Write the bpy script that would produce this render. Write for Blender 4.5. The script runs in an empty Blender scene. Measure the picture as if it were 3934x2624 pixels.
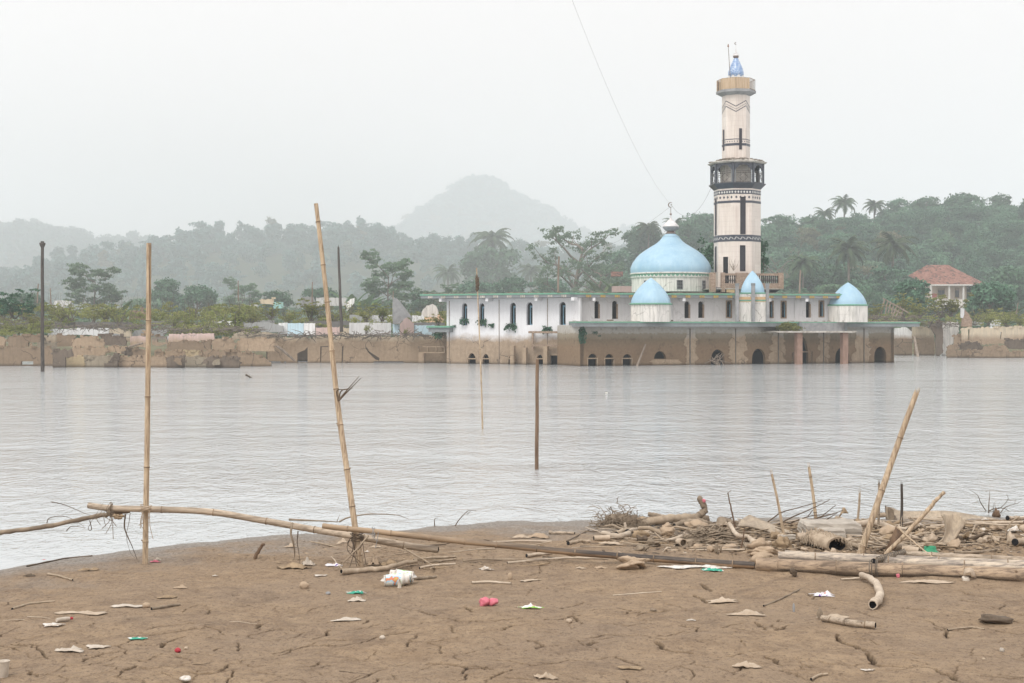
import bpy, bmesh, math, random
import numpy as np
from mathutils import Vector, Matrix
from mathutils.geometry import tessellate_polygon

# ------------------------------------------------------------------ camera, sky, sun, exposure
F, CX, VH, H = 5463.9, 1967.0, 1260.0, 2.8       # focal length, image centre, horizon row (photo pixels), eye height (m)
scene = bpy.context.scene
COL = scene.collection
cam = bpy.data.cameras.new("camera"); cam_o = bpy.data.objects.new("camera", cam); COL.objects.link(cam_o)
cam.lens = 50; cam.sensor_width = 36; cam.sensor_fit = 'HORIZONTAL'
cam_o.location = (0, 0, H); cam_o.rotation_euler = (math.radians(90), 0, 0)
cam.shift_y = -(1312 - VH) / 3934.0
cam.clip_start = 0.1; cam.clip_end = 9000
scene.camera = cam_o

SUN_EL, SUN_ROT = math.radians(52), math.radians(-35)
world = bpy.data.worlds.new("World"); scene.world = world; world.use_nodes = True
wn = world.node_tree; wn.nodes.clear()
sky = wn.nodes.new('ShaderNodeTexSky'); sky.sky_type = 'NISHITA'; sky.sun_disc = False
sky.sun_elevation = SUN_EL; sky.sun_rotation = SUN_ROT; sky.dust_density = 4.0; sky.air_density = 1.0
hsv = wn.nodes.new('ShaderNodeHueSaturation'); hsv.inputs['Saturation'].default_value = 0.12
mixw = wn.nodes.new('ShaderNodeMix'); mixw.data_type = 'RGBA'; mixw.inputs[0].default_value = 0.9
mixw.inputs[7].default_value = (8.55, 8.0, 7.85, 1)       # the even cloud deck, in the sky texture's own units
bg = wn.nodes.new('ShaderNodeBackground'); bg.inputs['Strength'].default_value = 0.1
wo = wn.nodes.new('ShaderNodeOutputWorld')
wn.links.new(sky.outputs[0], hsv.inputs['Color']); wn.links.new(hsv.outputs[0], mixw.inputs[6])
wn.links.new(mixw.outputs[2], bg.inputs['Color']); wn.links.new(bg.outputs[0], wo.inputs['Surface'])

sl = bpy.data.lights.new("sun", 'SUN'); sl.energy = 1.5; sl.angle = math.radians(25); sl.color = (1.0, 0.96, 0.9)
so = bpy.data.objects.new("sun", sl); COL.objects.link(so)
d_ = Vector((math.sin(SUN_ROT) * math.cos(SUN_EL) , -math.cos(SUN_ROT) * math.cos(SUN_EL), math.sin(SUN_EL)))
so.rotation_euler = d_.to_track_quat('Z', 'Y').to_euler()
sky.sun_rotation = math.atan2(d_.x, d_.y)

vs = scene.view_settings; vs.view_transform = 'Standard'; vs.look = 'None'; vs.exposure = 0.57; vs.gamma = 1.0
scene.cycles.use_denoising = True
scene.cycles.volume_bounces = 12
scene.cycles.max_bounces = 14
scene.cycles.transparent_max_bounces = 14

# ------------------------------------------------------------------ numeric helpers
rng = np.random.default_rng(7)
R = random.Random(11)
def ss(a, b, x):
    t = np.clip((np.asarray(x, float) - a) / (b - a), 0, 1); return t * t * (3 - 2 * t)
def _hash(ix, iy, s):
    n = (ix * 374761393 + iy * 668265263 + s * 1442695041) & 0x7fffffff
    n = ((n ^ (n >> 13)) * 1274126177) & 0x7fffffff
    return ((n ^ (n >> 16)) & 0xffff) / 65535.0
def vnoise(x, y, s=0):
    x = np.asarray(x, float); y = np.asarray(y, float)
    ix = np.floor(x).astype(np.int64); iy = np.floor(y).astype(np.int64)
    fx = x - ix; fy = y - iy; fx = fx * fx * (3 - 2 * fx); fy = fy * fy * (3 - 2 * fy)
    a = _hash(ix, iy, s); b = _hash(ix + 1, iy, s); c = _hash(ix, iy + 1, s); d = _hash(ix + 1, iy + 1, s)
    return (a * (1 - fx) + b * fx) * (1 - fy) + (c * (1 - fx) + d * fx) * fy - 0.5
def fbm(x, y, s=0, o=4):
    r = 0; a = 1.0
    for k in range(o):
        r = r + a * vnoise(np.asarray(x) * 2 ** k, np.asarray(y) * 2 ** k, s + k * 17); a *= 0.5
    return r
def W(u, v, Y):                                   # photo pixel + true distance -> world point
    return Vector(((u - CX) / F * Y, Y, H + (VH - v) / F * Y))
def WY(v, z=0.0): return (H - z) * F / (v - VH)   # distance at which a level plane meets a photo row

# shoreline of the mud bank
_sp = [(-900,2300),(0,2194),(120,2172),(300,2140),(560,2110),(760,2082),(940,2064),(1150,2050),(1340,2044),(1670,2016),(2000,2000),(2180,2002),(2500,1996),(3000,1992),(3400,1992),(3934,1990),(5000,1985)]
_sx = [(u - CX) / F * WY(v) for u, v in _sp]; _sy = [WY(v) for u, v in _sp]
def shore(x): return np.interp(x, _sx, _sy)
def ground0(x, y):
    x = np.asarray(x, float); y = np.asarray(y, float)
    d = shore(x) + 0.5*fbm(x*1.3,y*0.8,3) - y
    z = np.where(d > 0, 0.05 * (1 - np.exp(-d / 0.8)) + 0.026 * d, 0.10 * d)
    z = z + 0.07 * np.maximum(0, 9 - y)
    m = ss(0.1, 1.5, d)
    z = z + m * (0.055 * fbm(x * 0.55, y * 0.5, 5, 2) + 0.03 * fbm(x * 2.2, y * 2.2, 9, 3))
    br = ss(1.5, 3.0, x) * ss(14.5, 16.0, y) * m      # churned mud under the driftwood
    z = z + br * 0.05 * (fbm(x * 5, y * 5, 21, 3) + 0.3)
    return np.maximum(z, -2.5)
_Ys = np.linspace(7, 32, 3500)
def G(u, v, dz=0.0):                              # photo pixel -> point on the mud (or on the water beyond it)
    X = (u - CX) / F * _Ys; Z = H + (VH - v) / F * _Ys
    k = np.argmax(Z < np.maximum(ground0(X, _Ys), 0.0))
    p = W(u, v, _Ys[k]); p.z = max(float(ground0(p.x, p.y)), 0.0) + dz
    return p
def gz(x, y): return float(ground0(x, y))

# ------------------------------------------------------------------ object helpers
def tag(o, label=None, cat=None, group=None, kind=None):
    if label: o['label'] = label
    if cat: o['category'] = cat
    if group: o['group'] = group
    if kind: o['kind'] = kind
    elif cat: o['kind'] = 'thing'
    return o
def thing(name, loc, label, cat, group=None):
    o = bpy.data.objects.new(name, None); COL.objects.link(o); o.location = loc; o.empty_display_size = 0.1
    return tag(o, label, cat, group)
def copy_tree(o, parent=None):
    c = o.copy(); COL.objects.link(c); c.parent = parent
    for ch in [x for x in ALLCH.get(o.name, [])]:
        copy_tree(ch, c)
    return c
ALLCH = {}
def _link(name, me, parent):
    o = bpy.data.objects.new(name, me); COL.objects.link(o)
    if parent is not None:
        o.parent = parent; ALLCH.setdefault(parent.name, []).append(o)
    return o
def wloc(o):
    p = Vector((0, 0, 0))
    while o is not None: p += Vector(o.location); o = o.parent
    return p
def dup(root, loc=None, rz=0.0, s=None, label=None, group=None, rot=None):
    c = root.copy(); COL.objects.link(c)
    for ch in ALLCH.get(root.name, []):
        d = ch.copy(); COL.objects.link(d); d.parent = c; ALLCH.setdefault(c.name, []).append(d)
        for g in ALLCH.get(ch.name, []):
            e = g.copy(); COL.objects.link(e); e.parent = d
    if loc is not None: c.location = loc
    c.rotation_euler = rot if rot else (0, 0, rz)
    if s is not None: c.scale = (s, s, s) if isinstance(s, (int, float)) else s
    if label: c['label'] = label
    if group: c['group'] = group
    return c

class MB:
    """collects shapes in world space, build() links them as one mesh object"""
    def __init__(s): s.v = []; s.f = []; s.m = []; s.sm = []
    def add(s, vs_, fs, mi=0, smooth=False):
        n = len(s.v); s.v += [tuple(p) for p in vs_]
        for f in fs: s.f.append(tuple(n + i for i in f)); s.m.append(mi); s.sm.append(smooth)
    def box(s, c, size, rz=0.0, mi=0, rot=None):
        hx, hy, hz = size[0] / 2, size[1] / 2, size[2] / 2
        M = rot if rot is not None else Matrix.Rotation(rz, 3, 'Z'); c = Vector(c)
        P = [c + M @ Vector((x, y, z)) for x in (-hx, hx) for y in (-hy, hy) for z in (-hz, hz)]
        s.add(P, [(0,1,3,2),(4,6,7,5),(0,4,5,1),(2,3,7,6),(0,2,6,4),(1,5,7,3)], mi)
    def bar(s, a, b, w, h=None, mi=0):
        a = Vector(a); b = Vector(b); h = h or w; d = (b - a)
        q = d.to_track_quat('X', 'Z').to_matrix()
        s.box((a + b) / 2, (d.length, w, h), mi=mi, rot=q)
    def tube(s, path, rad, seg=8, mi=0, cap=True, smooth=True, jit=0.0, flat=1.0, hollow=False, capmi=None):
        path = [Vector(p) for p in path]; n = len(path)
        if isinstance(rad, (int, float)): rad = [rad] * n
        T = []
        for i in range(n):
            t = path[min(i + 1, n - 1)] - path[max(i - 1, 0)]
            T.append(t.normalized() if t.length > 1e-9 else Vector((0, 0, 1)))
        up = Vector((0, 0, 1)) if abs(T[0].z) < 0.9 else Vector((1, 0, 0))
        nrm = (up - T[0] * up.dot(T[0])).normalized()
        rings = []; V = []
        for i in range(n):
            nrm = (nrm - T[i] * nrm.dot(T[i]))
            nrm = nrm.normalized() if nrm.length > 1e-6 else Vector((1, 0, 0))
            b = T[i].cross(nrm)
            for k in range(seg):
                a = 2 * math.pi * k / seg; r = rad[i] * (1 + (R.random() - .5) * jit)
                V.append(path[i] + nrm * math.cos(a) * r * flat + b * math.sin(a) * r)
        Fs = []
        for i in range(n - 1):
            for k in range(seg):
                k2 = (k + 1) % seg
                Fs.append((i*seg+k, i*seg+k2, (i+1)*seg+k2, (i+1)*seg+k))
        s.add(V, Fs, mi, smooth)
        if cap:
            cm = mi if capmi is None else capmi
            if hollow:
                for i, sg in ((0, 1), (n - 1, -1)):
                    ring = V[i*seg:(i+1)*seg]; c = path[i]
                    inner = [c + (p - c) * 0.78 for p in ring]; deep = [p + T[i] * sg * rad[i] * 0.9 for p in inner]
                    s.add(ring + inner, [(k, (k+1) % seg, seg + (k+1) % seg, seg + k) for k in range(seg)], mi)
                    s.add(inner + deep, [(k, (k+1) % seg, seg + (k+1) % seg, seg + k) for k in range(seg)], cm)
                    s.add(deep, [tuple(range(seg))], cm)
            else:
                s.add(V[:seg], [tuple(reversed(range(seg)))], cm); s.add(V[-seg:], [tuple(range(seg))], cm)
    def lathe(s, c, prof, seg=32, mi=0, a0=0.0, smooth=True, caps=True, sx=1.0, sy=1.0):
        c = Vector(c); V = []; n = len(prof)
        for r, z in prof:
            for k in range(seg):
                a = a0 + 2 * math.pi * k / seg
                V.append(c + Vector((r * math.cos(a) * sx, r * math.sin(a) * sy, z)))
        Fs = [(i*seg+k, i*seg+(k+1) % seg, (i+1)*seg+(k+1) % seg, (i+1)*seg+k) for i in range(n-1) for k in range(seg)]
        s.add(V, Fs, mi, smooth)
        if caps:
            s.add(V[:seg], [tuple(reversed(range(seg)))], mi); s.add(V[-seg:], [tuple(range(seg))], mi)
    def slab(s, fr, outer, holes, of, ob, mi=0, side=None):
        """fr(a, z, off) -> world; outline in (a, z); from offset of (front) to ob (back)"""
        loops = [outer] + list(holes)
        tri = tessellate_polygon([[Vector((p[0], p[1], 0)) for p in l] for l in loops])
        flat = [p for l in loops for p in l]
        for off in (of, ob):
            s.add([fr(a, z, off) for a, z in flat], tri, mi)
        for l in loops:
            n = len(l)
            s.add([fr(a, z, of) for a, z in l] + [fr(a, z, ob) for a, z in l],
                  [(k, (k+1) % n, n + (k+1) % n, n + k) for k in range(n)], mi if side is None else side)
    def blob(s, c, r, sub=2, amp=0.3, seed=0, mi=0, rz=0.0, sharp=False, smooth=True, freq=1.6):
        bm = bmesh.new(); bmesh.ops.create_icosphere(bm, subdivisions=sub, radius=1.0)
        M = Matrix.Rotation(rz, 3, 'Z'); rr = random.Random(seed)
        dirs = [(Vector((rr.gauss(0,1), rr.gauss(0,1), rr.gauss(0,1))).normalized(), rr.uniform(.55, 1.0)) for _ in range(9)]
        V = []
        for v in bm.verts:
            p = v.co.copy(); k = 1.0
            if sharp:
                for d, dd in dirs:
                    t = p.dot(d)
                    if t > 0.2: k = min(k, dd / t)
                k = max(k, 0.4)
            n_ = float(fbm(p.x * freq + seed, p.y * freq + p.z * 2.3, seed, 3))
            p = p * k * (1 + amp * n_)
            V.append(Vector(c) + M @ Vector((p.x * r[0], p.y * r[1], p.z * r[2])))
        s.add(V, [tuple(v.index for v in f.verts) for f in bm.faces], mi, smooth); bm.free()
    def build(s, name, mats, parent=None, origin=None):
        o3 = wloc(parent) if parent is not None else Vector(origin if origin is not None else (0, 0, 0))
        me = bpy.data.meshes.new(name)
        me.from_pydata([(p[0]-o3.x, p[1]-o3.y, p[2]-o3.z) for p in s.v], [], s.f)
        for m in (mats if isinstance(mats, (list, tuple)) else [mats]): me.materials.append(m)
        me.polygons.foreach_set('material_index', s.m); me.polygons.foreach_set('use_smooth', s.sm)
        me.update()
        bm = bmesh.new(); bm.from_mesh(me); bmesh.ops.recalc_face_normals(bm, faces=bm.faces) if len(s.f) < 60000 else None
        bm.to_mesh(me); bm.free()
        o = _link(name, me, parent)
        if parent is None: o.location = o3
        return o

def np_mesh(name, V, Fc, mats, parent=None, origin=(0,0,0), attrs=None, smooth=False, mi=None):
    V = np.asarray(V, np.float32) - np.asarray(origin, np.float32); Fc = np.asarray(Fc, np.int32); k = Fc.shape[1]
    me = bpy.data.meshes.new(name); me.vertices.add(len(V)); me.vertices.foreach_set('co', V.ravel())
    me.loops.add(Fc.size); me.loops.foreach_set('vertex_index', Fc.ravel())
    me.polygons.add(len(Fc)); me.polygons.foreach_set('loop_start', np.arange(0, Fc.size, k, dtype=np.int32))
    me.polygons.foreach_set('loop_total', np.full(len(Fc), k, np.int32))
    if smooth: me.polygons.foreach_set('use_smooth', np.ones(len(Fc), bool))
    for m in (mats if isinstance(mats, (list, tuple)) else [mats]): me.materials.append(m)
    if mi is not None: me.polygons.foreach_set('material_index', np.asarray(mi, np.int32))
    me.update(calc_edges=True)
    for an, av in (attrs or {}).items():
        at = me.attributes.new(an, 'FLOAT', 'POINT'); at.data.foreach_set('value', np.asarray(av, np.float32))
    o = _link(name, me, parent)
    if parent is None: o.location = origin
    return o

# ------------------------------------------------------------------ materials
def srgb(r, g, b):
    f = lambda c: (c/255/12.92) if c/255 <= .04045 else ((c/255+.055)/1.055) ** 2.4
    return (f(r), f(g), f(b), 1)
class NT:
    def __init__(s, name):
        s.m = bpy.data.materials.new(name); s.m.use_nodes = True; s.t = s.m.node_tree; s.t.nodes.clear()
        s.out = s.t.nodes.new('ShaderNodeOutputMaterial'); s.p = s.t.nodes.new('ShaderNodeBsdfPrincipled')
        s.t.links.new(s.p.outputs[0], s.out.inputs['Surface'])
    def n(s, typ, **kw):
        x = s.t.nodes.new('ShaderNode' + typ)
        for k, v in kw.items():
            if k[0] == '_': setattr(x, k[1:], v)
            else: x.inputs[k.replace('~', ' ')].default_value = v
        return x
    def l(s, a, b): s.t.links.new(a, b)
    def co(s, kind='Object', scale=(1,1,1)):
        if kind == 'World': src = s.n('NewGeometry').outputs['Position']
        else: src = s.n('TexCoord').outputs[kind]
        mp = s.n('Mapping'); mp.inputs['Scale'].default_value = scale; s.l(src, mp.inputs['Vector']); return mp.outputs[0]
    def noise(s, co, scale, detail=4, rough=.6, dist=0.0):
        x = s.n('TexNoise'); x.inputs['Scale'].default_value = scale; x.inputs['Detail'].default_value = detail
        x.inputs['Roughness'].default_value = rough; x.inputs['Distortion'].default_value = dist
        s.l(co, x.inputs['Vector']); return x.outputs['Fac']
    def ramp(s, fac, stops, interp='LINEAR'):
        x = s.n('ValToRGB'); cr = x.color_ramp; cr.interpolation = interp
        while len(cr.elements) > 1: cr.elements.remove(cr.elements[-1])
        for i, (p, c) in enumerate(stops):
            e = cr.elements[0] if i == 0 else cr.elements.new(p)
            e.position = p; e.color = c if len(c) == 4 else (*c, 1)
        s.l(fac, x.inputs[0]); return x.outputs[0]
    def mix(s, fac, a, b, mode='MIX'):
        x = s.n('Mix', _data_type='RGBA', _blend_type=mode)
        for v, i in ((fac, 0), (a, 6), (b, 7)):
            if isinstance(v, (int, float)): x.inputs[i].default_value = v
            elif isinstance(v, tuple): x.inputs[i].default_value = v if len(v) == 4 else (*v, 1)
            else: s.l(v, x.inputs[i])
        return x.outputs[2]
    def math(s, op, a, b=0.0, clamp=False):
        x = s.n('Math', _operation=op, _use_clamp=clamp)
        for v, i in ((a, 0), (b, 1)):
            if isinstance(v, (int, float)): x.inputs[i].default_value = v
            else: s.l(v, x.inputs[i])
        return x.outputs[0]
    def bump(s, h, strength=.3, dist=.02, normal=None):
        x = s.n('Bump'); x.inputs['Strength'].default_value = strength; x.inputs['Distance'].default_value = dist
        s.l(h, x.inputs['Height'])
        if normal: s.l(normal, x.inputs['Normal'])
        s.l(x.outputs[0], s.p.inputs['Normal']); return x.outputs[0]
    def fin(s, col, rough=.8, spec=.3):
        if isinstance(col, tuple): s.p.inputs['Base Color'].default_value = col
        else: s.l(col, s.p.inputs['Base Color'])
        if isinstance(rough, (int, float)): s.p.inputs['Roughness'].default_value = rough
        else: s.l(rough, s.p.inputs['Roughness'])
        s.p.inputs['Specular IOR Level'].default_value = spec; return s.m
def m_simple(name, a, b=None, scale=4.0, rough=.8, bump=.2, bd=.01, stretch=(1,1,1), spec=.3, co='Object', lo=.35, hi=.65):
    t = NT(name); b = b or tuple(c * .6 for c in a[:3]) + (1,)
    c = t.co(co, stretch); n1 = t.noise(c, scale, 6, .65)
    col = t.ramp(n1, [(lo, b), (hi, a)])
    if bump: t.bump(n1, bump, bd)
    return t.fin(col, rough, spec)
def ab(a, k): return tuple(x * k for x in a[:3]) + (1,)

MAT = {}
def m_flood(name, paint, line=2.0, mud=(.33,.25,.175,1), grime=.5):
    """painted plaster above, silt-brown below the old flood line"""
    t = NT(name); g = t.n('NewGeometry'); sp = t.n('SeparateXYZ'); t.l(g.outputs['Position'], sp.inputs[0])
    cw = t.co('World'); nl = t.noise(cw, .9, 5, .7); nf = t.noise(cw, 4.0, 6, .7)
    z = t.math('ADD', sp.outputs['Z'], t.math('MULTIPLY', t.math('SUBTRACT', nl, .5), 1.0))
    # vertical streaks in the paint
    cs = t.co('World', (5, 5, .5)); st = t.noise(cs, 1.3, 6, .7)
    pc = t.mix(t.math('MULTIPLY', t.ramp(st, [(.45, (0,0,0)), (.75, (1,1,1))]), grime), paint, ab((.20,.20,.18,1), 1))
    mc = t.mix(t.ramp(nf, [(.3, (0,0,0)), (.7, (1,1,1))]), ab(mud, .8), ab(mud, 1.15))
    mc = t.mix(t.math('MULTIPLY', t.ramp(t.noise(cw, .45, 3, .5), [(.45, (0,0,0)), (.62, (1,1,1))]), .5), mc, ab(mud, .8))
    wob = t.n('TexVoronoi', _feature='DISTANCE_TO_EDGE'); wob.inputs['Scale'].default_value = .55
    dc = t.n('VectorMath', _operation='ADD'); nn = t.n('TexNoise'); nn.inputs['Scale'].default_value = 1.4; nn.inputs['Detail'].default_value = 5; t.l(cw, nn.inputs['Vector']); t.l(cw, dc.inputs[0]); t.l(nn.outputs['Color'], dc.inputs[1]); t.l(dc.outputs[0], wob.inputs['Vector'])
    ck = t.math('MULTIPLY', t.ramp(wob.outputs['Distance'], [(.0,(1,1,1)),(.022,(0,0,0))]), t.ramp(t.noise(cw, .5, 2, .5), [(.48,(0,0,0)),(.56,(1,1,1))]))
    mc = t.mix(t.math('MULTIPLY', ck, .85), mc, (.06,.048,.04)); pc = t.mix(t.math('MULTIPLY', ck, min(.6, grime)), pc, (.12,.11,.10))
    mc = t.mix(t.math('MULTIPLY', t.ramp(t.noise(t.co('World', (6,6,.7)), 1.0, 5, .75), [(.5,(0,0,0)),(.7,(1,1,1))]), .45), mc, ab(mud, .5))
    mc = t.mix(t.ramp(t.noise(cw, 2.2, 6, .8), [(.60,(0,0,0)),(.66,(.7,.7,.7))]), mc, ab(mud, 1.3)); mc = t.mix(t.ramp(t.noise(cw, 3.1, 6, .8), [(.29,(.55,.55,.55)),(.34,(0,0,0))]), mc, ab(mud, .4))
    f = t.n('MapRange'); f.inputs['From Min'].default_value = line - .25; f.inputs['From Max'].default_value = line + .35
    t.l(z, f.inputs['Value'])
    col = t.mix(f.outputs[0], mc, pc)
    w = t.n('MapRange'); w.inputs['From Min'].default_value = .02; w.inputs['From Max'].default_value = .22; w.inputs['To Min'].default_value = .45
    t.l(sp.outputs['Z'], w.inputs['Value'])
    vm = t.n('Mix', _data_type='RGBA', _blend_type='MULTIPLY'); vm.inputs[0].default_value = 1
    t.l(col, vm.inputs[6]); t.l(w.outputs[0], vm.inputs[7])
    t.bump(nf, .45, .04); oi = t.n('ObjectInfo'); ob = t.math('ADD', .74, t.math('MULTIPLY', oi.outputs['Random'], .5 if line < 9 or 1 else 0))
    return t.fin(t.mix(1.0, vm.outputs[2], ob, 'MULTIPLY') if name[:7] == 'flooded' or name[:4] in ('silt', 'dark', 'fade') else vm.outputs[2], .9, .2)
PAINT = dict(white=(.74,.75,.75,1), grey=(.36,.37,.37,1), pink=(.55,.42,.39,1), blue=(.50,.66,.74,1), green=(.36,.40,.28,1),
             cream=(.56,.48,.36,1), turq=(.36,.62,.60,1), orange=(.70,.46,.30,1), dgrey=(.17,.165,.16,1), yellow=(.58,.46,.24,1))
for k, c in PAINT.items(): MAT['f_' + k] = m_flood('flooded_plaster_' + k, c, 1.9)
MAT['f_mud'] = m_flood('silt_covered_plaster', (.40,.31,.22,1), 3.0)
MAT['f_rubble'] = m_flood('dark_broken_masonry', (.16,.135,.11,1), 9.0, mud=(.155,.125,.098,1))
MAT['f_greenlow'] = m_flood('faded_green_plaster', (.34,.33,.25,1), 9.0, mud=(.36,.31,.235,1))
MAT['f_yellowlow'] = m_flood('faded_yellow_plaster', (.45,.37,.24,1), 9.0, mud=(.42,.34,.22,1))
MAT['wing'] = m_flood('white_plaster_silt_base', (.77,.78,.80,1), 2.0, mud=(.37,.285,.205,1), grime=.12)
MAT['upper'] = m_flood('weathered_white_plaster', (.66,.66,.67,1), -9, grime=.22)
MAT['drum'] = m_flood('streaked_white_plaster', (.72,.70,.66,1), -9, grime=.75)

def m_front():
    t = NT('silted_front_plaster'); g = t.n('NewGeometry'); sp = t.n('SeparateXYZ'); t.l(g.outputs['Position'], sp.inputs[0])
    cw = t.co('World'); nl = t.noise(cw, 1.6, 6, .85); nf = t.noise(cw, 5, 6, .7)
    z = t.math('ADD', sp.outputs['Z'], t.math('MULTIPLY', t.math('SUBTRACT', nl, .5), .75))
    zz = t.math('DIVIDE', z, 3.2)
    col = t.ramp(zz, [(0, (.19,.13,.08)), (.42, (.22,.15,.092)), (.60, (.175,.14,.092)), (.66, (.24,.21,.155)), (.745, (.30,.275,.215)), (.765, (.46,.45,.41)), (.95, (.50,.51,.50))])
    col = t.mix(t.ramp(nf, [(.3, (0,0,0)), (.7, (.5,.5,.5))]), col, (.30,.22,.15))
    w = t.n('MapRange'); w.inputs['From Min'].default_value = .02; w.inputs['From Max'].default_value = .2; w.inputs['To Min'].default_value = .45
    t.l(sp.outputs['Z'], w.inputs['Value']); col = t.mix(t.ramp(t.noise(cw, 1.7, 6, .8), [(.55,(0,0,0)),(.68,(.6,.6,.6))]), col, (.10,.072,.048))
    t.bump(nf, .4, .03); return t.fin(t.mix(1.0, col, w.outputs[0], 'MULTIPLY'), .9, .2)
MAT['front'] = m_front()
MAT['pilaster'] = m_flood('beige_silted_render', (.48,.47,.44,1), 2.2, mud=(.39,.30,.21,1), grime=.25)
MAT['conc'] = m_simple('grey_concrete', (.34,.345,.35,1), (.23,.235,.24,1), 2.5, .85, .3)
MAT['fascia_grey'] = m_simple('grey_painted_fascia', (.27,.295,.31,1), (.20,.215,.22,1), 1.5, .8, .1, co='World')
MAT['green_trim'] = m_simple('faded_green_trim', (.12,.33,.22,1), (.20,.36,.28,1), 6, .7, .1, co='World')
MAT['debris'] = m_simple('roof_edge_debris', (.30,.25,.20,1), (.12,.10,.08,1), 5, .9, .5, .03, co='World')
MAT['roof_white'] = m_simple('roof_slab_edge', (.60,.57,.52,1), (.34,.31,.27,1), 3, .9, .3, co='World')
MAT['dark'] = m_simple('painted_interior_shade', (.012,.013,.016,1), (.008,.008,.01,1), 2, .9, 0)  # near-black colour stands in for the shade inside rooms and openings
MAT['blue_frame'] = m_simple('faded_blue_timber', (.20,.36,.46,1), (.13,.25,.33,1), 8, .7, .1)
MAT['brown_frame'] = m_simple('silted_timber_frame', (.36,.27,.20,1), (.2,.15,.11,1), 9, .85, .2)
MAT['wood_grey'] = m_simple('weathered_grey_wood', (.22,.195,.165,1), (.10,.085,.07,1), 6, .9, .5, .01, (3,3,.4))
MAT['pole_dark'] = m_simple('dark_old_pole', (.115,.10,.088,1), (.045,.04,.035,1), 5, .9, .5, .01, (2,2,.3))
MAT['pole_pale'] = m_simple('pale_old_pole', (.33,.27,.22,1), (.2,.165,.13,1), 3, .9, .4, .01, (2,2,.3))
MAT['red_col'] = m_simple('faded_red_column_paint', (.34,.22,.17,1), (.26,.17,.13,1), 3, .85, .2, co='World')
MAT['orange'] = m_simple('orange_stripe_paint', (.62,.42,.22,1), (.5,.36,.22,1), 6, .8, .1)
MAT['yellow_orn'] = m_simple('yellow_bracket_paint', (.55,.38,.10,1), (.35,.24,.10,1), 6, .8, .1)

def m_dome():
    t = NT('sky_blue_dome_paint'); cw = t.co('World')
    n1 = t.noise(cw, .9, 5, .6); st = t.noise(t.co('World', (2.5,2.5,.35)), 1.2, 5, .7)
    c = t.mix(t.ramp(n1, [(.3,(0,0,0)),(.7,(1,1,1))]), (.29,.47,.61), (.37,.55,.67))
    c = t.mix(t.ramp(st, [(.5,(0,0,0)),(.75,(.7,.7,.7))]), c, (.46,.62,.70)); c = t.mix(t.ramp(t.noise(t.co('World', (5,5,.3)), 1.5, 4, .7), [(.58,(0,0,0)),(.75,(.4,.4,.4))]), c, (.22,.33,.40))
    c = t.mix(t.ramp(t.noise(cw, 9, 4, .8), [(.70,(0,0,0)),(.80,(.5,.5,.5))]), c, (.25,.4,.5))
    t.bump(t.noise(cw, 3, 5, .6), .12, .03)
    return t.fin(c, .5, .35)
MAT['dome'] = m_dome()

def m_tile():
    t = NT('cream_ceramic_wall_tile'); 
    c = t.co('World', (1,1,1)); sp = t.n('SeparateXYZ'); t.l(t.n('NewGeometry').outputs['Position'], sp.inputs[0])
    st = t.noise(t.co('World', (9,9,.25)), 1.6, 3, .6)
    col = t.mix(t.ramp(st, [(.3,(0,0,0)),(.7,(1,1,1))]), (.62,.53,.46), (.76,.69,.62))
    blk = t.n('TexVoronoi'); blk.inputs['Scale'].default_value = 1.0; blk.distance = 'CHEBYCHEV'; blk.inputs['Randomness'].default_value = .15
    t.l(t.co('World', (1.6,1.6,1.1)), blk.inputs['Vector'])
    bw = t.n('RGBToBW'); t.l(blk.outputs['Color'], bw.inputs[0]); col = t.mix(.10, col, bw.outputs[0])
    j = t.math('PINGPONG', sp.outputs['Z'], .2)
    col = t.mix(t.ramp(j, [(.0,(.55,.55,.55)),(.012,(0,0,0))]), col, (.38,.33,.30))
    dirt = t.noise(t.co('World', (2,2,.5)), 1.0, 6, .7)
    col = t.mix(t.ramp(dirt, [(.55,(0,0,0)),(.85,(.5,.5,.5))]), col, (.33,.29,.26))
    return t.fin(col, .35, .45)
MAT['tile'] = m_tile()
MAT['navy'] = m_simple('dark_blue_grey_tile', (.055,.065,.085,1), (.035,.04,.055,1), 4, .35, .05, spec=.5)
MAT['white'] = m_simple('dull_white_paint', (.74,.74,.72,1), (.52,.51,.48,1), 5, .7, .1)
MAT['iron'] = m_simple('rusty_dark_iron', (.085,.075,.07,1), (.05,.04,.035,1), 12, .7, .1)
MAT['mosaic'] = None
def m_mosaic():
    t = NT('blue_broken_tile_mosaic'); v = t.n('TexVoronoi'); v.inputs['Scale'].default_value = 15; t.l(t.co('World'), v.inputs['Vector'])
    g = t.n('SeparateColor'); t.l(v.outputs['Color'], g.inputs[0])
    c = t.ramp(g.outputs[0], [(.0,(.17,.27,.48)),(.35,(.25,.37,.58)),(.6,(.32,.45,.64)),(.88,(.52,.61,.73))], 'CONSTANT')
    return t.fin(c, .3, .5)
MAT['mosaic'] = m_mosaic()
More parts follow.
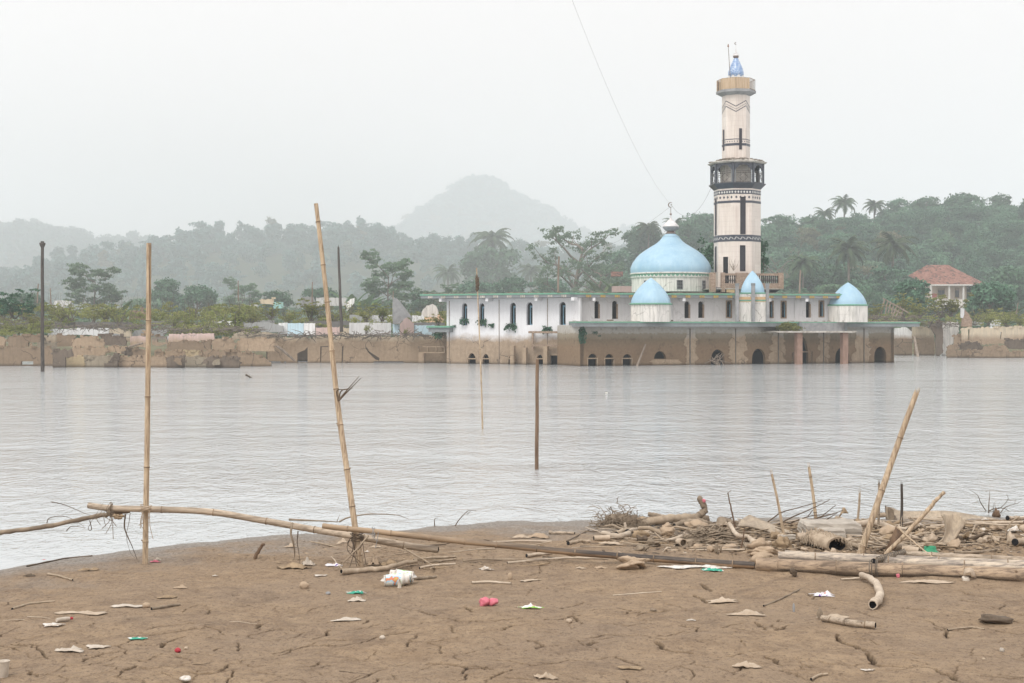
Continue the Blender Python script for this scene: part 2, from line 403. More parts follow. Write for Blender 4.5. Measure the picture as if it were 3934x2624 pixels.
def m_stone():
    t = NT('split_stone_cladding'); b = t.n('TexBrick'); b.inputs['Scale'].default_value = 1.0
    b.inputs['Color1'].default_value = (.50,.36,.27,1); b.inputs['Color2'].default_value = (.30,.21,.16,1); b.inputs['Mortar'].default_value = (.13,.10,.08,1)
    b.inputs['Mortar Size'].default_value = .012; b.inputs['Brick Width'].default_value = .30; b.inputs['Row Height'].default_value = .075
    mp = t.n('CombineXYZ'); sp = t.n('SeparateXYZ'); t.l(t.n('NewGeometry').outputs['Position'], sp.inputs[0])
    t.l(t.math('ADD', sp.outputs['X'], sp.outputs['Y']), mp.inputs['X']); t.l(sp.outputs['Z'], mp.inputs['Y'])
    t.l(mp.outputs[0], b.inputs['Vector'])
    c = t.mix(.4, b.outputs['Color'], t.ramp(t.noise(t.co('World'), 6, 4, .7), [(.3,(.2,.14,.1)),(.7,(.58,.45,.35))]))
    t.bump(b.outputs['Fac'], .5, -.02); return t.fin(c, .85, .2)
MAT['stone'] = m_stone()
MAT['plank'] = m_simple('tan_timber_planks', (.56,.43,.29,1), (.42,.30,.19,1), 5, .75, .2, .005, (4,4,.2))
MAT['maroon'] = m_simple('maroon_board', (.15,.09,.09,1), (.11,.07,.07,1), 5, .8, .1)
MAT['metal'] = m_simple('white_metal', (.78,.78,.79,1), (.55,.53,.52,1), 3, .3, .05, spec=.6)
MAT['bronze'] = m_simple('tarnished_metal', (.26,.20,.17,1), (.13,.10,.09,1), 6, .5, .2)

def m_mud():
    t = NT('cracked_river_mud'); cw = t.co('World')
    sp = t.n('SeparateXYZ'); t.l(t.n('NewGeometry').outputs['Position'], sp.inputs[0])
    big = t.noise(cw, .7, 4, .6); mid = t.noise(cw, 5, 6, .7); fine = t.noise(cw, 60, 5, .7)
    c = t.mix(t.ramp(mid, [(.3,(0,0,0)),(.7,(1,1,1))]), (.205,.143,.090), (.355,.262,.168))
    c = t.mix(t.ramp(big, [(.40,(0,0,0)),(.62,(.6,.6,.6))]), c, (.265,.20,.14)); c = t.mix(t.ramp(t.noise(cw, 1.6, 5, .7, .8), [(.52,(0,0,0)),(.66,(.55,.55,.55))]), c, (.15,.105,.072))
    c = t.mix(t.ramp(fine, [(.32,(.8,.8,.8)),(.47,(0,0,0))]), c, (.12,.085,.06))
    g2 = t.noise(t.co('World', (1,.75,1)), 24, 4, .75); c = t.mix(t.ramp(g2, [(.34,(.75,.75,.75)),(.46,(0,0,0))]), c, (.11,.075,.05)); c = t.mix(t.ramp(g2, [(.58,(0,0,0)),(.72,(.45,.45,.45))]), c, (.42,.32,.215))
    pit = t.n('TexVoronoi'); pit.inputs['Scale'].default_value = 14; t.l(t.co('World', (1,.8,1)), pit.inputs['Vector'])
    pm = t.math('MULTIPLY', t.ramp(pit.outputs['Distance'], [(.05,(1,1,1)),(.17,(0,0,0))]), t.ramp(t.noise(cw, 3, 3, .6), [(.5,(0,0,0)),(.6,(1,1,1))]))
    c = t.mix(t.math('MULTIPLY', pm, .6), c, (.12,.085,.065))
    at = t.n('Attribute', _attribute_name='crack'); c = t.mix(t.math('MULTIPLY', at.outputs['Fac'], .9), c, (.035,.022,.015))  # crack floors near-black: damp mud with crevice shade painted in
    # damp silt beside the water is greyer and smoother
    zz = t.math('ADD', sp.outputs['Z'], t.math('MULTIPLY', t.math('SUBTRACT', t.noise(cw, 1.5, 5, .7), .5), .10))
    wet = t.ramp(zz, [(.0,(.85,.85,.85)),(.055,(.8,.8,.8)),(.12,(0,0,0))])
    wc = t.mix(t.ramp(t.noise(t.co('World', (1,.6,1)), 28, 4, .8), [(.42,(0,0,0)),(.6,(1,1,1))]), (.11,.095,.08), (.30,.27,.235))
    c = t.mix(wet, c, wc)
    ro = t.ramp(wet, [(0,(.88,.88,.88)),(1,(.33,.33,.33))])
    h = t.math('ADD', t.math('MULTIPLY', mid, .5), t.math('MULTIPLY', fine, .28))
    h = t.math('ADD', h, t.math('MULTIPLY', g2, .5)); h = t.math('SUBTRACT', h, t.math('MULTIPLY', pm, .45))
    t.bump(h, 1.0, .035)
    return t.fin(c, ro, .3)
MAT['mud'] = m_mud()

def m_water():
    t = NT('murky_lake_water'); sp = t.n('SeparateXYZ'); t.l(t.n('NewGeometry').outputs['Position'], sp.inputs[0])
    w1 = t.noise(t.co('World', (1.0,.62,1)), 1.7, 4, .6, .8)
    w2 = t.noise(t.co('World', (1.0,.75,1)), 6.5, 3, .6, .3)
    w3 = t.noise(t.co('World', (.06,.14,1)), 1.0, 3, .6)
    w4 = t.noise(t.co('World', (.35,.5,1)), 1.0, 4, .6)
    mr = t.n('MapRange'); mr.inputs['From Min'].default_value = 15; mr.inputs['From Max'].default_value = 25
    mr.inputs['To Min'].default_value = .2; mr.inputs['To Max'].default_value = 1.0; t.l(sp.outputs['Y'], mr.inputs['Value'])
    amp = t.math('MULTIPLY', mr.outputs[0], t.math('ADD', .45, t.math('MULTIPLY', t.ramp(w3, [(.3,(0,0,0)),(.7,(1,1,1))]), .8)))
    h = t.math('ADD', t.math('ADD', w1, t.math('MULTIPLY', w2, .42)), t.math('MULTIPLY', w4, .55))
    h = t.math('MULTIPLY', h, amp)
    t.bump(h, 1.0, .085)
    t.p.inputs['IOR'].default_value = 1.40
    rr = t.n('MapRange'); rr.inputs['From Min'].default_value = 16; rr.inputs['From Max'].default_value = 90
    rr.inputs['To Min'].default_value = .02; rr.inputs['To Max'].default_value = .10; t.l(sp.outputs['Y'], rr.inputs['Value'])
    return t.fin((.45,.475,.485,1), rr.outputs[0], .5)
MAT['water'] = m_water()

def m_leaf(name, a, b, tr=.15):
    """a, b: darker and lighter leaf colours; varies leaf by leaf and tree by tree (attribute 'tint')"""
    t = NT(name); g = t.n('NewGeometry'); at = t.n('Attribute', _attribute_name='tint'); oi = t.n('ObjectInfo')
    k = t.math('ADD', t.math('MULTIPLY', g.outputs['Random Per Island'], .38), t.math('MULTIPLY', at.outputs['Fac'], .72), True)
    c = t.ramp(k, [(0, a), (1, b)])
    c = t.mix(t.ramp(at.outputs['Fac'], [(.86,(0,0,0)),(1.0,(.8,.8,.8))]), c, (.16,.115,.05))
    hs = t.n('HueSaturation'); hs.inputs['Saturation'].default_value = 1
    t.l(t.math('ADD', .485, t.math('MULTIPLY', oi.outputs['Random'], .03)), hs.inputs['Hue'])
    t.l(t.math('ADD', .85, t.math('MULTIPLY', oi.outputs['Random'], .3)), hs.inputs['Value']); t.l(c, hs.inputs['Color'])
    t.l(hs.outputs[0], t.p.inputs['Base Color']); t.p.inputs['Roughness'].default_value = .6; t.p.inputs['Specular IOR Level'].default_value = .25
    tl = t.n('BsdfTranslucent'); t.l(hs.outputs[0], tl.inputs['Color']); ms = t.n('MixShader'); ms.inputs[0].default_value = tr
    t.l(t.p.outputs[0], ms.inputs[1]); t.l(tl.outputs[0], ms.inputs[2]); t.l(ms.outputs[0], t.out.inputs['Surface'])
    return t.m
MAT['leaf'] = m_leaf('tree_foliage', (.028,.085,.05), (.13,.26,.145))
MAT['leaf_far'] = m_leaf('haze_tinted_foliage', (.035,.09,.085), (.11,.215,.185))  # blue of the hazy distance is mixed into the leaf colour
MAT['leaf_low'] = m_leaf('light_bush_foliage', (.09,.17,.11), (.23,.33,.20), .3)
MAT['leaf_scrub'] = m_leaf('yellow_green_scrub', (.13,.165,.05), (.42,.41,.15), .4)
MAT['leaf_palm'] = m_leaf('palm_fronds', (.045,.08,.035), (.12,.17,.08))
MAT['leaf_banana'] = m_leaf('banana_leaves', (.06,.12,.04), (.15,.22,.08), .3)
MAT['bark'] = m_simple('pale_bark', (.24,.20,.16,1), (.12,.10,.08,1), 4, .9, .5, .02, (2,2,.4))
MAT['hill'] = m_simple('hill_ground_vegetation', (.05,.075,.03,1), (.025,.04,.018,1), .12, .9, .4, .5, co='World')
MAT['land'] = m_simple('overgrown_far_bank', (.17,.16,.08,1), (.09,.085,.045,1), .5, .9, .4, .2, co='World')
# ------------------------------------------------------------------ mud bank (one graded sheet) with carved cracks
CR = []   # cracks: (list of world xy, half width, depth)
def crack(pts, w=.014, d=.05): CR.append(([(lambda p: (p.x, p.y))(G(u, v)) for u, v in pts], w * .75, d))
for pts, w in [
 ([(3215,2436),(3235,2470),(3270,2478),(3300,2490),(3340,2508)],.016),([(3335,2508),(3345,2530),(3350,2548),(3380,2556)],.017),
 ([(3380,2556),(3440,2560),(3520,2562),(3590,2568)],.008),([(3590,2575),(3625,2588),(3660,2594),(3678,2618)],.02),
 ([(3590,2412),(3640,2424),(3634,2440),(3640,2452)],.011),([(3650,2424),(3700,2419),(3760,2410)],.007),
 ([(2935,2523),(2990,2546),(3000,2556)],.012),([(2960,2400),(2990,2420),(3010,2412),(3030,2400)],.009),([(3080,2550),(3115,2566)],.009),
 ([(2515,2463),(2530,2475),(2550,2490),(2560,2498)],.016),([(2560,2498),(2610,2505),(2660,2508)],.006),
 ([(2255,2452),(2330,2437),(2400,2444),(2480,2442),(2540,2444),(2625,2425)],.008),([(2265,2478),(2275,2470),(2300,2467)],.013),
 ([(2155,2340),(2190,2330),(2240,2312)],.008),([(2210,2370),(2215,2385),(2235,2398)],.011),([(2690,2240),(2710,2256),(2730,2270)],.016),
 ([(2665,2285),(2700,2300),(2718,2316)],.014),([(2450,2365),(2500,2352),(2575,2345)],.008),([(2895,2390),(2945,2418)],.010),
 ([(2790,2525),(2860,2508)],.008),([(2360,2520),(2390,2535),(2440,2550),(2460,2560)],.009),
 ([(1530,2330),(1600,2345),(1650,2360),(1680,2364)],.010),([(1695,2374),(1780,2385),(1850,2392)],.007),([(1790,2330),(1820,2352)],.008),
 ([(1350,2420),(1400,2410),(1460,2398)],.008),([(1405,2395),(1420,2382)],.011),([(980,2405),(1005,2397),(980,2412),(1000,2420)],.010),
 ([(1055,2512),(1110,2500),(1160,2487),(1215,2478),(1300,2482),(1370,2472),(1410,2462)],.009),([(1410,2462),(1440,2450),(1500,2440),(1580,2425)],.008),
 ([(1150,2565),(1200,2560),(1230,2545)],.008),([(1210,2455),(1255,2438),(1265,2420)],.010),([(1170,2485),(1220,2465)],.006),
 ([(1640,2550),(1750,2552),(1800,2567),(1870,2565)],.011),([(1870,2565),(1910,2575)],.006),([(1350,2620),(1400,2600),(1430,2585)],.008),
 ([(25,2390),(90,2382),(190,2372)],.006),([(320,2545),(340,2530),(400,2510),(470,2500)],.009),([(135,2475),(175,2532)],.008),([(105,2575),(150,2600)],.012),
 ([(470,2585),(485,2570),(520,2558)],.013),([(620,2485),(630,2470)],.012),([(645,2465),(710,2445)],.008),([(820,2500),(840,2490)],.010),
 ([(600,2510),(690,2520),(730,2538)],.008),([(850,2580),(870,2560),(880,2553)],.011),([(730,2580),(800,2590),(860,2580)],.009),
 ([(540,2430),(620,2436),(700,2425),(790,2410)],.006),([(0,2480),(40,2488),(80,2500)],.006),([(1180,2350),(1240,2330),(1280,2325)],.006),
 ([(3820,2598),(3934,2612)],.007),([(3700,2280),(3760,2290),(3850,2300)],.006),([(3690,2345),(3730,2358)],.010),([(3440,2330),(3560,2340)],.005),
 ([(2090,2380),(2160,2376),(2230,2362)],.006),([(1930,2420),(1960,2405),(1990,2402)],.010),([(2020,2460),(2060,2470),(2085,2480)],.009),([(2070,2490),(2080,2475)],.011)]:
    crack(pts, w, .035 + w * 1.6)
n_user = len(CR); _cr = random.Random(5)
_hv = {}                                            # a loose network of thin drying cracks
def _hx(i, j, k):
    if (i, j, k) not in _hv:
        c = .40; x = (i + .5 * (j % 2) + (0 if k == 0 else .5)) * c + _cr.gauss(0, .085); y = 8.9 + (j * .87 + (.29 if k else 0)) * c + _cr.gauss(0, .085); _hv[(i, j, k)] = (x, y)
    return _hv[(i, j, k)]
for j in range(0, 22):
    for i in range(-16, 17):
        for (p, q) in (((i, j, 0), (i, j, 1)), ((i, j, 1), (i + 1, j, 0)), ((i, j, 1), (i + (j % 2), j + 1, 0))):
            P0, P1 = _hx(*p), _hx(*q); m = ((P0[0]+P1[0])/2, (P0[1]+P1[1])/2)
            if not (9.1 < m[1] < 16.5) or abs(m[0]) > .385 * m[1] or shore(m[0]) - m[1] < 1.2: continue
            d = float(fbm(m[0] * .45, m[1] * .45, 61, 2)); keep = .42 + .75 * d - max(0, m[1] - 13) * .09
            if _cr.random() < keep: CR.append(([P0, (m[0] + _cr.gauss(0, .03), m[1] + _cr.gauss(0, .03)), P1], max(.0008, _cr.gauss(.0024, .0014)), _cr.uniform(.012, .035)))

def refine(p, seed, amp=.018):
    p = np.array(p); q = [p[0]]
    for a, b in zip(p[:-1], p[1:]):
        n = max(2, int(np.linalg.norm(b - a) / .012))
        for i in range(1, n + 1): q.append(a + (b - a) * i / n)
    q = np.array(q); n = len(q)
    j = np.stack([vnoise(q[:,0]*19, q[:,1]*19, seed), vnoise(q[:,0]*19, q[:,1]*19, seed+5)], 1) * amp * 2.2
    return q + j
_wn = np.random.default_rng(2).random((97, 40))
def build_bank():
    s1 = np.concatenate([-np.geomspace(3.2, .43, 26), np.linspace(-.405, .405, 1150), np.geomspace(.43, 3.2, 26)])
    ratio = math.log(24 / 9.0) / 1150
    yr = np.concatenate([np.linspace(1.2, 8.9, 24), 9.0 * np.exp(ratio * np.arange(1151)), np.linspace(24.4, 60, 16)])
    S, Y = np.meshgrid(s1, yr); X = S * Y
    Z = ground0(X, Y); CK = np.zeros_like(Z)
    Z += ss(.2, 1.0, shore(X) - Y) * (.007 * fbm(X * 9, Y * 9, 31, 3) + .006 * fbm(X * 27, Y * 22, 37, 2))
    j0, i0 = 26, 24; ds = .81 / 1149
    for ci, (pts, w, dep) in enumerate(CR):
        q = refine(pts, ci); n = len(q)
        for i in range(n):
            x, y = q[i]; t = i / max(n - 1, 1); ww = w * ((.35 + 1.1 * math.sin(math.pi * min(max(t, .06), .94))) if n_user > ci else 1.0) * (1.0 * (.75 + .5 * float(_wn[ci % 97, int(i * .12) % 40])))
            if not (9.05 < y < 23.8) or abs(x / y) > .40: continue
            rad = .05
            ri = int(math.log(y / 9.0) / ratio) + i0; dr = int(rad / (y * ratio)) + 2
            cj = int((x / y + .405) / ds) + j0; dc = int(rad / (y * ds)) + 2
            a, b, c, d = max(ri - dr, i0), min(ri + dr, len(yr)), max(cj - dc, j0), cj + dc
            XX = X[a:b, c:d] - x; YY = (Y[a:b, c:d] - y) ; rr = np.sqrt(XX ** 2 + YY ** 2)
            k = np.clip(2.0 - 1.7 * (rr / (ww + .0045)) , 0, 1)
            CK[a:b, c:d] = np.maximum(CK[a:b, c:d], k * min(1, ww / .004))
            DEP[a:b, c:d] = np.maximum(DEP[a:b, c:d], k * dep)
            SH[a:b, c:d] = np.maximum(SH[a:b, c:d], np.exp(-(rr / .045) ** 2) * .35 * w)
    return X, Y, Z, CK
_n1, _n2 = 24 + 1151 + 16, 1150 + 52
DEP = np.zeros((_n1, _n2)); SH = np.zeros((_n1, _n2))
X_, Y_, Z_, CK_ = build_bank()
Z_ = Z_ - DEP - SH
_idx = np.arange(_n1 * _n2).reshape(_n1, _n2)
_q = np.stack([_idx[:-1,:-1], _idx[:-1,1:], _idx[1:,1:], _idx[1:,:-1]], -1).reshape(-1, 4)
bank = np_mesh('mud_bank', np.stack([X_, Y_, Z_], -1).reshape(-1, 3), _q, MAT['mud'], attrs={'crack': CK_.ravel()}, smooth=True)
tag(bank, 'brown cracked mud bank sloping into the lake', kind='structure')
del X_, Y_, Z_, CK_, DEP, SH

# ------------------------------------------------------------------ water
b = MB(); b.add([(-1400, -30, 0), (1400, -30, 0), (1400, 420, 0), (-1400, 420, 0)], [(0,1,2,3)])
tag(b.build('water', MAT['water']), 'rippled grey lake water', kind='structure')

# ------------------------------------------------------------------ far bank and hills
def grid(name, xs, ys, zf, mat, label):
    X, Y = np.meshgrid(xs, ys); Z = zf(X, Y); n1, n2 = X.shape
    idx = np.arange(n1 * n2).reshape(n1, n2)
    q = np.stack([idx[:-1,:-1], idx[:-1,1:], idx[1:,1:], idx[1:,:-1]], -1).reshape(-1, 4)
    return tag(np_mesh(name, np.stack([X, Y, Z], -1).reshape(-1, 3), q, mat, smooth=True), label, kind='structure')
def land_edge(x): return np.interp(x, [-80, -10, 20, 32, 46, 90], [124, 124, 130, 156, 152, 148])
def z_land(X, Y):
    d = Y - land_edge(X)
    return np.where(d < 0, .25 * d, .5 * (1 - np.exp(-d / 4)) + .003 * d) + .25 * fbm(X / 7, Y / 7, 44) * ss(0, 5, d)
grid('land', np.linspace(-600, 600, 260), np.linspace(118, 1700, 320), z_land, MAT['land'], 'low overgrown bank beyond the lake')

def ridge(pts, Yr, tree):
    us = [(u - CX) / F for u, v in pts]; zs = [H + (VH - v) / F * Yr - tree for u, v in pts]
    return lambda s: np.interp(s, us, zs)
def hill_fn(rz, Y0, Yr, Y1, seed, amp, sc):
    def zf(X, Y):
        h = rz(X / Yr) * np.where(Y < Yr, ss(Y0, Yr, Y) ** .8, 1 - .7 * ss(Yr, Y1, Y))
        return h + amp * fbm(X / sc, Y / sc, seed) * ss(Y0, Y0 + 20, Y) + .3
    return zf
MIDR = [(-300,1040),(0,1080),(220,1005),(330,978),(450,960),(620,925),(750,890),(850,875),(940,868),(1080,875),(1180,872),(1310,862),(1440,868),(1560,905),(1670,905),(1780,930),(1880,925),(2000,952),(2110,955),(2250,945),(2410,930),(2600,910),(3000,930),(4000,940)]
FARR = [(-900,850),(0,862),(100,858),(170,868),(250,885),(340,900),(480,910),(620,925),(900,960),(1100,1010)]
MTN = [(1150,1000),(1400,930),(1470,905),(1545,865),(1600,815),(1660,785),(1720,760),(1745,724),(1790,702),(1835,688),(1880,696),(1925,712),(1960,735),(2010,765),(2090,800),(2150,840),(2220,880),(2300,905),(2370,880),(2440,890),(2520,950),(2700,1010)]
RTR = [(2150,1140),(2300,1030),(2420,905),(2480,870),(2560,868),(2640,830),(2730,805),(2850,812),(2950,810),(3060,815),(3150,800),(3260,790),(3330,782),(3440,768),(3560,752),(3640,765),(3720,740),(3830,752),(3934,760),(4400,800)]
ZM = hill_fn(ridge(MIDR, 1500, 25), 990, 1500, 1860, 51, 4.0, 90)
ZF = hill_fn(ridge(FARR, 2500, 26), 1875, 2500, 2950, 52, 8.0, 170)
ZT = hill_fn(ridge(MTN, 3500, 11), 2950, 3500, 4000, 53, 15.0, 62)
ZR = hill_fn(ridge(RTR, 560, 19.5), 365, 560, 735, 54, 2.0, 39)
grid('hill', np.linspace(-630, 705, 140), np.linspace(990, 1860, 70), ZM, MAT['hill'], 'long wooded hill in haze across the lake')
grid('hill', np.linspace(-1360, -195, 90), np.linspace(1875, 2950, 60), ZF, MAT['hill'], 'far hazy wooded ridge on the left')
grid('hill', np.linspace(5, 265, 90), np.linspace(365, 735, 70), ZR, MAT['hill'], 'near wooded hillside on the right')
grid('mountain', np.linspace(-605, 635, 220), np.linspace(2950, 4000, 160), ZT, MAT['hill'], 'pale steep mountain fading into the haze')

# ------------------------------------------------------------------ foliage builders
def diamonds(P, N, a, b, rg):
    """leaf clumps: one small rhombus per point"""
    n = len(P); r = rg.normal(size=(n, 3)); t = np.cross(N, r); t /= np.linalg.norm(t, axis=1)[:, None] + 1e-9
    s = np.cross(N, t); s /= np.linalg.norm(s, axis=1)[:, None] + 1e-9
    a = np.asarray(a).reshape(-1, 1) * np.ones((n, 1)); b = np.asarray(b).reshape(-1, 1) * np.ones((n, 1))
    V = np.stack([P - t * a, P - s * b + N * b * .3, P + t * a, P + s * b + N * b * .3], 1).reshape(-1, 3)
    return V
def crown(rg, rx, rz, cz, n, leaf, lobes=9, flat=.8, shell=.7):
    """points in a lobed crown of radius rx, half height rz, centred at height cz"""
    L = rg.normal(size=(lobes, 3)); L /= np.linalg.norm(L, axis=1)[:, None]
    L *= rg.uniform(.35, .75, (lobes, 1)); L *= (rx, rx, rz); lr = rg.uniform(.32, .55, lobes)
    k = rg.integers(0, lobes, n); D = rg.normal(size=(n, 3)); D /= np.linalg.norm(D, axis=1)[:, None]
    D[:, 2] = np.where(rg.random(n) < .55, np.abs(D[:, 2]), D[:, 2])
    rr = (shell + (1 - shell) * rg.random(n)) * lr[k] * (1 + .3 * rg.normal(size=n) * .5)
    P = L[k] + D * rr[:, None] * (rx, rx, rz * flat + .0)
    P[:, 2] += cz
    N = D * .6 + rg.normal(size=(n, 3)) * .6 + (0, 0, .35); N /= np.linalg.norm(N, axis=1)[:, None]
    sz = leaf * rg.uniform(.6, 1.3, n)
    return diamonds(P, N, sz, sz * .6, rg)
def quads(n): return np.arange(n * 4).reshape(-1, 4)

def mass(name, fn, pts, protos, mat, label, rg, smin=.7, smax=1.3, tl=(0, .85)):
    """one object: many crowns standing at pts (x, y); protos are vertex arrays"""
    Vs, T = [], []
    zs = fn(np.array([p[0] for p in pts]), np.array([p[1] for p in pts]))
    for (x, y), z in zip(pts, zs):
        p = protos[rg.integers(len(protos))]; s = rg.uniform(smin, smax); a = rg.uniform(0, 6.28)
        c, sn = math.cos(a) * s, math.sin(a) * s
        Q = np.stack([p[:,0]*c - p[:,1]*sn + x, p[:,0]*sn + p[:,1]*c + y, p[:,2]*s*rg.uniform(.85,1.2) + z], 1)
        Vs.append(Q); T.append(np.full(len(Q), rg.uniform(*tl) if rg.random() > .05 else rg.uniform(.86, 1)))
    V = np.concatenate(Vs); o = np_mesh(name, V, quads(len(V)//4), mat, attrs={'tint': np.concatenate(T)})
    return tag(o, label, kind='stuff')
rg = np.random.default_rng(3)
def scatter(u0, u1, Y0, Y1, n, rg, power=1.0):
    Y = Y0 + (Y1 - Y0) * rg.random(n) ** power; u = rg.uniform(u0, u1, n); return [((a - CX) / F * b, b) for a, b in zip(u, Y)]
far_p = [crown(rg, 4.5, 3.6, 6.0, 520, .62, 9) for _ in range(4)] + [crown(rg, 3.2, 4.5, 7.5, 420, .6, 7) for _ in range(3)] + [crown(rg, 4.2, 1.8, 9.5, 260, .5, 10, .6) for _ in range(2)]
xf_p = [crown(rg, 5.5, 4.5, 6.5, 220, 1.0, 8) for _ in range(4)]
near_p = [crown(rg, 3.6, 3.2, 5.5, 1900, .26, 11) for _ in range(4)] + [crown(rg, 2.6, 3.8, 6.2, 1500, .26, 9) for _ in range(3)] + [crown(rg, 4.2, 1.6, 7.5, 1100, .24, 12, .6) for _ in range(2)]
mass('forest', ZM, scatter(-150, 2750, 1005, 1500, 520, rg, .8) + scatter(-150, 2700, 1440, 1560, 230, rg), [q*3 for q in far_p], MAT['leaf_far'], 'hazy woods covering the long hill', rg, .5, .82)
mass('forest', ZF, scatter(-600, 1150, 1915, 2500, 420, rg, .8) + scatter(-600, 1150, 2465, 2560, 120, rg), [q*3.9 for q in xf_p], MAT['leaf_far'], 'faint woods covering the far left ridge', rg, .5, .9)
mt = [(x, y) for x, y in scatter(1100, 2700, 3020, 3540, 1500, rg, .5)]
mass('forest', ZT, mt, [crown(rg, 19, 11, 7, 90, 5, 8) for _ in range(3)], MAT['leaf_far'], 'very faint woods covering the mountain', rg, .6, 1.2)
bush_p = [crown(rg, 3.4, 2.0, 1.6, 420, .3, 8, .9, .4) for _ in range(4)]
mass('bushes', ZR, scatter(2330, 4350, 505, 580, 260, rg), [q*1.5 for q in bush_p], MAT['leaf'], 'undergrowth between the trees on the right hill crest', rg, .7, 1.3)
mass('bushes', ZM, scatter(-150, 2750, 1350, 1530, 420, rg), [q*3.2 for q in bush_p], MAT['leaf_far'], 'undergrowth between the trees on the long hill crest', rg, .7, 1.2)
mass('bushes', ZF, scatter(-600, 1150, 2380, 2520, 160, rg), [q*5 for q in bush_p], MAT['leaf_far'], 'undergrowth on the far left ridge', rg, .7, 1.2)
rt = [(x, y) for x, y in scatter(2330, 4350, 373, 572, 460, rg, .85) + scatter(2330, 4350, 530, 585, 130, rg)]
mass('forest', ZR, rt, [q*2.14 for q in near_p], MAT['leaf'], 'dense trees massed on the right hillside', rg, .48, .78)

# individual trees -----------------------------------------------------------------
def limbs(b, rg_, h, r, n=7, spread=1.0, base=.35, tips=None, seg=7, lean=0.0):
    tr = [Vector((lean * t * t * h + .12 * math.sin(3 * t + r) * h * .1, .05 * math.sin(5 * t) * h * .2, t * h)) for t in [0, .15, .3, .45, .6, .75, .9]]
    b.tube(tr, [r * (1.35 - i * .17) if i else r * 1.7 for i in range(7)], seg)
    for k in range(n):
        t = base + (1 - base) * (k + .5) / n; i = min(int(t * 6.6), 6); p0 = tr[i]
        a = k * 2.4 + rg_.random(); L = h * rg_.uniform(.28, .42) * spread
        q = [p0]; up = rg_.uniform(.35, .9)
        for j in range(1, 5):
            q.append(p0 + Vector((math.cos(a) * L * j / 4, math.sin(a) * L * j / 4, L * up * (j / 4) ** .8)) + Vector((rg_.uniform(-1,1), rg_.uniform(-1,1), rg_.uniform(-1,1))) * L * .05)
        b.tube(q, [r * .5, r * .38, r * .28, r * .18, r * .08], 5)
        if tips is not None: tips.append(q[-1]); tips.append(q[3])
        for m in range(2):
            s0 = q[2 + m]; d = Vector((math.cos(a + (m - .5) * 2), math.sin(a + (m - .5) * 2), .8)) * L * .4
            b.tube([s0, s0 + d * .5, s0 + d + Vector((0,0,.05*L))], [r * .2, r * .12, r * .05], 4)
            if tips is not None: tips.append(s0 + d)
def tree_proto(kind, seed, loc=(0,0,0)):
    rg_ = random.Random(seed); g = np.random.default_rng(seed)
    root = thing({'broad': 'broadleaf_tree', 'tier': 'tiered_tree', 'sparse': 'sparse_tree', 'bare': 'bare_tree'}[kind], loc, 'tree', 'tree')
    L = Vector(loc); b = MB(); tips = []
    if kind == 'broad': limbs(b, rg_, 6.5, .20, 8, 1.0, .35, tips)
    elif kind == 'tier': limbs(b, rg_, 7.0, .13, 12, 1.0, .25, tips)
    elif kind == 'sparse': limbs(b, rg_, 8.5, .28, 11, 1.05, .3, tips, lean=-.12)
    else: limbs(b, rg_, 6.0, .12, 14, 1.1, .25, tips)
    if kind == 'bare':
        for tp in list(tips):
            for j in range(3):
                d = Vector((rg_.uniform(-1,1), rg_.uniform(-1,1), rg_.uniform(.1,1.2))) * .8; b.tube([tp - Vector((0,0,.1)), tp + d * .5, tp + d], [.03, .02, .008], 3)
    b.v = [tuple(Vector(p) + L) for p in b.v]; tr = b.build('trunk', MAT['bark'], root)
    V = []
    if kind == 'broad':
        V = [crown(g, 3.4, 3.0, 5.6, 2600, .24, 12)] + [crown(g, 1.3, .9, 0, 160, .24, 4) + np.array(tp) for tp in tips[::3]]
    elif kind == 'tier':
        for tp in tips:
            V.append(crown(g, 1.2, .55, 0, 170, .15, 6, .8, .1) + np.array(tp) + (0, 0, .1))
        V.append(crown(g, 1.1, .5, 7.3, 200, .17, 4, .8, .2))
    elif kind == 'sparse':
        for tp in tips: V.append(crown(g, 1.05, .75, 0, 120, .12, 5, .8, .1) + np.array(tp))
    if len(V):
        V = np.concatenate(V); T = np.repeat(g.random(len(V) // 4) * .25 + .3, 4)
        np_mesh('crown', V + np.array(loc), quads(len(V) // 4), MAT['leaf'] if kind == 'broad' else MAT['leaf_low'], root, loc, {'tint': T})
        o = bpy.data.objects[ALLCH[root.name][-1].name]; 
    return root
def fix_child_origin(root):  # children of a placed Empty are built in its own space
    for ch in ALLCH.get(root.name, []): ch.location = (0, 0, 0)
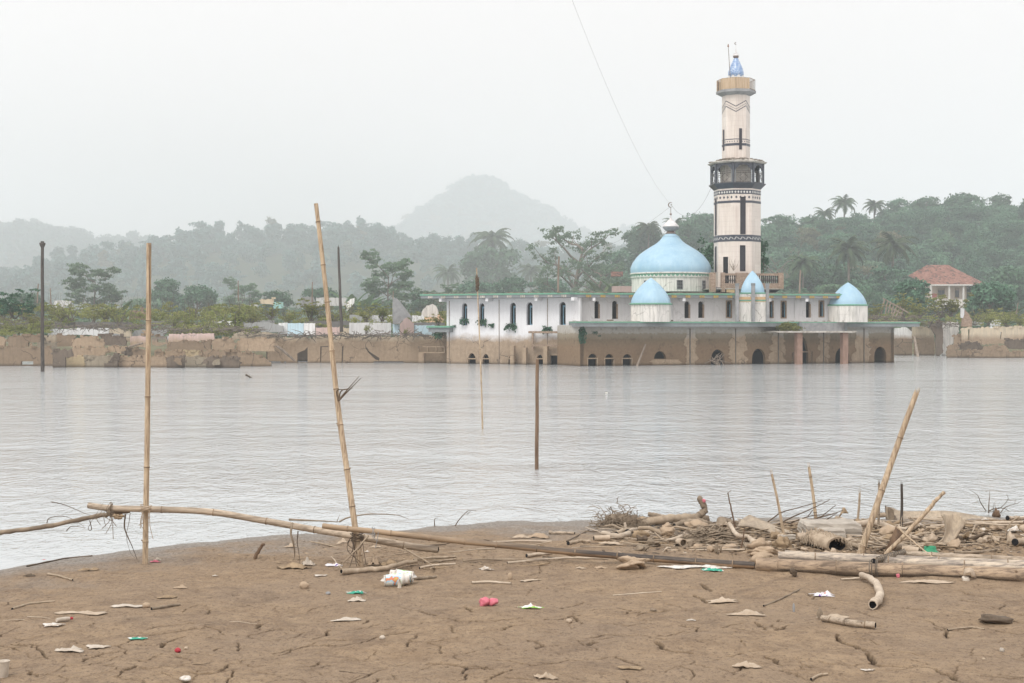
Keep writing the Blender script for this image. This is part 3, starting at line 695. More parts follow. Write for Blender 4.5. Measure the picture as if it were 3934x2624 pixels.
def palm_proto(seed, h=9.0, nf=23, L=3.0):
    rg_ = random.Random(seed); root = thing('coconut_palm', (0,0,0), 'palm', 'palm tree')
    b = MB(); lean = rg_.uniform(-.8, .8)
    b.tube([(lean * (t ** 2), 0, h * t) for t in [0, .1, .3, .5, .7, .9, 1]], [.24, .17, .15, .14, .13, .13, .15], 8)
    b.build('trunk', MAT['bark'], root)
    c = MB(); top = Vector((lean, 0, h))
    for k in range(nf):
        a = k * 2.39996 + rg_.random() * .3; el = 1.15 - 1.55 * (k / nf) + rg_.uniform(-.1, .1); l = L * rg_.uniform(.85, 1.1)
        rib = []; p = top.copy(); e = el
        for j in range(9):
            rib.append(p.copy()); p = p + Vector((math.cos(a) * math.cos(e), math.sin(a) * math.cos(e), math.sin(e))) * l / 8; e -= .17 + .02 * j
        c.tube(rib, [.035] * 5 + [.02] * 4, 3, cap=False)
        for j in range(1, 9):
            for sub in (0, .5):
                q = rib[j - 1].lerp(rib[j], sub); t = (rib[j] - rib[j-1]).normalized(); sd = t.cross(Vector((0,0,1))).normalized()
                ll = .75 * math.sin(math.pi * min(.93, (j + sub) / 9 + .08)) * l / 3
                for sg in (-1, 1):
                    tip = q + (sd * sg * .8 + t * .55 + Vector((0,0,-.45 - .2 * rg_.random()))) * ll
                    c.add([q - t * .10, q + t * .15, tip], [(0,1,2)])
    c.build('crown', MAT['leaf_palm'], root); return root
def banana_proto(seed, n=9, L=2.2):
    rg_ = random.Random(seed); root = thing('banana_plant', (0,0,0), 'banana', 'banana plant')
    b = MB(); b.tube([(0,0,0),(.03,0,.8),(0,.02,1.5)], [.16,.13,.09], 8); b.build('stem', MAT['bark'], root)
    c = MB()
    for k in range(n):
        a = k * 2.4 + rg_.random(); e = 1.35 - .1 * k * rg_.uniform(.5, 1.2); p = Vector((0,0,1.4)); rib = []
        for j in range(8):
            rib.append(p.copy()); p = p + Vector((math.cos(a) * math.cos(e), math.sin(a) * math.cos(e), math.sin(e))) * L / 7; e -= .16
        V = []; 
        for j, q in enumerate(rib):
            t = (rib[min(j+1,7)] - rib[max(j-1,0)]).normalized(); sd = t.cross(Vector((0,0,1))).normalized(); w = .3 * math.sin(math.pi * min(.97, j / 7 + .03)) ** .6 * (1 if j else .15)
            V += [q + sd * w + Vector((0,0,-w*.35)), q, q - sd * w + Vector((0,0,-w*.35))]
        c.add(V, [(3*j+m, 3*j+m+1, 3*j+m+4, 3*j+m+3) for j in range(7) for m in range(2)])
    c.build('leaf', MAT['leaf_banana'], root); return root
broad = [tree_proto('broad', s) for s in (1, 2, 3)]; tier = [tree_proto('tier', s) for s in (4, 5)]
sparse = [tree_proto('sparse', 6)]; bare = [tree_proto('bare', s) for s in (7, 8)]
palms = [palm_proto(s) for s in (11, 12, 13)]; bananas = [banana_proto(s) for s in (21, 22)]
_used = set()
def place(protos, u, vtop, Y, label, base=None, hp=8.0, group=None, k=0, vbase=None):
    """stand a tree so that its top reaches row vtop at distance Y; hp = prototype height"""
    p = protos[k % len(protos)]; Y = Y * 2.24 if Y >= 211 else (Y * 1.92 if Y >= 160 else Y * 1.3); ztop = H + (VH - vtop) / F * Y; x = (u - CX) / F * Y
    zb = base if base is not None else float(z_land(np.array(x), np.array(float(Y))))
    s = max(.2, (ztop - zb) / hp); loc = (x, Y, zb); rz = R.uniform(0, 6.28)
    if p.name not in _used:
        _used.add(p.name); p.location = loc; p.rotation_euler = (0,0,rz); p.scale = (s,)*3; p['label'] = label
        if group: p['group'] = group
        return p
    return dup(p, loc, rz, s, label, group)
def hz(fn, u, Y):
    Y = Y * 2.24; return float(fn(np.array((u - CX) / F * Y), np.array(float(Y)))) - .3
gR = 'palms on the right hillside'; gT = 'trees along the far bank'
for i, (u, v, Y, l) in enumerate([
 (3243,745,243,'tall coconut palm standing highest above the right hill skyline'),(3358,757,246,'coconut palm on the right skyline just right of the tallest palm'),
 (3262,900,176,'coconut palm with drooping crown below the tallest skyline palm'),(3430,885,178,'wide coconut palm halfway up the slope above the red roofed house'),
 (2492,838,232,'coconut palm rising left of the big blue dome finial'),(2602,832,236,'small coconut palm showing just right of the dome finial'),
 (3170,792,244,'palm with ragged crown on the skyline left of the tallest palm'),(3085,960,177,'low palm among trees right of the minaret')]):
    place(palms, u, v, Y, l, hz(ZR, u, Y) if Y >= 211 else None, 10.6, gR, i)
place(palms, 1893, 862, 330, 'lone dark palm standing above trees in front of the mountain', 6, 10.6, 'palms before the mountain', 1)
for i, (u, v, Y, l) in enumerate([
 (1720,1010,330,'dark hazy palm low behind the left end of the mosque roof'),(2040,1000,330,'hazy palm left of the pale pole behind the mosque')]):
    place(palms, u, v, Y, l, None, 10.6, 'hazy palms behind the mosque', i)
place(broad, 1893, 935, 320, 'dark hazy tree massed under the lone palm', 6, 8.6, None, 1)
place(tier, 365, 1035, 170, 'dark green tiered tree left of the tall upright bamboo', None, 7.8, None, 0)
place(tier, 1490, 1012, 165, 'dark green tiered tree right of the leaning bamboo', None, 7.8, None, 1)
place(broad, 2705, 806, 242, 'rounded tall tree against the sky just left of the minaret', hz(ZR, 2705, 242), 8.6, None, 0)
place(sparse, 2205, 868, 190, 'tall sparse tree with pale crooked trunk behind the mosque roof', None, 9.8)
place(sparse, 2290, 1000, 186, 'lower sparse yellowish tree beside the tall crooked one', None, 9.8)
place(bare, 2975, 925, 190, 'leafless reddish tree right of the minaret', None, 8.3, None, 0)
place(bare, 3060, 985, 185, 'smaller leafless tree between minaret and right turret', None, 8.3, None, 1)
for i, (u, v, Y, l) in enumerate([
 (2480,858,236,'dense tree left of the big dome below the palm'),(2640,850,226,'dark tree behind the right shoulder of the big dome'),
 (2990,815,240,'skyline tree just right of the minaret gallery'),(3120,820,238,'loose skyline tree between minaret and tall palm'),
 (3450,762,247,'bushy skyline tree above and left of the red roof'),(3560,745,249,'high skyline tree straight above the red roofed house'),
 (3700,735,248,'tallest rounded tree on the right skyline'),(3840,748,246,'skyline tree near the right edge of the view'),
 (3880,1010,172,'big pale green tree right of the red roofed house'),(3835,1080,165,'dark tree at the foot of the hill by the right edge'),
 (3420,1020,176,'large leafy tree hiding the left eave of the red roofed house'),(3300,1060,172,'leafy tree behind the right blue turret'),
 (3180,1000,182,'leafy tree behind the roof left of the right turret'),(3500,1075,150,'small dark tree hiding the left wall of the red roofed house'),
 (3805,1070,155,'small tree hiding the right end of the red roofed house'),
 (3090,1040,180,'leafy tree low right of the minaret balcony'),(2380,960,215,'tree at the left foot of the right hill')]):
    place(broad, u, v, Y, l, hz(ZR, u, Y) if Y >= 211 else None, 8.6, 'trees on the right hillside', i + 1)
for i, (u, v, Y, l) in enumerate([
 (645,1075,200,'small round tree in the scrub right of the tall upright bamboo'),(760,1090,190,'low tree right of the small round tree'),
 (100,1120,165,'wide low tree behind the left dark pole'),(930,1085,200,'flat topped tree below the hill, left of the leaning bamboo'),
 (1050,1110,185,'low spreading tree left of the leaning bamboo'),(1230,1100,190,'low tree seen behind the leaning bamboo'),
 (1620,1120,175,'spreading low tree left of the mosque'),(1700,1105,170,'low spreading tree beside the mosque left wall'),
 (1830,1075,210,'hazy bush-like tree behind the mosque roof left end'),(1960,1070,205,'hazy round tree behind the mosque roof'),
 (2100,1060,200,'hazy tree left of the sparse crooked tree'),(2400,1050,190,'tree just left of the big dome drum')]):
    place(tier if i % 4 == 3 else broad, u, v, Y, l, None, 8.4, gT, i + 2)
for i, (u, v, Y, l) in enumerate([
 (1350,1095,165,'banana clump right of the leaning bamboo and dark pole'),(1400,1110,160,'second banana clump beside the first one'),
 (1680,1095,190,'banana plant above the left end of the mosque roof'),(2330,1050,170,'banana plant left of the big dome'),
 (2390,1045,168,'banana plant touching the big dome drum'),(3705,1130,158,'banana plant in front of the house right side'),
 (3830,1155,156,'banana plant near the right edge above the ruins'),(3870,1150,155,'rightmost banana plant above the ruins'),
 (455,1140,150,'small banana plant in scrub left of the upright bamboo')]):
    place(bananas, u, v, Y, l, None, 3.3, 'banana plants on the far bank', i)
# lowland scrub between ruins and hills
low_p = [crown(rg, 3.0, 1.6, 1.8, 900, .2, 9) for _ in range(4)] + [crown(rg, 4.0, 1.0, 3.2, 700, .2, 12, .7) for _ in range(2)]
pts = scatter(-100, 2300, 138, 330, 130, rg, .7) + scatter(2900, 4100, 170, 250, 60, rg)
mass('bushes', z_land, pts, low_p, MAT['leaf_low'], 'green bushes spread over the far bank behind the ruins', rg, .5, .95)
mass('bushes', z_land, scatter(-100, 2300, 330, 990, 190, rg), [q * 2.2 for q in low_p], MAT['leaf_low'], 'hazy bushes between the far bank and the hills', rg, .6, 1.2)
mass('forest', z_land, scatter(2350, 4100, 300, 375, 120, rg), [q * 1.5 for q in near_p], MAT['leaf'], 'trees at the foot of the right hillside', rg, .5, .8)
# ------------------------------------------------------------------ walls given by two plan points
class Plane:
    def __init__(s, u0, Y0, u1, Y1):
        s.p0 = Vector(((u0 - CX) / F * Y0, Y0, 0)); s.p1 = Vector(((u1 - CX) / F * Y1, Y1, 0))
        s.t = (s.p1 - s.p0).normalized(); s.n = Vector((s.t.y, -s.t.x, 0)); s.len = (s.p1 - s.p0).length
        if s.n.y > 0: s.n = -s.n
    def c(s, u, v, off=0.0):
        """photo pixel -> (along, height) on the plane pushed 'off' metres towards the viewer"""
        p0 = s.p0 + s.n * off; k = (u - CX) / F
        a = (k * p0.y - p0.x) / (s.t.x - k * s.t.y); Y = p0.y + a * s.t.y
        return (a, H + (VH - v) / F * Y)
    def fr(s, a, z, off=0.0):
        p = s.p0 + s.t * a + s.n * off; return Vector((p.x, p.y, z))
    def w(s, u, v, off=0.0): return s.fr(*s.c(u, v, off), off)
    def box(s, b, u0, u1, v0, v1, of, ob, mi=0, z0=None, z1=None):
        a0, t = s.c(u0, v0, of); a1, _ = s.c(u1, v0, of); zt = t if z1 is None else z1; zb = s.c(u0, v1, of)[1] if z0 is None else z0
        b.slab(s.fr, [(a0, zb), (a1, zb), (a1, zt), (a0, zt)], [], of, ob, mi)
def arch(a0, a1, z0, z1, kind='round', n=10):
    """closed outline of an opening, base first"""
    m = (a0 + a1) / 2; w = (a1 - a0) / 2; r = []
    if kind == 'rect': return [(a0, z0), (a1, z0), (a1, z1), (a0, z1)]
    hh = {'round': w, 'point': w * 1.35, 'round2': w * 1.3, 'lunette': z1 - z0, 'tall': w * 2.4}[kind]; zs = z1 - hh
    if kind == 'lunette': zs = z0
    r = [(a0, z0), (a1, z0)] if kind != 'lunette' else []
    for i in range(n + 1):
        t = i / n
        if kind in ('round', 'lunette', 'round2'): th = math.pi * t; r.append((m + w * math.cos(th), zs + hh * math.sin(th)))
        else:
            x = 1 - 2 * t; r.append((m + w * x, zs + hh * (1 - abs(x) ** 1.9) ** .72))
    if kind != 'lunette': r = r[:2] + [p for p in r[2:]]
    return r
def nib(holes_): return holes_

MQ = thing('mosque', W(2600, 1400, 112).xyz * 1, 'white mosque with large sky blue dome and turrets standing flooded in the lake', 'mosque')
MQ.location = (W(2600, 1260, 112).x, 112, 0)

LW = Plane(1716, 112, 2229, 107.6)                 # left wing facade
FW = Plane(2229, 104.2, 3434, 115.0)               # front block facade
UW = Plane(2205, 108.4, 3230, 112.5)               # set-back upper storey above the front block
def win(pl, u0, u1, v0, v1, kind): 
    a0, z1 = pl.c(u0, v0); a1, _ = pl.c(u1, v0); z0 = pl.c(u0, v1)[1]; return arch(a0, a1, z0, z1, kind)
c2 = lambda x, y: (1600 + x / 2.351, 1050 + y / 2.351); c3 = lambda x, y: (2500 + x / 2.351, 1050 + y / 2.351)
def cw(f, x0, x1, y0, y1): return f(x0, y0)[0], f(x1, y0)[0], f(0, y0)[1], f(0, y1)[1]

# left wing wall ---------------------------------------------------------------
LWw = [cw(c2, *q) for q in [(410,458,270,470),(565,612,270,475),(843,897,265,465),(993,1048,262,467),(1290,1347,258,467)]]
LWl = [cw(c2, *q) for q in [(465,535,720,860),(597,655,728,860),(830,900,730,860),(1085,1142,733,860)]]
b = MB(); aL, aR = 0, LW.len
hol = [win(LW, *q, 'round') for q in LWw] + [win(LW, q[0], q[1], q[2], 1420, 'point') for q in LWl] + [win(LW, *cw(c2, 1203, 1290, 738, 900), 'rect')]
zt = 5.1
b.slab(LW.fr, [(aL, -1.6), (aR, -1.6), (aR, zt), (aL, zt)], hol, 0, -.35)
b.build('wing_wall', MAT['wing'], MQ)
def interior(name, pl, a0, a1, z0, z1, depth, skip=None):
    """rooms behind a facade, their shade painted near-black: back wall, side walls, ceiling and floor"""
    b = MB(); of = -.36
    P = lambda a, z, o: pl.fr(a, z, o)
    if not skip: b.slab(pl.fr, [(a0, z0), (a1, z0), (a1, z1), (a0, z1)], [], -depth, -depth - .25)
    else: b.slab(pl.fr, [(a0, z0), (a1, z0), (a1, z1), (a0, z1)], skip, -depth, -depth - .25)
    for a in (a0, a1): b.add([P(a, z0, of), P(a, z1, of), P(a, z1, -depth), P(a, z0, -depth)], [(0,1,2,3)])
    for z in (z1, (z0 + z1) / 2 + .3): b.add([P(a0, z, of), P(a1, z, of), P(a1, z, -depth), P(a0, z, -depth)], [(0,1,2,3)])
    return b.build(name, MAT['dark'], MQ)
_q = cw(c2, 1240, 1300, 760, 900); _a0, _z1 = LW.c(_q[0], _q[2]); _a1, _ = LW.c(_q[1], _q[2])
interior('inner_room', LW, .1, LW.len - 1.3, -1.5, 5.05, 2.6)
b = MB()                                           # end wall of the wing seen at an angle, and its back
b.slab(lambda a, z, o: LW.fr(0, z, -.35) - LW.n * a + LW.t * o, [(0, -1.6), (6, -1.6), (6, zt), (0, zt)], [], 0, .3)
b.build('end_wall', MAT['wing'], MQ)
# window frames of the wing: blue leaf set in the reveal
def leaf_frame(pl, q, kind, mat, name='window_frame', off=-.20, sub=None, th=.05, full=False):
    u0, u1, v0, v1 = q; a0, z1 = pl.c(u0, v0); a1, _ = pl.c(u1, v0); z0 = pl.c(u0, v1)[1]
    if not full: a0 = a0 + (a1 - a0) * .42; z1 = z0 + (z1 - z0) * .86
    o = arch(a0, a1 - .01, z0 + .01, z1 - .01, 'rect' if not full else kind); w = (a1 - a0)
    inn = arch(a0 + .07, a1 - .08, z0 + .08, z1 - (.14 if not full else .09), 'point')
    b = MB(); b.slab(pl.fr, o, [inn], off, off - th)
    return b.build(name, mat, MQ)
for i, q in enumerate(LWw): leaf_frame(LW, q, 'round', MAT['blue_frame'])
for q in LWl:
    u0, u1, v0, v1 = q; b = MB(); LW.box(b, u0 - 3, u1 + 3, 1376, 1380, .03, -.1); 
    for u in (u0 - 3, u1): LW.box(b, u, u + 3, 1376, 1412, .03, -.1)
    b.build('lower_window_frame', MAT['pilaster'], MQ)
q = cw(c2, 1200, 1293, 732, 900); b = MB()
LW.box(b, q[0], q[1], q[2], q[2] + 4, .05, -.1)
for u in (q[0], q[1] - 2.5): LW.box(b, u, u + 2.5, q[2] + 4, 1425, .05, -.1)
b.build('door_frame', MAT['pilaster'], MQ)
for x0, x1, y0 in ((845,878,655),(955,988,672),(1145,1180,660)):   # stub columns standing free before the wing
    b = MB(); u0, u1, v0, _ = cw(c2, x0, x1, y0, 0); LW.box(b, u0, u1, v0, 1420, .75, .35, z0=-1.5); b.build('stub_column', MAT['pilaster'], MQ)
for x, y0, y1 in ((293,250,815),(743,240,820),(1180,225,640)):     # thin down-pipes and joints
    b = MB(); u, v = c2(x, y0); LW.box(b, u, u + 1.6, v, c2(0, y1)[1], .05, -.02); b.build('downpipe', MAT['pole_pale'], MQ)
b = MB()
for x0, x1, y0, y1 in ((1010,1335,522,542),(1040,1320,643,660)): u0, u1, v0, v1 = cw(c2, x0, x1, y0, y1); LW.box(b, u0, u1, v0, v1, .42, .28)
for x0, x1, y0, y1 in ((1040,1056,542,690),(1292,1309,542,694)): u0, u1, v0, v1 = cw(c2, x0, x1, y0, y1); LW.box(b, u0, u1, v0, v1, .40, .30)
for x in (1048, 1300):
    for y in (532, 650): p = LW.w(*c2(x, y), .3); b.bar(p, p - LW.n * .4, .12)
b.build('timber_bracket_frame', MAT['brown_frame'], MQ)

# upper storey wall ---------------------------------------------------------------
UWw = [(cw(c2,1608,1652,250,408),'round'),(cw(c2,1768,1815,248,412),'round'),(cw(c3,305,352,252,405),'round'),(cw(c3,430,478,252,403),'round'),
       (cw(c3,683,728,247,398),'rect'),(cw(c3,1068,1105,250,400),'rect'),(cw(c3,1178,1222,250,402),'rect'),(cw(c3,1402,1442,250,400),'round'),(cw(c3,1520,1562,248,393),'rect')]
b = MB(); b.slab(UW.fr, [(0, 2.9), (UW.len, 2.9), (UW.len, 5.12), (0, 5.12)], [win(UW, *q, k) for q, k in UWw], 0, -.3)
b.build('upper_wall', MAT['upper'], MQ)
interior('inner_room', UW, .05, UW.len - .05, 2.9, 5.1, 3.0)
for q, k in UWw:
    if k == 'rect':
        a0, z1 = UW.c(q[0], q[2]); a1, _ = UW.c(q[1], q[2]); z0 = UW.c(q[0], q[3])[1]
        b = MB(); b.slab(UW.fr, [(a0-.05, z0-.05), (a1+.05, z0-.05), (a1+.05, z1+.03), (a0-.05, z1+.03)], [arch(a0+.04, a1-.04, z0+.03, z1-.04, 'round')], .03, -.08)
        fr_ = b.build('window_frame', MAT['brown_frame'], MQ)
        b = MB(); UW.box(b, q[1] - 7, q[1] - 2, q[2] + 14, q[3] - 2, -.1, -.14); b.build('shutter', MAT['blue_frame'], fr_)
    else:
        b = MB(); UW.box(b, q[1] - 3.2, q[1] + 2.2, q[2] + 12, q[3], .02, -.2); b.build('broken_reveal', MAT['brown_frame'], MQ)
for x in (200, 565, 1300, 1065): 
    b = MB(); u, v = c3(x, 0); UW.box(b, u, u + 3, 1140, 1223, .06, -.02); b.build('wall_pilaster', MAT['upper'], MQ)

# upper roof slab with green edge, beams and brackets -------------------------------
def eave(name, pts, z0, z1, mat, extra=None):
    b = MB(); n = len(pts); b.add([(x, y, z0) for x, y in pts] + [(x, y, z1) for x, y in pts], [tuple(range(n)), tuple(range(n, 2*n))] + [(k, (k+1) % n, n+(k+1) % n, n+k) for k in range(n)])
    return b.build(name, mat, MQ)
def xy(p): return (p.x, p.y)
def off_pts(k=0.0, back=7.0):
    A = LW.fr(-1.75 - k, 0, 1.05 + k); B = LW.fr(LW.len * .96, 0, 1.05 + k)
    C = UW.fr(-.2, 0, 1.0 + k); D = UW.fr(UW.len + .7 + k, 0, 1.0 + k)
    Cx = B if B.x < C.x else C
    return [xy(A), xy(B), xy(C), xy(D), xy(D - UW.n * (back + k)), xy(UW.fr(0, 0, -back)), xy(LW.fr(-1.75 - k, 0, -5.5))]
eave('roof_slab', off_pts(0), 5.12, 5.33, MAT['fascia_grey'])
eave('roof_edge_trim', off_pts(.06), 5.332, 5.46, MAT['green_trim'])
b = MB(); rr = random.Random(4)
for pl, L0, L1 in ((LW, -1.7, LW.len*.96), (UW, 0, UW.len + .5)):
    a = L0
    while a < L1:
        w = rr.uniform(.25, .9); h = rr.uniform(.02, .10); p = pl.fr(a, 5.46 + h / 2 - .01, .85 - rr.random() * .3); b.box(p, (w, rr.uniform(.3,.6), h), rr.uniform(-.3,.3)); a += w * .7
b.build('roof_debris', MAT['debris'], MQ)
for pl, L0, L1, yel in ((LW, -1.2, LW.len - .3, 0), (UW, .6, UW.len, 1)):
    a = L0 + .3; st = 1.12
    while a < L1:
        b = MB()
        for j in (-1, 0, 1): b.slab(pl.fr, [(a + j*.14 - .045, 5.10), (a + j*.14 + .045, 5.14), (a + j*.14 + .03, 5.30), (a + j*.14 - .06, 5.30)], [], 1.09, 1.04)
        b.build('eave_ornament', MAT['yellow_orn'] if yel else MAT['roof_white'], MQ); a += st
for f, x, pl in ((c2,217,LW),(c2,637,LW),(c2,1081,LW),(c2,1411,LW),(c2,1602,UW),(c3,300,UW),(c3,1076,UW),(c3,1409,UW)):
    u = f(x, 0)[0]; b = MB(); a, _ = pl.c(u, 1150, .9); b.slab(pl.fr, [(a-.11, 4.86), (a+.11, 4.86), (a+.11, 5.115), (a-.11, 5.115)], [], .95, -.05)
    b.build('roof_beam', MAT['wing'], MQ)

# front block -----------------------------------------------------------------------
FWo = [(cw(c2,1552,1630,727,900),'round'),(cw(c2,1706,1778,729,900),'round'),(cw(c2,1864,1943,730,900),'round'),(cw(c3,30,138,703,773),'lunette'),
       (cw(c3,548,663,692,900),'tall0'),(cw(c3,918,1032,685,900),'tall0'),(cw(c3,1312,1423,570,900),'tall'),(cw(c3,1670,1790,673,900),'tall0'),(cw(c3,2022,2125,667,900),'tall0'),
       (cw(c3,1275,1292,710,900),'rect'),(cw(c3,1445,1461,705,900),'rect')]
def win2(q, k):
    a0, z1 = FW.c(q[0], q[2]); a1, _ = FW.c(q[1], q[2])
    if k == 'lunette': return arch(a0, a1, FW.c(q[0], q[3])[1], z1, k)
    if k == 'tall0': return arch(a0 - .03, a1 + .03, -1.2, z1 + .04, 'round2')
    if k == 'tall': return arch(a0, a1, -1.2, z1, 'tall')
    return arch(a0, a1, -1.2, z1, k)
b = MB(); b.slab(FW.fr, [(0, -1.6), (FW.len, -1.6), (FW.len, 3.0), (0, 3.0)], [win2(*x) for x in FWo], 0, -.3)
b.build('front_wall', MAT['front'], MQ)
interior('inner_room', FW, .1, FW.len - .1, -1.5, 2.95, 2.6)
b = MB(); b.slab(lambda a, z, o: FW.fr(FW.len, z, 0) - FW.n * a - FW.t * o, [(.0, -1.6), (5, -1.6), (5, 3.0), (.0, 3.0)], [], -.02, .3); b.build('side_wall', MAT['front'], MQ); b = MB()
b.slab(lambda a, z, o: FW.fr(0, z, 0) - FW.n * a + FW.t * o, [(.0, -1.6), (4, -1.6), (4, 3.0), (.0, 3.0)], [], -.02, .3); b.build('side_wall', MAT['front'], MQ)
# smoother beige render left over the columns, ragged edges
def ragged_strip(pl, u0, u1, v0, v1, seed, amp=5, off=.03):
    rr = random.Random(seed); L, Rr = [], []; n = 16
    n = 26; wl, wr = 0.0, 0.0
    for i in range(n + 1):
        v = v0 + (v1 - v0) * i / n; e = 1 + 1.2 * (i / n); wl = wl * .85 + rr.gauss(0, amp * .75); wr = wr * .85 + rr.gauss(0, amp * .75)
        L.append(pl.c(u0 - abs(wl) * e + rr.gauss(0, 1), v)); Rr.append(pl.c(u1 + abs(wr) * e + rr.gauss(0, 1), v))
    b = MB(); b.slab(pl.fr, L + Rr[::-1], [], off, -.01); return b.build('render_patch', MAT['pilaster'], MQ)
for i, (x0, x1) in enumerate(((330,395),(740,838),(1108,1195),(1540,1600),(1858,1960))): ragged_strip(FW, c3(x0,0)[0], c3(x1,0)[0], 1266, 1412, 30 + i, 4)
for i, (x0, x1, y0, y1) in enumerate(((20,250,778,826),(2200,2201,0,0))[:1]): ragged_strip(FW, c3(x0,0)[0], c3(x1,0)[0], c3(0,y0)[1], c3(0,y1)[1], 40 + i, 3)
for x0, x1 in ((352,362),(766,772),(1150,1160),(1560,1567),(1925,1932)):
    b = MB(); FW.box(b, c3(x0,0)[0], c3(x1,0)[0], 1262, 1412, .075, .025); b.build('column_line', MAT['wood_grey'], MQ)
for q in [x[0] for x in FWo[:3]]:
    b = MB(); FW.box(b, q[0] - 4, q[1] + 4, 1375, 1379, .05, -.1)
    for u in (q[0] - 4, q[1] + 1): FW.box(b, u, u + 3, 1379, 1412, .05, -.1)
    b.build('lower_window_frame', MAT['pilaster'], MQ)
b = MB(); q = FWo[6][0]; FW.box(b, q[0], q[1], 1350, 1354, -.02, -.12); FW.box(b, (q[0]+q[1])/2 - 1.5, (q[0]+q[1])/2 + 1.5, 1354, 1412, -.02, -.12); b.build('door_frame', MAT['brown_frame'], MQ)
b = MB()
for (q, k) in FWo[9:]:
    for j in range(12):
        z = -.3 + j * .18; a0 = FW.c(q[0], 1300)[0]; a1 = FW.c(q[1], 1300)[0]; b.bar(FW.fr(a0, z, -.05), FW.fr(a1, z + .18, -.05), .03); b.bar(FW.fr(a1, z, -.05), FW.fr(a0, z + .18, -.05), .03)
b.build('lattice', MAT['pilaster'], MQ)
# lower roof (terrace) slab: polygon with the right end running past the wall
def terr(k=0.0):
    A = FW.fr(-1.0 - k, 0, 1.25 + k); B = FW.fr(FW.len + 1.55 + k, 0, 1.25 + k)
    return [xy(A), xy(B), xy(B - FW.n * 5), xy(UW.fr(UW.len, 0, -2)), xy(UW.fr(0, 0, -1.0)), xy(LW.fr(LW.len - .9, 0, .02)), ]
eave('terrace_slab', terr(0), 2.90, 3.17, MAT['fascia_grey'])
eave('terrace_edge_trim', terr(.05), 3.172, 3.27, MAT['green_trim'])
b = MB(); rr = random.Random(9)
eave('terrace_top', terr(-.1), 3.272, 3.31, MAT['roof_white'])
a = -.6
while a < FW.len + 1.6:
    w = rr.uniform(.1, .5); h = rr.uniform(.01, .06) * (2.2 if rr.random() < .1 else 1); b.box(FW.fr(a, 3.31 + h/2 - .01, .7 - rr.random() * .5), (w, rr.uniform(.1,.3), h), rr.uniform(-.5,.5)); a += rr.uniform(.1, .9)
b.build('terrace_debris', MAT['debris'], MQ)
b = MB(); FW.box(b, c3(1345,0)[0], c3(1775,0)[0], c3(0,447)[1], c3(0,522)[1], 1.34, 1.255); b.build('portal_fascia', MAT['conc'], MQ)
for x in (1345, 1757): b = MB(); FW.box(b, c3(x,0)[0], c3(x + 18,0)[0], c3(0,438)[1], c3(0,523)[1], 1.42, 1.342); b.build('fascia_pier', MAT['fascia_grey'], MQ)
b = MB(); rr = random.Random(3); a0 = FW.c(c3(1118,0)[0], 1270, 2.0)[0]; a1 = FW.c(c3(1870,0)[0], 1270, 2.0)[0]; zc = FW.c(c3(1500,0)[0], c3(0,524)[1], 2.0)[1]
b.slab(FW.fr, [(a0, zc - .02), (a0 + .3, zc - .1), (a1 - .4, zc - .11), (a1, zc - .03), (a1 - .2, zc + .02), (a0 + .2, zc + .03)], [], 2.0, 0)
b.build('portal_canopy', MAT['roof_white'], MQ)
for x0, x1 in ((1325,1371),(1737,1784)):
    b = MB(); FW.box(b, c3(x0,0)[0], c3(x1,0)[0], c3(0,548)[1], 1410, 1.75, 1.35, z0=-1.4, z1=zc - .115); b.build('portal_column', MAT['red_col'], MQ)
b = MB(); rr = random.Random(8); q = FWo[4][0]                    # branches jammed in the second arch
bj = thing('driftwood_tangle', FW.w(2760, 1400, .6), 'pale broken branches jammed in a flooded arch of the mosque front', 'driftwood')
for j in range(16):
    c = FW.w(rr.uniform(2742, 2775), rr.uniform(1368, 1400), .35 + rr.random() * .5); d = Vector((rr.gauss(0,1), rr.gauss(0,.3), rr.gauss(0,.8))).normalized() * rr.uniform(.25, .8)
    b.tube([c - d, c + Vector((0,0,rr.uniform(-.1,.1))), c + d], [.035, .03, .012], 5)
b.build('branch', MAT['pole_pale'], bj)
st = MB(); st.tube([FW.w(*c2(1990, 842), .8), FW.w(*c2(2068, 640), .35)], [.09, .07], 6); o = st.build('leaning_plank', MAT['pole_pale'], origin=FW.w(*c2(1990, 842), .8)); tag(o, 'pale plank leaning on the mosque front wall, foot in the water', 'plank')

# domes ----------------------------------------------------------------------------
def px(Y): return Y / F
Yd = 114.5; cx = (2577 - CX) / F * Yd; k = px(Yd)
def zv(v, Y): return H + (VH - v) / F * Y
prof = [(153,1049.6),(155,1042),(154.5,1030),(151.5,1022),(146,1009),(140,1001),(130,987.5),(118.6,976.6),(103,965),(86.7,954.6),(70,944.5),(54.9,935),(42,924),(35,915),(32.5,911)]
b = MB(); b.lathe((cx, Yd, 0), [(r * k, zv(v, Yd)) for r, v in prof], 64)
dm = b.build('main_dome', MAT['dome'], MQ)
b = MB(); b.lathe((cx, Yd, 0), [(33.5*k, zv(912,Yd)), (34*k, zv(911,Yd)), (19*k, zv(899,Yd))], 40); b.build('dome_collar', MAT['dome'], dm)
b = MB(); b.lathe((cx, Yd, 0), [(150*k, zv(1123,Yd)), (150*k, zv(1070,Yd))], 64); b.build('dome_drum', MAT['drum'], MQ)
b = MB(); 
b.lathe((cx, Yd, 0), [(150*k, zv(1070,Yd)), (154.5*k, zv(1068.5,Yd)), (154.5*k, zv(1066,Yd)), (150*k, zv(1065.5,Yd))], 64)
b.lathe((cx, Yd, 0), [(153*k, zv(1056,Yd)), (157*k, zv(1054.5,Yd)), (157*k, zv(1051,Yd)), (150*k, zv(1049.2,Yd))], 64); b.build('dome_cornice', MAT['drum'], MQ)
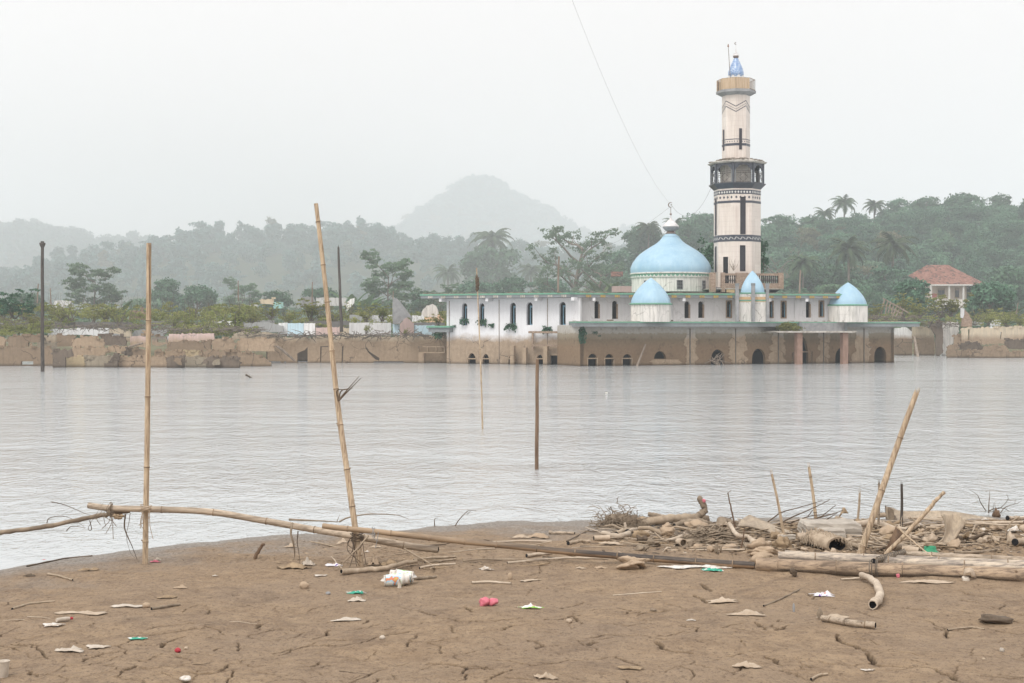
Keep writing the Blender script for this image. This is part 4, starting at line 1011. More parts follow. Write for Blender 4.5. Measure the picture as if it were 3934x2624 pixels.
b = MB(); b.lathe((cx, Yd, 0), [(152.5*k, zv(1065.5,Yd)), (152.5*k, zv(1056,Yd))], 64, caps=False); b.build('green_frieze', MAT['green_trim'], MQ)
b = MB()
for j in range(60):
    a = 2*math.pi*j/60; rr_ = 153.2*k; c = Vector((cx + rr_*math.cos(a), Yd + rr_*math.sin(a), zv(1065,Yd))); t = Vector((-math.sin(a), math.cos(a), 0))
    b.add([c - t*.11, c + t*.11, c + Vector((0,0,.15))], [(0,1,2)])
b.build('frieze_scallop', MAT['white'], MQ)
for uu, hw in ((2594,11),(2690,7),(2476,10),(2710,0)):
    if not hw: continue
    s_ = (uu - 2577) / 150.0; a = math.asin(s_); n = Vector((math.sin(a), -math.cos(a), 0)); t = Vector((math.cos(a), math.sin(a), 0)); c = Vector((cx, Yd, 0)) + n * 150 * k
    hw_ = hw * k / math.cos(a); b = MB(); fr = lambda x, z, o, c=c, t=t, n=n: Vector((c + t*x + n*o).xy.to_3d() + Vector((0,0,z)))
    b.slab(fr, arch(-hw_, hw_, zv(1115,Yd), zv(1081,Yd), 'rect'), [], .03, -.2); wp = b.build('drum_window', MAT['dark'], MQ)
    b = MB(); b.slab(fr, arch(-hw_-.02, hw_+.02, zv(1115.5,Yd), zv(1080.5,Yd), 'rect'), [arch(-hw_+.03, hw_-.03, zv(1114,Yd), zv(1082,Yd), 'rect')], .05, .0)
    for f_ in (-.33, .33): b.slab(fr, arch(f_*hw_-.012, f_*hw_+.012, zv(1114,Yd), zv(1082,Yd), 'rect'), [], .045, .031)
    for f_ in (1092, 1103): b.slab(fr, arch(-hw_, hw_, zv(f_,Yd)-.012, zv(f_,Yd)+.012, 'rect'), [], .042, .031)
    b.build('frame', MAT['conc'], wp)
# finial
b = MB(); c = (cx, Yd, 0)
b.lathe(c, [(20*k, zv(899,Yd)), (21*k, zv(897,Yd)), (15*k, zv(892,Yd)), (14*k, zv(889,Yd))], 24, 1)
b.lathe(c, [(16*k, zv(888,Yd)), (24*k, zv(883,Yd)), (31*k, zv(875,Yd)), (32*k, zv(871,Yd))], 24, 2)
b.lathe(c, [(32*k, zv(871,Yd)), (31.5*k, zv(868,Yd)), (24*k, zv(861,Yd)), (14*k, zv(850,Yd)), (5*k, zv(842,Yd)), (2*k, zv(835,Yd)), (1.5*k, zv(826,Yd))], 24, 0)
b.lathe(c, [(1.2*k, zv(828,Yd)), (5*k, zv(823,Yd)), (4.6*k, zv(821.5,Yd)), (1.2*k, zv(819,Yd)), (1.1*k, zv(797,Yd))], 12, 1)
ar = []; 
for i in range(15):
    a = math.radians(50 + i * 260 / 14); ar.append((cx + 9.0*k*math.cos(a) + .0, Yd, zv(787,Yd) + 9.0*k*math.sin(a)))
b.tube(ar, [.008 + .035*math.sin(math.pi*i/14) for i in range(15)], 6, 1)
for i in range(5):
    a = math.radians(90 + 72*i); p = Vector((cx + 2*k, Yd, zv(787,Yd))); b.bar(p, p + Vector((math.cos(a)*.085, 0, math.sin(a)*.085)), .025, mi=1)
b.build('finial', [MAT['metal'], MAT['bronze'], MAT['conc']], MQ)

def turret(uc, Y, hw, vt, ve, vb, seg, a0, label_name, hwd=None, stripes=False):
    k = px(Y); c = Vector(((uc - CX) / F * Y, Y, 0)); hwd = hwd or hw * .95
    t = thing(label_name, (c.x, c.y, zv(vb, Y)), None, None); t.parent = MQ; t.location = Vector((c.x, c.y, 0)) - Vector(MQ.location); ALLCH.setdefault(MQ.name, []).append(t)
    return t, c, k
def turret_build(uc, Y, hw, vt, ve, vb, seg, a0, hwd, stripes=False):
    """part: the turret wall; its sub-parts: dome, eave ring"""
    k = px(Y); c = Vector(((uc - CX) / F * Y, Y, 0)); cs = 1 / math.cos(math.pi / seg) if seg < 20 else 1
    b = MB(); zb = zv(vb + 3, Y); ze = zv(ve, Y)
    b.lathe(c, [(hwd*k, 3.25), (hwd*k, ze - .10)], seg, 0, a0, smooth=False)
    dr = b.build('turret', MAT['drum'], MQ)
    b = MB(); b.lathe(c, [((hw+5)*k, ze - .10), ((hw+7)*k, ze - .06), ((hw+7)*k, ze), ((hw+2)*k, ze + .03)], seg, 0, a0, smooth=False); b.build('eave_ring', MAT['green_trim'], dr)
    b = MB(); hgt = ve - vt; P = []
    for t, r in ((0,1.0),(.10,.985),(.2,.94),(.34,.85),(.48,.735),(.62,.585),(.75,.43),(.86,.27),(.94,.13),(.98,.06),(1.0,.01)): P.append((hw*r*k, ze + .02 + hgt*t*k))
    b.lathe(c, P, seg * 4, 0, a0, smooth=True)
    V = []                                             # flatten towards a faceted plan
    for p in b.v:
        q = Vector(p) - c; r = math.hypot(q.x, q.y); a = math.atan2(q.y, q.x) - a0; m = (a % (2*math.pi/seg)) - math.pi/seg
        f = math.cos(math.pi/seg) / math.cos(m); V.append((c.x + q.x*f, c.y + q.y*f, q.z))
    b.v = V; b.build('dome', MAT['dome'], dr)
    if stripes:
        for vv0, vv1, m in ((c3(0,215)[1], c3(0,240)[1], 'orange'), (c3(0,241)[1], c3(0,254)[1], 'green_trim'), (c3(0,255)[1], c3(0,261)[1], 'orange')):
            b = MB(); b.lathe(c, [((hwd+.6)*k, zv(vv1,Y)), ((hwd+.6)*k, zv(vv0,Y))], seg, 0, a0, smooth=False, caps=False); b.build('painted_band', MAT[m], dr)
turret_build(2500.5, 106.0, 79, 1068.6, 1166, 1229, 8, math.radians(10), 79)
turret_build(2890.5, 109.2, 62, 1041, 1126, 1230, 4, math.radians(38), 68, True)
turret_build(3258, 112.3, 74, 1086, 1171, 1226, 8, math.radians(5), 78)
for x0, x1, yt in ((768,793,92),(912,938,90),(1043,1065,92)):
    b = MB(); Y = 107.9; u0, u1 = c3(x0,0)[0], c3(x1,0)[0]; vt = c3(0,yt)[1]; 
    b.box(((( (u0+u1)/2 - CX) / F * Y), Y, (3.28 + zv(vt, Y)) / 2), ((u1-u0)*px(Y), .25, zv(vt, Y) - 3.28), .2); b.box(((((u0+u1)/2 - CX) / F * Y), Y, zv(vt, Y) - .08), ((u1-u0)*px(Y) + .03, .28, .18), .2, 1)
    b.build('bare_post', [MAT['conc'], MAT['fascia_grey']], MQ)

# ferns and creepers rooted in the walls ------------------------------------------------
def fern(loc, r, n, label, droop=1.0, mat='leaf', drop=0.0):
    rr = random.Random(int(loc.x * 97)); b = MB()
    for i in range(n):
        a = rr.uniform(0, 6.28); e = rr.uniform(-.2, 1.2); p = loc.copy() + Vector((rr.gauss(0,.1)*r, -.02, rr.uniform(-drop, 0)*r)); L = r * rr.uniform(.5, 1.1); q = []
        for j in range(5): q.append(p.copy()); p = p + Vector((math.cos(a)*math.cos(e), -abs(math.sin(a)*math.cos(e))*.7, math.sin(e))) * L / 4; e -= .5 * droop
        for j in range(4):
            s = Vector((rr.gauss(0,1), rr.gauss(0,1), rr.gauss(0,1))).normalized() * r * .09
            for sg in (-1, 1):
                m = q[j].lerp(q[j+1], .5); b.add([q[j], m + s * sg * 1.3, q[j+1] + Vector((0,0,-.03)), m], [(0,1,2,3)])
    o = b.build('fern', MAT[mat], origin=loc); return tag(o, label, 'fern', 'ferns rooted in the mosque walls')
for x, y, r, l in ((430,425,.55,'fern hanging from the first left window of the mosque wing'),(592,440,.6,'fern under the second window of the wing behind the thin pole'),
                   (675,470,.35,'small fern tuft between second and third wing windows'),(852,480,.7,'wide drooping fern below the third wing window'),
                   (1182,505,.6,'fern growing over the timber bracket frame on the wing'),(340,475,.22,'tiny fern low left on the white wing wall'),
                   (1608,535,.3,'small leafy fern on the front block just below its roof'),(1655,565,.15,'tiny fern right of the small leafy one below the roof')):
    fern(LW.w(*c2(x, y), .06) if x < 1480 else FW.w(*c2(x, y), .06), r, 70 if r > .3 else 26, l)
p = FW.w(*c2(1497, 492), .25); fern(p, .6, 110, 'dark thick fern curtain hanging at the corner under the terrace roof', 2.2, 'leaf', 1.6)
cr_ = crown(np.random.default_rng(5), 1.15, .75, 0, 900, .10, 9); pc = FW.w(*c3(1250, 478), 1.5); cr_ = cr_ * np.array((1, .35, .8))
o = np_mesh('climber', cr_ + np.array(pc), quads(len(cr_)//4), MAT['leaf_scrub'], None, tuple(pc), {'tint': np.repeat(np.random.default_rng(1).random(len(cr_)//4)*.3, 4)})
tag(o, 'green bush spilling over the terrace roof edge left of the portal', 'bush')

MAT['grille'] = m_simple('dark_lattice_block', (.11,.10,.12,1), (.07,.065,.08,1), 6, .6, .1)
# ------------------------------------------------------------------ minaret
Ym = 113.5; km = px(Ym); Cm = Vector(((2832 - CX) / F * Ym + .0, Ym, 0))
MN = thing('minaret', (Cm.x, Cm.y, 5.3), 'tall cream tiled minaret with dark bands and blue spire behind the mosque dome', 'minaret')
Zm = lambda v: H + (VH - v) / F * Ym
def octv(Rr, a_deg, z, c=Cm):
    """a_deg: angle of vertex from the view direction, positive to the right"""
    return [Vector((c.x + Rr*math.sin(math.radians(a_deg + 45*i)), c.y - Rr*math.cos(math.radians(a_deg + 45*i)), z)) for i in range(8)]
def octprism(b, levels, a_deg, mi=0, caps=True, c=Cm):
    V = []
    for Rr, z in levels: V += octv(Rr, a_deg, z, c)
    n = len(levels); Fc = [(i*8+k_, i*8+(k_+1) % 8, (i+1)*8+(k_+1) % 8, (i+1)*8+k_) for i in range(n-1) for k_ in range(8)]
    if caps: Fc += [tuple(range(8)), tuple(range((n-1)*8, n*8))]
    b.add(V, Fc, mi)
def face(Rr, a_deg, i, c=Cm):
    p, q = octv(Rr, a_deg, 0, c)[i], octv(Rr, a_deg, 0, c)[(i+1) % 8]; t = (q - p).normalized(); n = Vector((t.y, -t.x, 0)); L = (q - p).length
    if n.dot(p - Vector((c.x, c.y, 0))) < 0: n = -n
    return (lambda s, z, o: Vector((p.x + t.x*s*L + n.x*o, p.y + t.y*s*L + n.y*o, z))), L
A1, R1 = -62, 90 * km; A2, R2 = -54, 53.2 * km; Cu = Cm + Vector(((2827.3 - 2832) * km, 0, 0))
b = MB(); octprism(b, [(R1, 5.0), (R1, Zm(731))], A1); sh = b.build('lower_shaft', MAT['tile'], MN)
b = MB(); octprism(b, [(R1, Zm(731)), (108*km, Zm(713.5)), (110*km, Zm(712)), (110*km, Zm(710))], A1); b.build('gallery_floor', MAT['navy'], MN)
def band(b, Rr, A, z0, z1, off=.012, faces=range(8), c=Cm, mi=0):
    for i in faces:
        fr, L = face(Rr, A, i, c); b.slab(fr, [(.0, z0), (1.0, z0), (1.0, z1), (.0, z1)], [], off, -.005, mi)
def dia(fr, L, s, z, w, h): return [(s - w/L, z), (s, z - h), (s + w/L, z), (s, z + h)]
b = MB(); band(b, R1, A1, Zm(752.7), Zm(736.8)); band(b, R1, A1, Zm(786), Zm(777)); band(b, R1, A1, Zm(912.8), Zm(907)); band(b, R1, A1, Zm(932), Zm(925)); band(b, R1, A1, Zm(925), Zm(912.8), .010)
for i in range(8):
    fr, L = face(R1, A1, i)
    for j in range(4): b.slab(fr, dia(fr, L, .14 + j*.24, Zm(764.5), .10, .115), [], .015, -.005)
b.build('dark_tile_band', MAT['navy'], sh)
b = MB()
for i in range(8):
    fr, L = face(R1, A1, i)
    for j in range(6): b.slab(fr, dia(fr, L, .09 + j*.164, Zm(744.8), .085, .11), [], .022, .0)
    for j in range(3):
        s0 = j / 3
        for a_, c_ in ((s0, s0 + 1/6), (s0 + 1/6, s0 + 1/3)):
            up = a_ == s0; z0, z1 = (Zm(924), Zm(915)) if up else (Zm(915), Zm(924)); w = .045
            b.slab(fr, [(a_ + .01, z0 - .02), (a_ + w + .01, z0 - .02), (c_ + .0, z1 + .01), (c_ - w, z1 + .01)], [], .020, .0)
b.build('white_tile_diamond', MAT['white'], sh)
def lattice(i, s0, s1, v0, v1, Rr, A, c=Cm, cell=.17):
    fr, L = face(Rr, A, i, c); b = MB(); z0, z1 = Zm(v1), Zm(v0)
    b.slab(fr, [(s0, z0), (s1, z0), (s1, z1), (s0, z1)], [], .018, -.02); p = b.build('lattice_window', MAT['dark'], MN)
    b = MB(); n = max(2, round((s1 - s0) * L / cell)); ds = (s1 - s0) / n; dz = ds * L; m = int((z1 - z0) / dz)
    for x in range(n):
        for y in range(m):
            a_, zz = s0 + x*ds, z0 + y*dz
            b.bar(fr(a_, zz, .03), fr(a_+ds, zz+dz, .03), .022); b.bar(fr(a_+ds, zz, .03), fr(a_, zz+dz, .03), .022)
    b.build('grille', MAT['grille'], p)
for i in (1, 3, 5, 7): lattice(i, .36, .66, 763.5, 905, R1, A1); lattice(i, .34, .65, 947, 1045, R1, A1)
# door at the foot
fr, L = face(R1, A1, 0); b = MB(); b.slab(fr, [(.10, Zm(1098)), (.72, Zm(1098)), (.72, Zm(988)), (.10, Zm(988))], [[(.34, Zm(1098)+.02), (.66, Zm(1098)+.02), (.66, Zm(990)), (.34, Zm(990))]], .05, -.01); dr = b.build('doorway', MAT['tile'], MN)
b = MB(); b.slab(fr, [(.34, Zm(1098)), (.66, Zm(1098)), (.66, Zm(990)), (.34, Zm(990))], [], .014, -.02); b.build('opening_shade_panel', MAT['dark'], dr)  # flat near-black panel painted as the doorway's inner shade
# gallery: inner core, posts, arches, railings, roof
Rg = 100 * km; z0, z1 = Zm(710), Zm(634)
b = MB(); octprism(b, [(R2 * 1.12, z0), (R2 * 1.12, z1)], A2, c=Cu); b.build('gallery_core', MAT['roof_white'], MN)
for i in range(8):
    p = octv(Rg, A1, 0)[i]; b = MB(); a = math.atan2(p.y - Cm.y, p.x - Cm.x)
    b.box((p.x, p.y, (z0 + z1) / 2), (.13, .15, z1 - z0), a)
    for d in (-1, 1): b.box((p.x - math.sin(a)*.14*d - math.cos(a)*.07, p.y + math.cos(a)*.14*d - math.sin(a)*.07, (z0 + z1) / 2), (.035, .06, z1 - z0 - .01), a + d*.39, 1)
    b.build('gallery_post', [MAT['navy'], MAT['fascia_grey']], MN)
    fr, L = face(Rg, A1, i); zt_, zb_ = z1 - .002, z1 - .55
    cus = [(.13, zb_ - .02)]
    for s, zz in ((.15,.12),(.20,.19),(.24,.20),(.26,.29),(.33,.36),(.40,.38),(.5,.44),(.60,.38),(.67,.36),(.74,.29),(.76,.20),(.80,.19),(.85,.12)): cus.append((s, zb_ + zz * .95))
    cus.append((.87, zb_ - .02)); b = MB(); b.slab(fr, [(.06, zb_ - .02)] + cus + [(.94, zb_ - .02), (.94, zt_), (.06, zt_)], [], .02, -.08); b.build('gallery_arch', MAT['navy'], MN)
    b = MB(); zr = z0 + .92
    for zz in (z0 + .06, zr, z0 + .78): b.bar(fr(.1, zz, -.02), fr(.9, zz, -.02), .035)
    for j in range(4):
        s = .12 + j * .253; b.bar(fr(s, z0, -.02), fr(s, zr, -.02), .022)
    zc_ = z0 + .43; 
    for (sa, za), (sb, zb2) in (((.5, zc_+.33), (.75, zc_)), ((.75, zc_), (.5, zc_-.33)), ((.5, zc_-.33), (.25, zc_)), ((.25, zc_), (.5, zc_+.33))):
        b.bar(fr(sa, za, -.02), fr(sb, zb2, -.02), .022)
    b.build('gallery_railing', MAT['iron'], MN)
b = MB(); octprism(b, [(108*km, Zm(634)), (114*km, Zm(629.5)), (114*km, Zm(627.5)), (80*km, Zm(619)), (R2*1.0, Zm(613))], A1); rf = b.build('gallery_roof', MAT['roof_white'], MN)
b = MB(); rr = random.Random(2)
for j in range(70):
    a = rr.uniform(0, 6.28); r = rr.uniform(R2 + .05, 2.1); b.box((Cm.x + r*math.cos(a), Cm.y + r*math.sin(a), Zm(613 + (r/km - 53) * .23) + .02), (rr.uniform(.1,.4), rr.uniform(.1,.3), .06), rr.uniform(0,3))
b.build('roof_debris', MAT['debris'], rf)
# upper shaft
b = MB(); octprism(b, [(R2, Zm(615)), (R2, Zm(371))], A2, c=Cu); us = b.build('upper_shaft', MAT['tile'], MN)
b = MB(); band(b, R2, A2, Zm(542), Zm(539), c=Cu); band(b, R2, A2, Zm(565), Zm(555.5), c=Cu)
for i in range(8):
    fr, L = face(R2, A2, i, Cu)
    for j in range(4): b.slab(fr, dia(fr, L, .14 + j*.24, Zm(549), .045, .06), [], .014, -.005)
    for kk, (dv, th) in enumerate(((0,1.6),(11,.6),(20,1.6))):
        va, vb_ = (393 + dv, 416 + dv) if i % 2 == 0 else (416 + dv, 393 + dv)
        b.slab(fr, [(0, Zm(va+th)), (1, Zm(vb_+th)), (1, Zm(vb_-th)), (0, Zm(va-th))], [], .012, -.005)
b.build('dark_tile_band', MAT['navy'], us)
for i in (1, 3, 5, 7): lattice(i, .32, .60, 499.6, 580, R2, A2, Cu, .11)
# top balcony
b = MB(); octprism(b, [(R2, Zm(371)), (R2*1.12, Zm(369)), (72*km, Zm(362)), (76*km, Zm(361)), (76*km, Zm(351.5))], A2, c=Cu); b.build('balcony_floor', MAT['conc'], MN)
Rb = 72.5 * km; zb, zt_ = Zm(351.5), Zm(309)
for i in range(8):
    fr, L = face(Rb, A2, i, Cu); b = MB()
    for zz in (zb + .05, zt_): b.bar(fr(0, zz, 0), fr(1, zz, 0), .035)
    kind = ['plank', 'plank', 'open', 'open', 'open', 'open', 'maroon', 'half'][i]
    for j in range(9): b.bar(fr(j/8, zb, 0), fr(j/8, zt_, 0), .022)
    rl = b.build('balcony_railing', MAT['brown_frame'], MN)
    if kind in ('plank', 'half', 'maroon'):
        b = MB(); n = 7
        for j in range(n):
            if kind == 'half' and j in (1, 2, 4): continue
            b.slab(fr, [(j/n + .006, zb + .02), ((j+1)/n - .006, zb + .02), ((j+1)/n - .006, zt_ - .015 * (j % 3)), (j/n + .006, zt_ - .015 * (j % 3))], [], .03, .015)
        b.build('board_infill', MAT['maroon' if kind == 'maroon' else 'plank'], rl)
b = MB(); octprism(b, [(44*km, Zm(352)), (44*km, Zm(306)), (42*km, Zm(300))], A2, c=Cu); b.build('spire_base', MAT['white'], MN)
zS = lambda y: Zm(120 + y / 2.613); k2 = km / 2.613; cS = (Cu.x, Cu.y, 0)
b = MB(); b.lathe(cS, [(58*k2, zS(470)), (62*k2, zS(462)), (70*k2, zS(452)), (77*k2, zS(440)), (79*k2, zS(428)), (77*k2, zS(412)), (70*k2, zS(385)), (57*k2, zS(350)), (43*k2, zS(320)), (29*k2, zS(290)), (18*k2, zS(268))], 32); b.build('spire', MAT['mosaic'], MN)
b = MB()
for j in range(8):
    a = math.radians(A2 + 22 + 45*j); p = Vector((Cu.x + 70*k2*math.sin(a), Cu.y - 70*k2*math.cos(a), zS(466))); t = Vector((math.cos(a), math.sin(a), 0)); n_ = Vector((math.sin(a), -math.cos(a), 0))
    b.slab(lambda x, z, o, p=p, t=t, n_=n_: p + t*x + n_*o + Vector((0,0,z)), arch(-.13, .13, -.03, .15, 'point'), [], .08, -.1)
b.build('spire_arch', MAT['white'], MN)
b = MB(); b.lathe(cS, [(20*k2, zS(272)), (28*k2, zS(262)), (30*k2, zS(250)), (24*k2, zS(244))], 20, 1)
b.lathe(cS, [(31*k2, zS(248)), (30*k2, zS(236)), (22*k2, zS(228)), (12*k2, zS(224))], 20, 0); b.lathe(cS, [(18*k2, zS(222)), (8*k2, zS(218)), (4*k2, zS(190)), (2*k2, zS(150)), (1.5*k2, zS(130))], 12, 0)
ar = [(Cu.x + 11*k2*math.cos(math.radians(60 + i*24)), Cu.y, zS(122) + 11*k2*math.sin(math.radians(60 + i*24))) for i in range(11)]
b.tube(ar, [.008 + .025*math.sin(math.pi*i/10) for i in range(11)], 5, 1); b.build('finial', [MAT['metal'], MAT['bronze']], MN)
b = MB(); b.tube([(Cu.x - 72*k2, Cu.y - .8, zS(600)), (Cu.x - 73*k2, Cu.y - .8, zS(487)), (Cu.x - 92*k2, Cu.y - .8, zS(175))], [.03, .028, .022], 6)
b.lathe((Cu.x - 93*k2, Cu.y - .8, zS(182)), [(.02, 0), (.075, .06), (.06, .16), (.03, .2), (.05, .26), (.0, .28)], 8, 1); mt_ = b.build('lightning_mast', [MAT['bronze'], MAT['red_col']], MN)
# stone clad balcony at the foot of the minaret
PB = Plane(2729, 110.6, 3012, 111.6); c5 = lambda x, y: (2600 + x / 3.1356, 680 + y / 3.1356)
BL = thing('stone_terrace', (Cm.x, 111, 5.3), 'stone clad terrace with dark balusters around the foot of the minaret', 'terrace')
def pb(b, x0, x1, y0, y1, of=0, ob=-.25): u0, v0 = c5(x0, y0); u1, v1 = c5(x1, y1); PB.box(b, u0, u1, v0, v1, of, ob)
for x0, x1, y0, y1 in ((405,470,1150,1385),(543,583,1150,1385),(722,860,1152,1345),(1228,1288,1152,1345)): b = MB(); pb(b, x0, x1, y0, y1, .06, -.3); b.build('stone_pier', MAT['stone'], BL)
for x0, x1 in ((583,722),(860,1228)):
    b = MB(); pb(b, x0, x1, 1160, 1186, 0, -.22); pb(b, x0, x1, 1280, 1342, 0, -.22); b.build('parapet', MAT['stone'], BL)
    x = x0 + 16
    while x < x1 - 8:
        u, v = c5(x, 1186); p = PB.w(u, v, -.1); zb_ = PB.w(*c5(x, 1280), -.1).z; h = p.z - zb_; b = MB()
        b.lathe((p.x, p.y, zb_), [(.05, 0), (.035, h*.1), (.075, h*.32), (.045, h*.6), (.03, h*.75), (.055, h*.9), (.04, h)], 8); b.build('baluster', MAT['iron'], BL); x += 24
b = MB(); pb(b, 405, 1288, 1342, 1350, .02, -3.2); b.build('terrace_floor', MAT['roof_white'], BL)
b = MB(); u0, v0 = c5(1060, 1352); u1, v1 = c5(1255, 1352); p, q = PB.w(u0, v0, 0), PB.w(u1, v1, 0); r = PB.w(*c5(1190, 1392), 0); s_ = PB.w(*c5(1060, 1392), 0)
b.add([p, q, r, s_] + [x - PB.n*2.8 for x in (p, q, r, s_)], [(0,1,2,3),(4,5,6,7),(0,1,5,4),(1,2,6,5),(2,3,7,6),(3,0,4,7)]); b.build('underside_shade', MAT['dark'], BL)  # terrace underside as a block, its shade put into the near-black colour
b = MB(); pb(b, 583, 708, 1350, 1392, -.05, -2.5); b.build('inner_wall', MAT['dark'], BL); b = MB(); pb(b, 600, 697, 1347, 1390, -.02, -.2); b.build('orange_panel', MAT['orange'], BL)
b = MB(); pb(b, 440, 543, 1330, 1370, -.3, -1.5); b.build('step', MAT['navy'], BL)
# climbers left and right of the shaft
for u, v, w, h, l in ((2715, 990, .8, 1.9, 'bushy climber in the gap left of the minaret shaft'), (2929, 985, .5, 1.7, 'climber peeping out right of the minaret shaft')):
    p = W(u, v, 115.8); cr_ = crown(np.random.default_rng(int(u)), w, h, 0, 500, .12, 9)
    o = thing('climbing_shrub', (p.x, p.y, 5.4), l, 'shrub'); np_mesh('foliage', cr_ + np.array(p), quads(len(cr_)//4), MAT['leaf'], o, (p.x, p.y, 5.4), {'tint': np.full(len(cr_), .3)}); ALLCH[o.name][-1].location = (0,0,0)
    b = MB(); b.tube([(p.x, p.y, 5.35), (p.x + .1, p.y, p.z)], [.06, .03], 5); b.build('stem', MAT['bark'], o)
b = MB(); tw = random.Random(5); p0 = W(2818, 1040, 111.0)
for j in range(9):
    d = Vector((tw.uniform(-.5,.5), 0, tw.uniform(.4, 1))) ; b.tube([p0, p0 + d*.5 + Vector((tw.uniform(-.1,.1),0,0)), p0 + d], [.02, .014, .006], 4)
tag(b.build('dry_shrub', MAT['pole_pale'], origin=p0), 'dry leafless twigs standing before the minaret lattice', 'shrub')
# overhead wires
fin_p = Vector((cx, Yd, zv(786, Yd)))
def wire(a, c_, sag, r, label, n=24):
    b = MB(); P = [a.lerp(c_, i/n) + Vector((0,0,-4*sag*(i/n)*(1-i/n))) for i in range(n+1)]; b.tube(P, r, 4); o = b.build('overhead_wire', MAT['iron'], origin=a); return tag(o, label, 'wire')
_e0 = W(2175, -60, 58)
wire(fin_p, _e0, 1.1, .0042, 'long sagging wire running from the dome finial up out of view')
wire(fin_p + Vector((.02,0,.0)), Vector((Cm.x - 1.9, Cm.y, Zm(700))), 1.7, .008, 'thin slack wire from the dome finial to the minaret gallery')
wire(fin_p + Vector((-.1,0,-.2)), W(2330, 945, 150), .3, .008, 'thin faint wire running from the finial down to the left')
# ------------------------------------------------------------------ ruined walls on the far bank
L1 = lambda x, y: (x / 2.351, 800 + y / 2.351); L2 = lambda x, y: (900 + x / 2.351, 800 + y / 2.351); RC = lambda x, y: (3200 + x / 2.091, 700 + y / 2.091)
def rag(poly, seed, amp, base_v):
    """break up the outline: edges near the waterline stay straight"""
    rr = random.Random(seed); out = []; n = len(poly)
    for i in range(n):
        (x0, y0), (x1, y1) = poly[i], poly[(i+1) % n]; L = math.hypot(x1-x0, y1-y0); m = max(1, int(L / 7)); out.append((x0, y0))
        for j in range(1, m):
            t = j / m; x, y = x0 + (x1-x0)*t, y0 + (y1-y0)*t; k = .15 if (abs(y0-y1) < 3 and y0 > base_v - 3) else 1
            out.append((x + rr.gauss(0, amp*.5)*k, y + (rr.gauss(0, amp)*k if rr.random() < .75 else rr.uniform(0, amp*3)*k)))
    return out
def ruin(f, poly, Y, mat, label, holes=(), seed=0, amp=1.0, th=.28, name='ruined_wall', yaw=0.0, z0=None, cat='wall', group='ruined walls along the far bank'):
    P = [f(*p) for p in poly]; bv = max(p[1] for p in P); P = rag(P, seed or int(P[0][0]*7 + P[0][1]), amp, bv)
    uc = sum(p[0] for p in P) / len(P); k = math.tan(math.radians(yaw))
    pl = Plane(uc - 100, Y, uc + 100, Y + k * 200 * Y / F)
    O = [pl.c(*p) for p in P]
    if WY(bv) < Y * 1.06 and bv > 1380 or bv > 1395: O = [(a, (z if z > .12 else -.8)) for a, z in O]
    zb = min(z for a, z in O)
    if z0 is not None: O = [(a, (z0 if z < zb + .12 else z)) for a, z in O]
    Hh = [[pl.c(*f(*p)) for p in h] for h in holes]
    b = MB(); b.slab(pl.fr, O, Hh, 0, -th)
    rr2 = random.Random(int(P[0][0]) + 7); zt0 = max(z for a, z in O)
    if mat in ('f_mud', 'f_cream', 'f_rubble', 'f_greenlow', 'f_yellowlow') and name == 'ruined_wall' and len(O) > 6:   # bricks and lumps left on the broken top
        for a, z in O:
            if z > zt0 - .55 and rr2.random() < .5:
                s_ = rr2.uniform(.05, .22); b.box(pl.fr(a, z + s_ * .2, -th / 2 + rr2.uniform(-.05, .12)), (s_ * rr2.uniform(1, 2.2), s_ * 1.4, s_), rr2.uniform(0, 3))
    org = pl.fr(sum(a for a, z in O) / len(O), max(0, min(z for a, z in O)), -th / 2)
    o = b.build(name, MAT[mat], origin=org); tag(o, label, cat, group); return o
R4 = lambda x0, x1, y0, y1: [(x0, y0), (x1, y0), (x1, y1), (x0, y1)]
# front row, left to right
ruin(L1, [(-260,1255),(0,1258),(440,1258),(475,1290),(475,1415),(-260,1415)], 105, 'f_mud', 'long low silt brown wall at the far left edge with a small low opening', [R4(190,300,1383,1412)], z0=-.8)
ruin(L1, [(477,1290),(560,1278),(640,1275),(655,1320),(655,1340),(590,1345),(585,1445),(477,1445)], 100.5, 'f_rubble', 'dark crumbling masonry stub right of the left dark pole', z0=-.8, amp=2)
ruin(L1, [(592,1346),(770,1341),(770,1427),(592,1430)], 101.5, 'f_yellowlow', 'low pale olive yellow wall at the waterline', z0=-.8, amp=.4)
ruin(L1, [(772,1341),(1050,1332),(1025,1375),(985,1400),(940,1427),(772,1428)], 101.4, 'f_greenlow', 'low grey green wall with a broken slanting end', z0=-.8, amp=.8)
ruin(L1, [(655,1262),(960,1258),(975,1290),(930,1320),(915,1345),(655,1345)], 104, 'f_mud', 'brown wall behind the low olive wall')
ruin(L1, [(940,1400),(985,1390),(1010,1345),(1050,1325),(1085,1330),(1070,1360),(1060,1400),(1065,1438),(945,1436)], 100.6, 'f_rubble', 'dark rubble heap between the green wall and the long low brown wall', amp=2, z0=-.8)
ruin(L1, [(1085,1345),(1500,1340),(1505,1425),(1060,1430),(1035,1400),(1070,1365)], 101, 'f_mud', 'low brown wall at the waterline left of the upright bamboo', z0=-.8, amp=.7)
ruin(L1, [(975,1246),(1150,1248),(1118,1322),(1040,1300),(975,1296)], 104.5, 'f_mud', 'short brown wall piece with slanting right end')
ruin(L1, [(1172,1275),(1250,1268),(1315,1280),(1315,1337),(1170,1337)], 104, 'f_mud', 'small brown wall block left of the upright bamboo')
ruin(L1, [(1140,1262),(1170,1262),(1172,1335),(1125,1330)], 103.9, 'f_rubble', 'dark broken strip between two small brown blocks', amp=2)
ruin(L1, [(1505,1350),(1560,1338),(1662,1338),(1662,1442),(1508,1440)], 100, 'f_rubble', 'dark wall with peeling pale patches right of the upright bamboo', z0=-.8, amp=1.6)
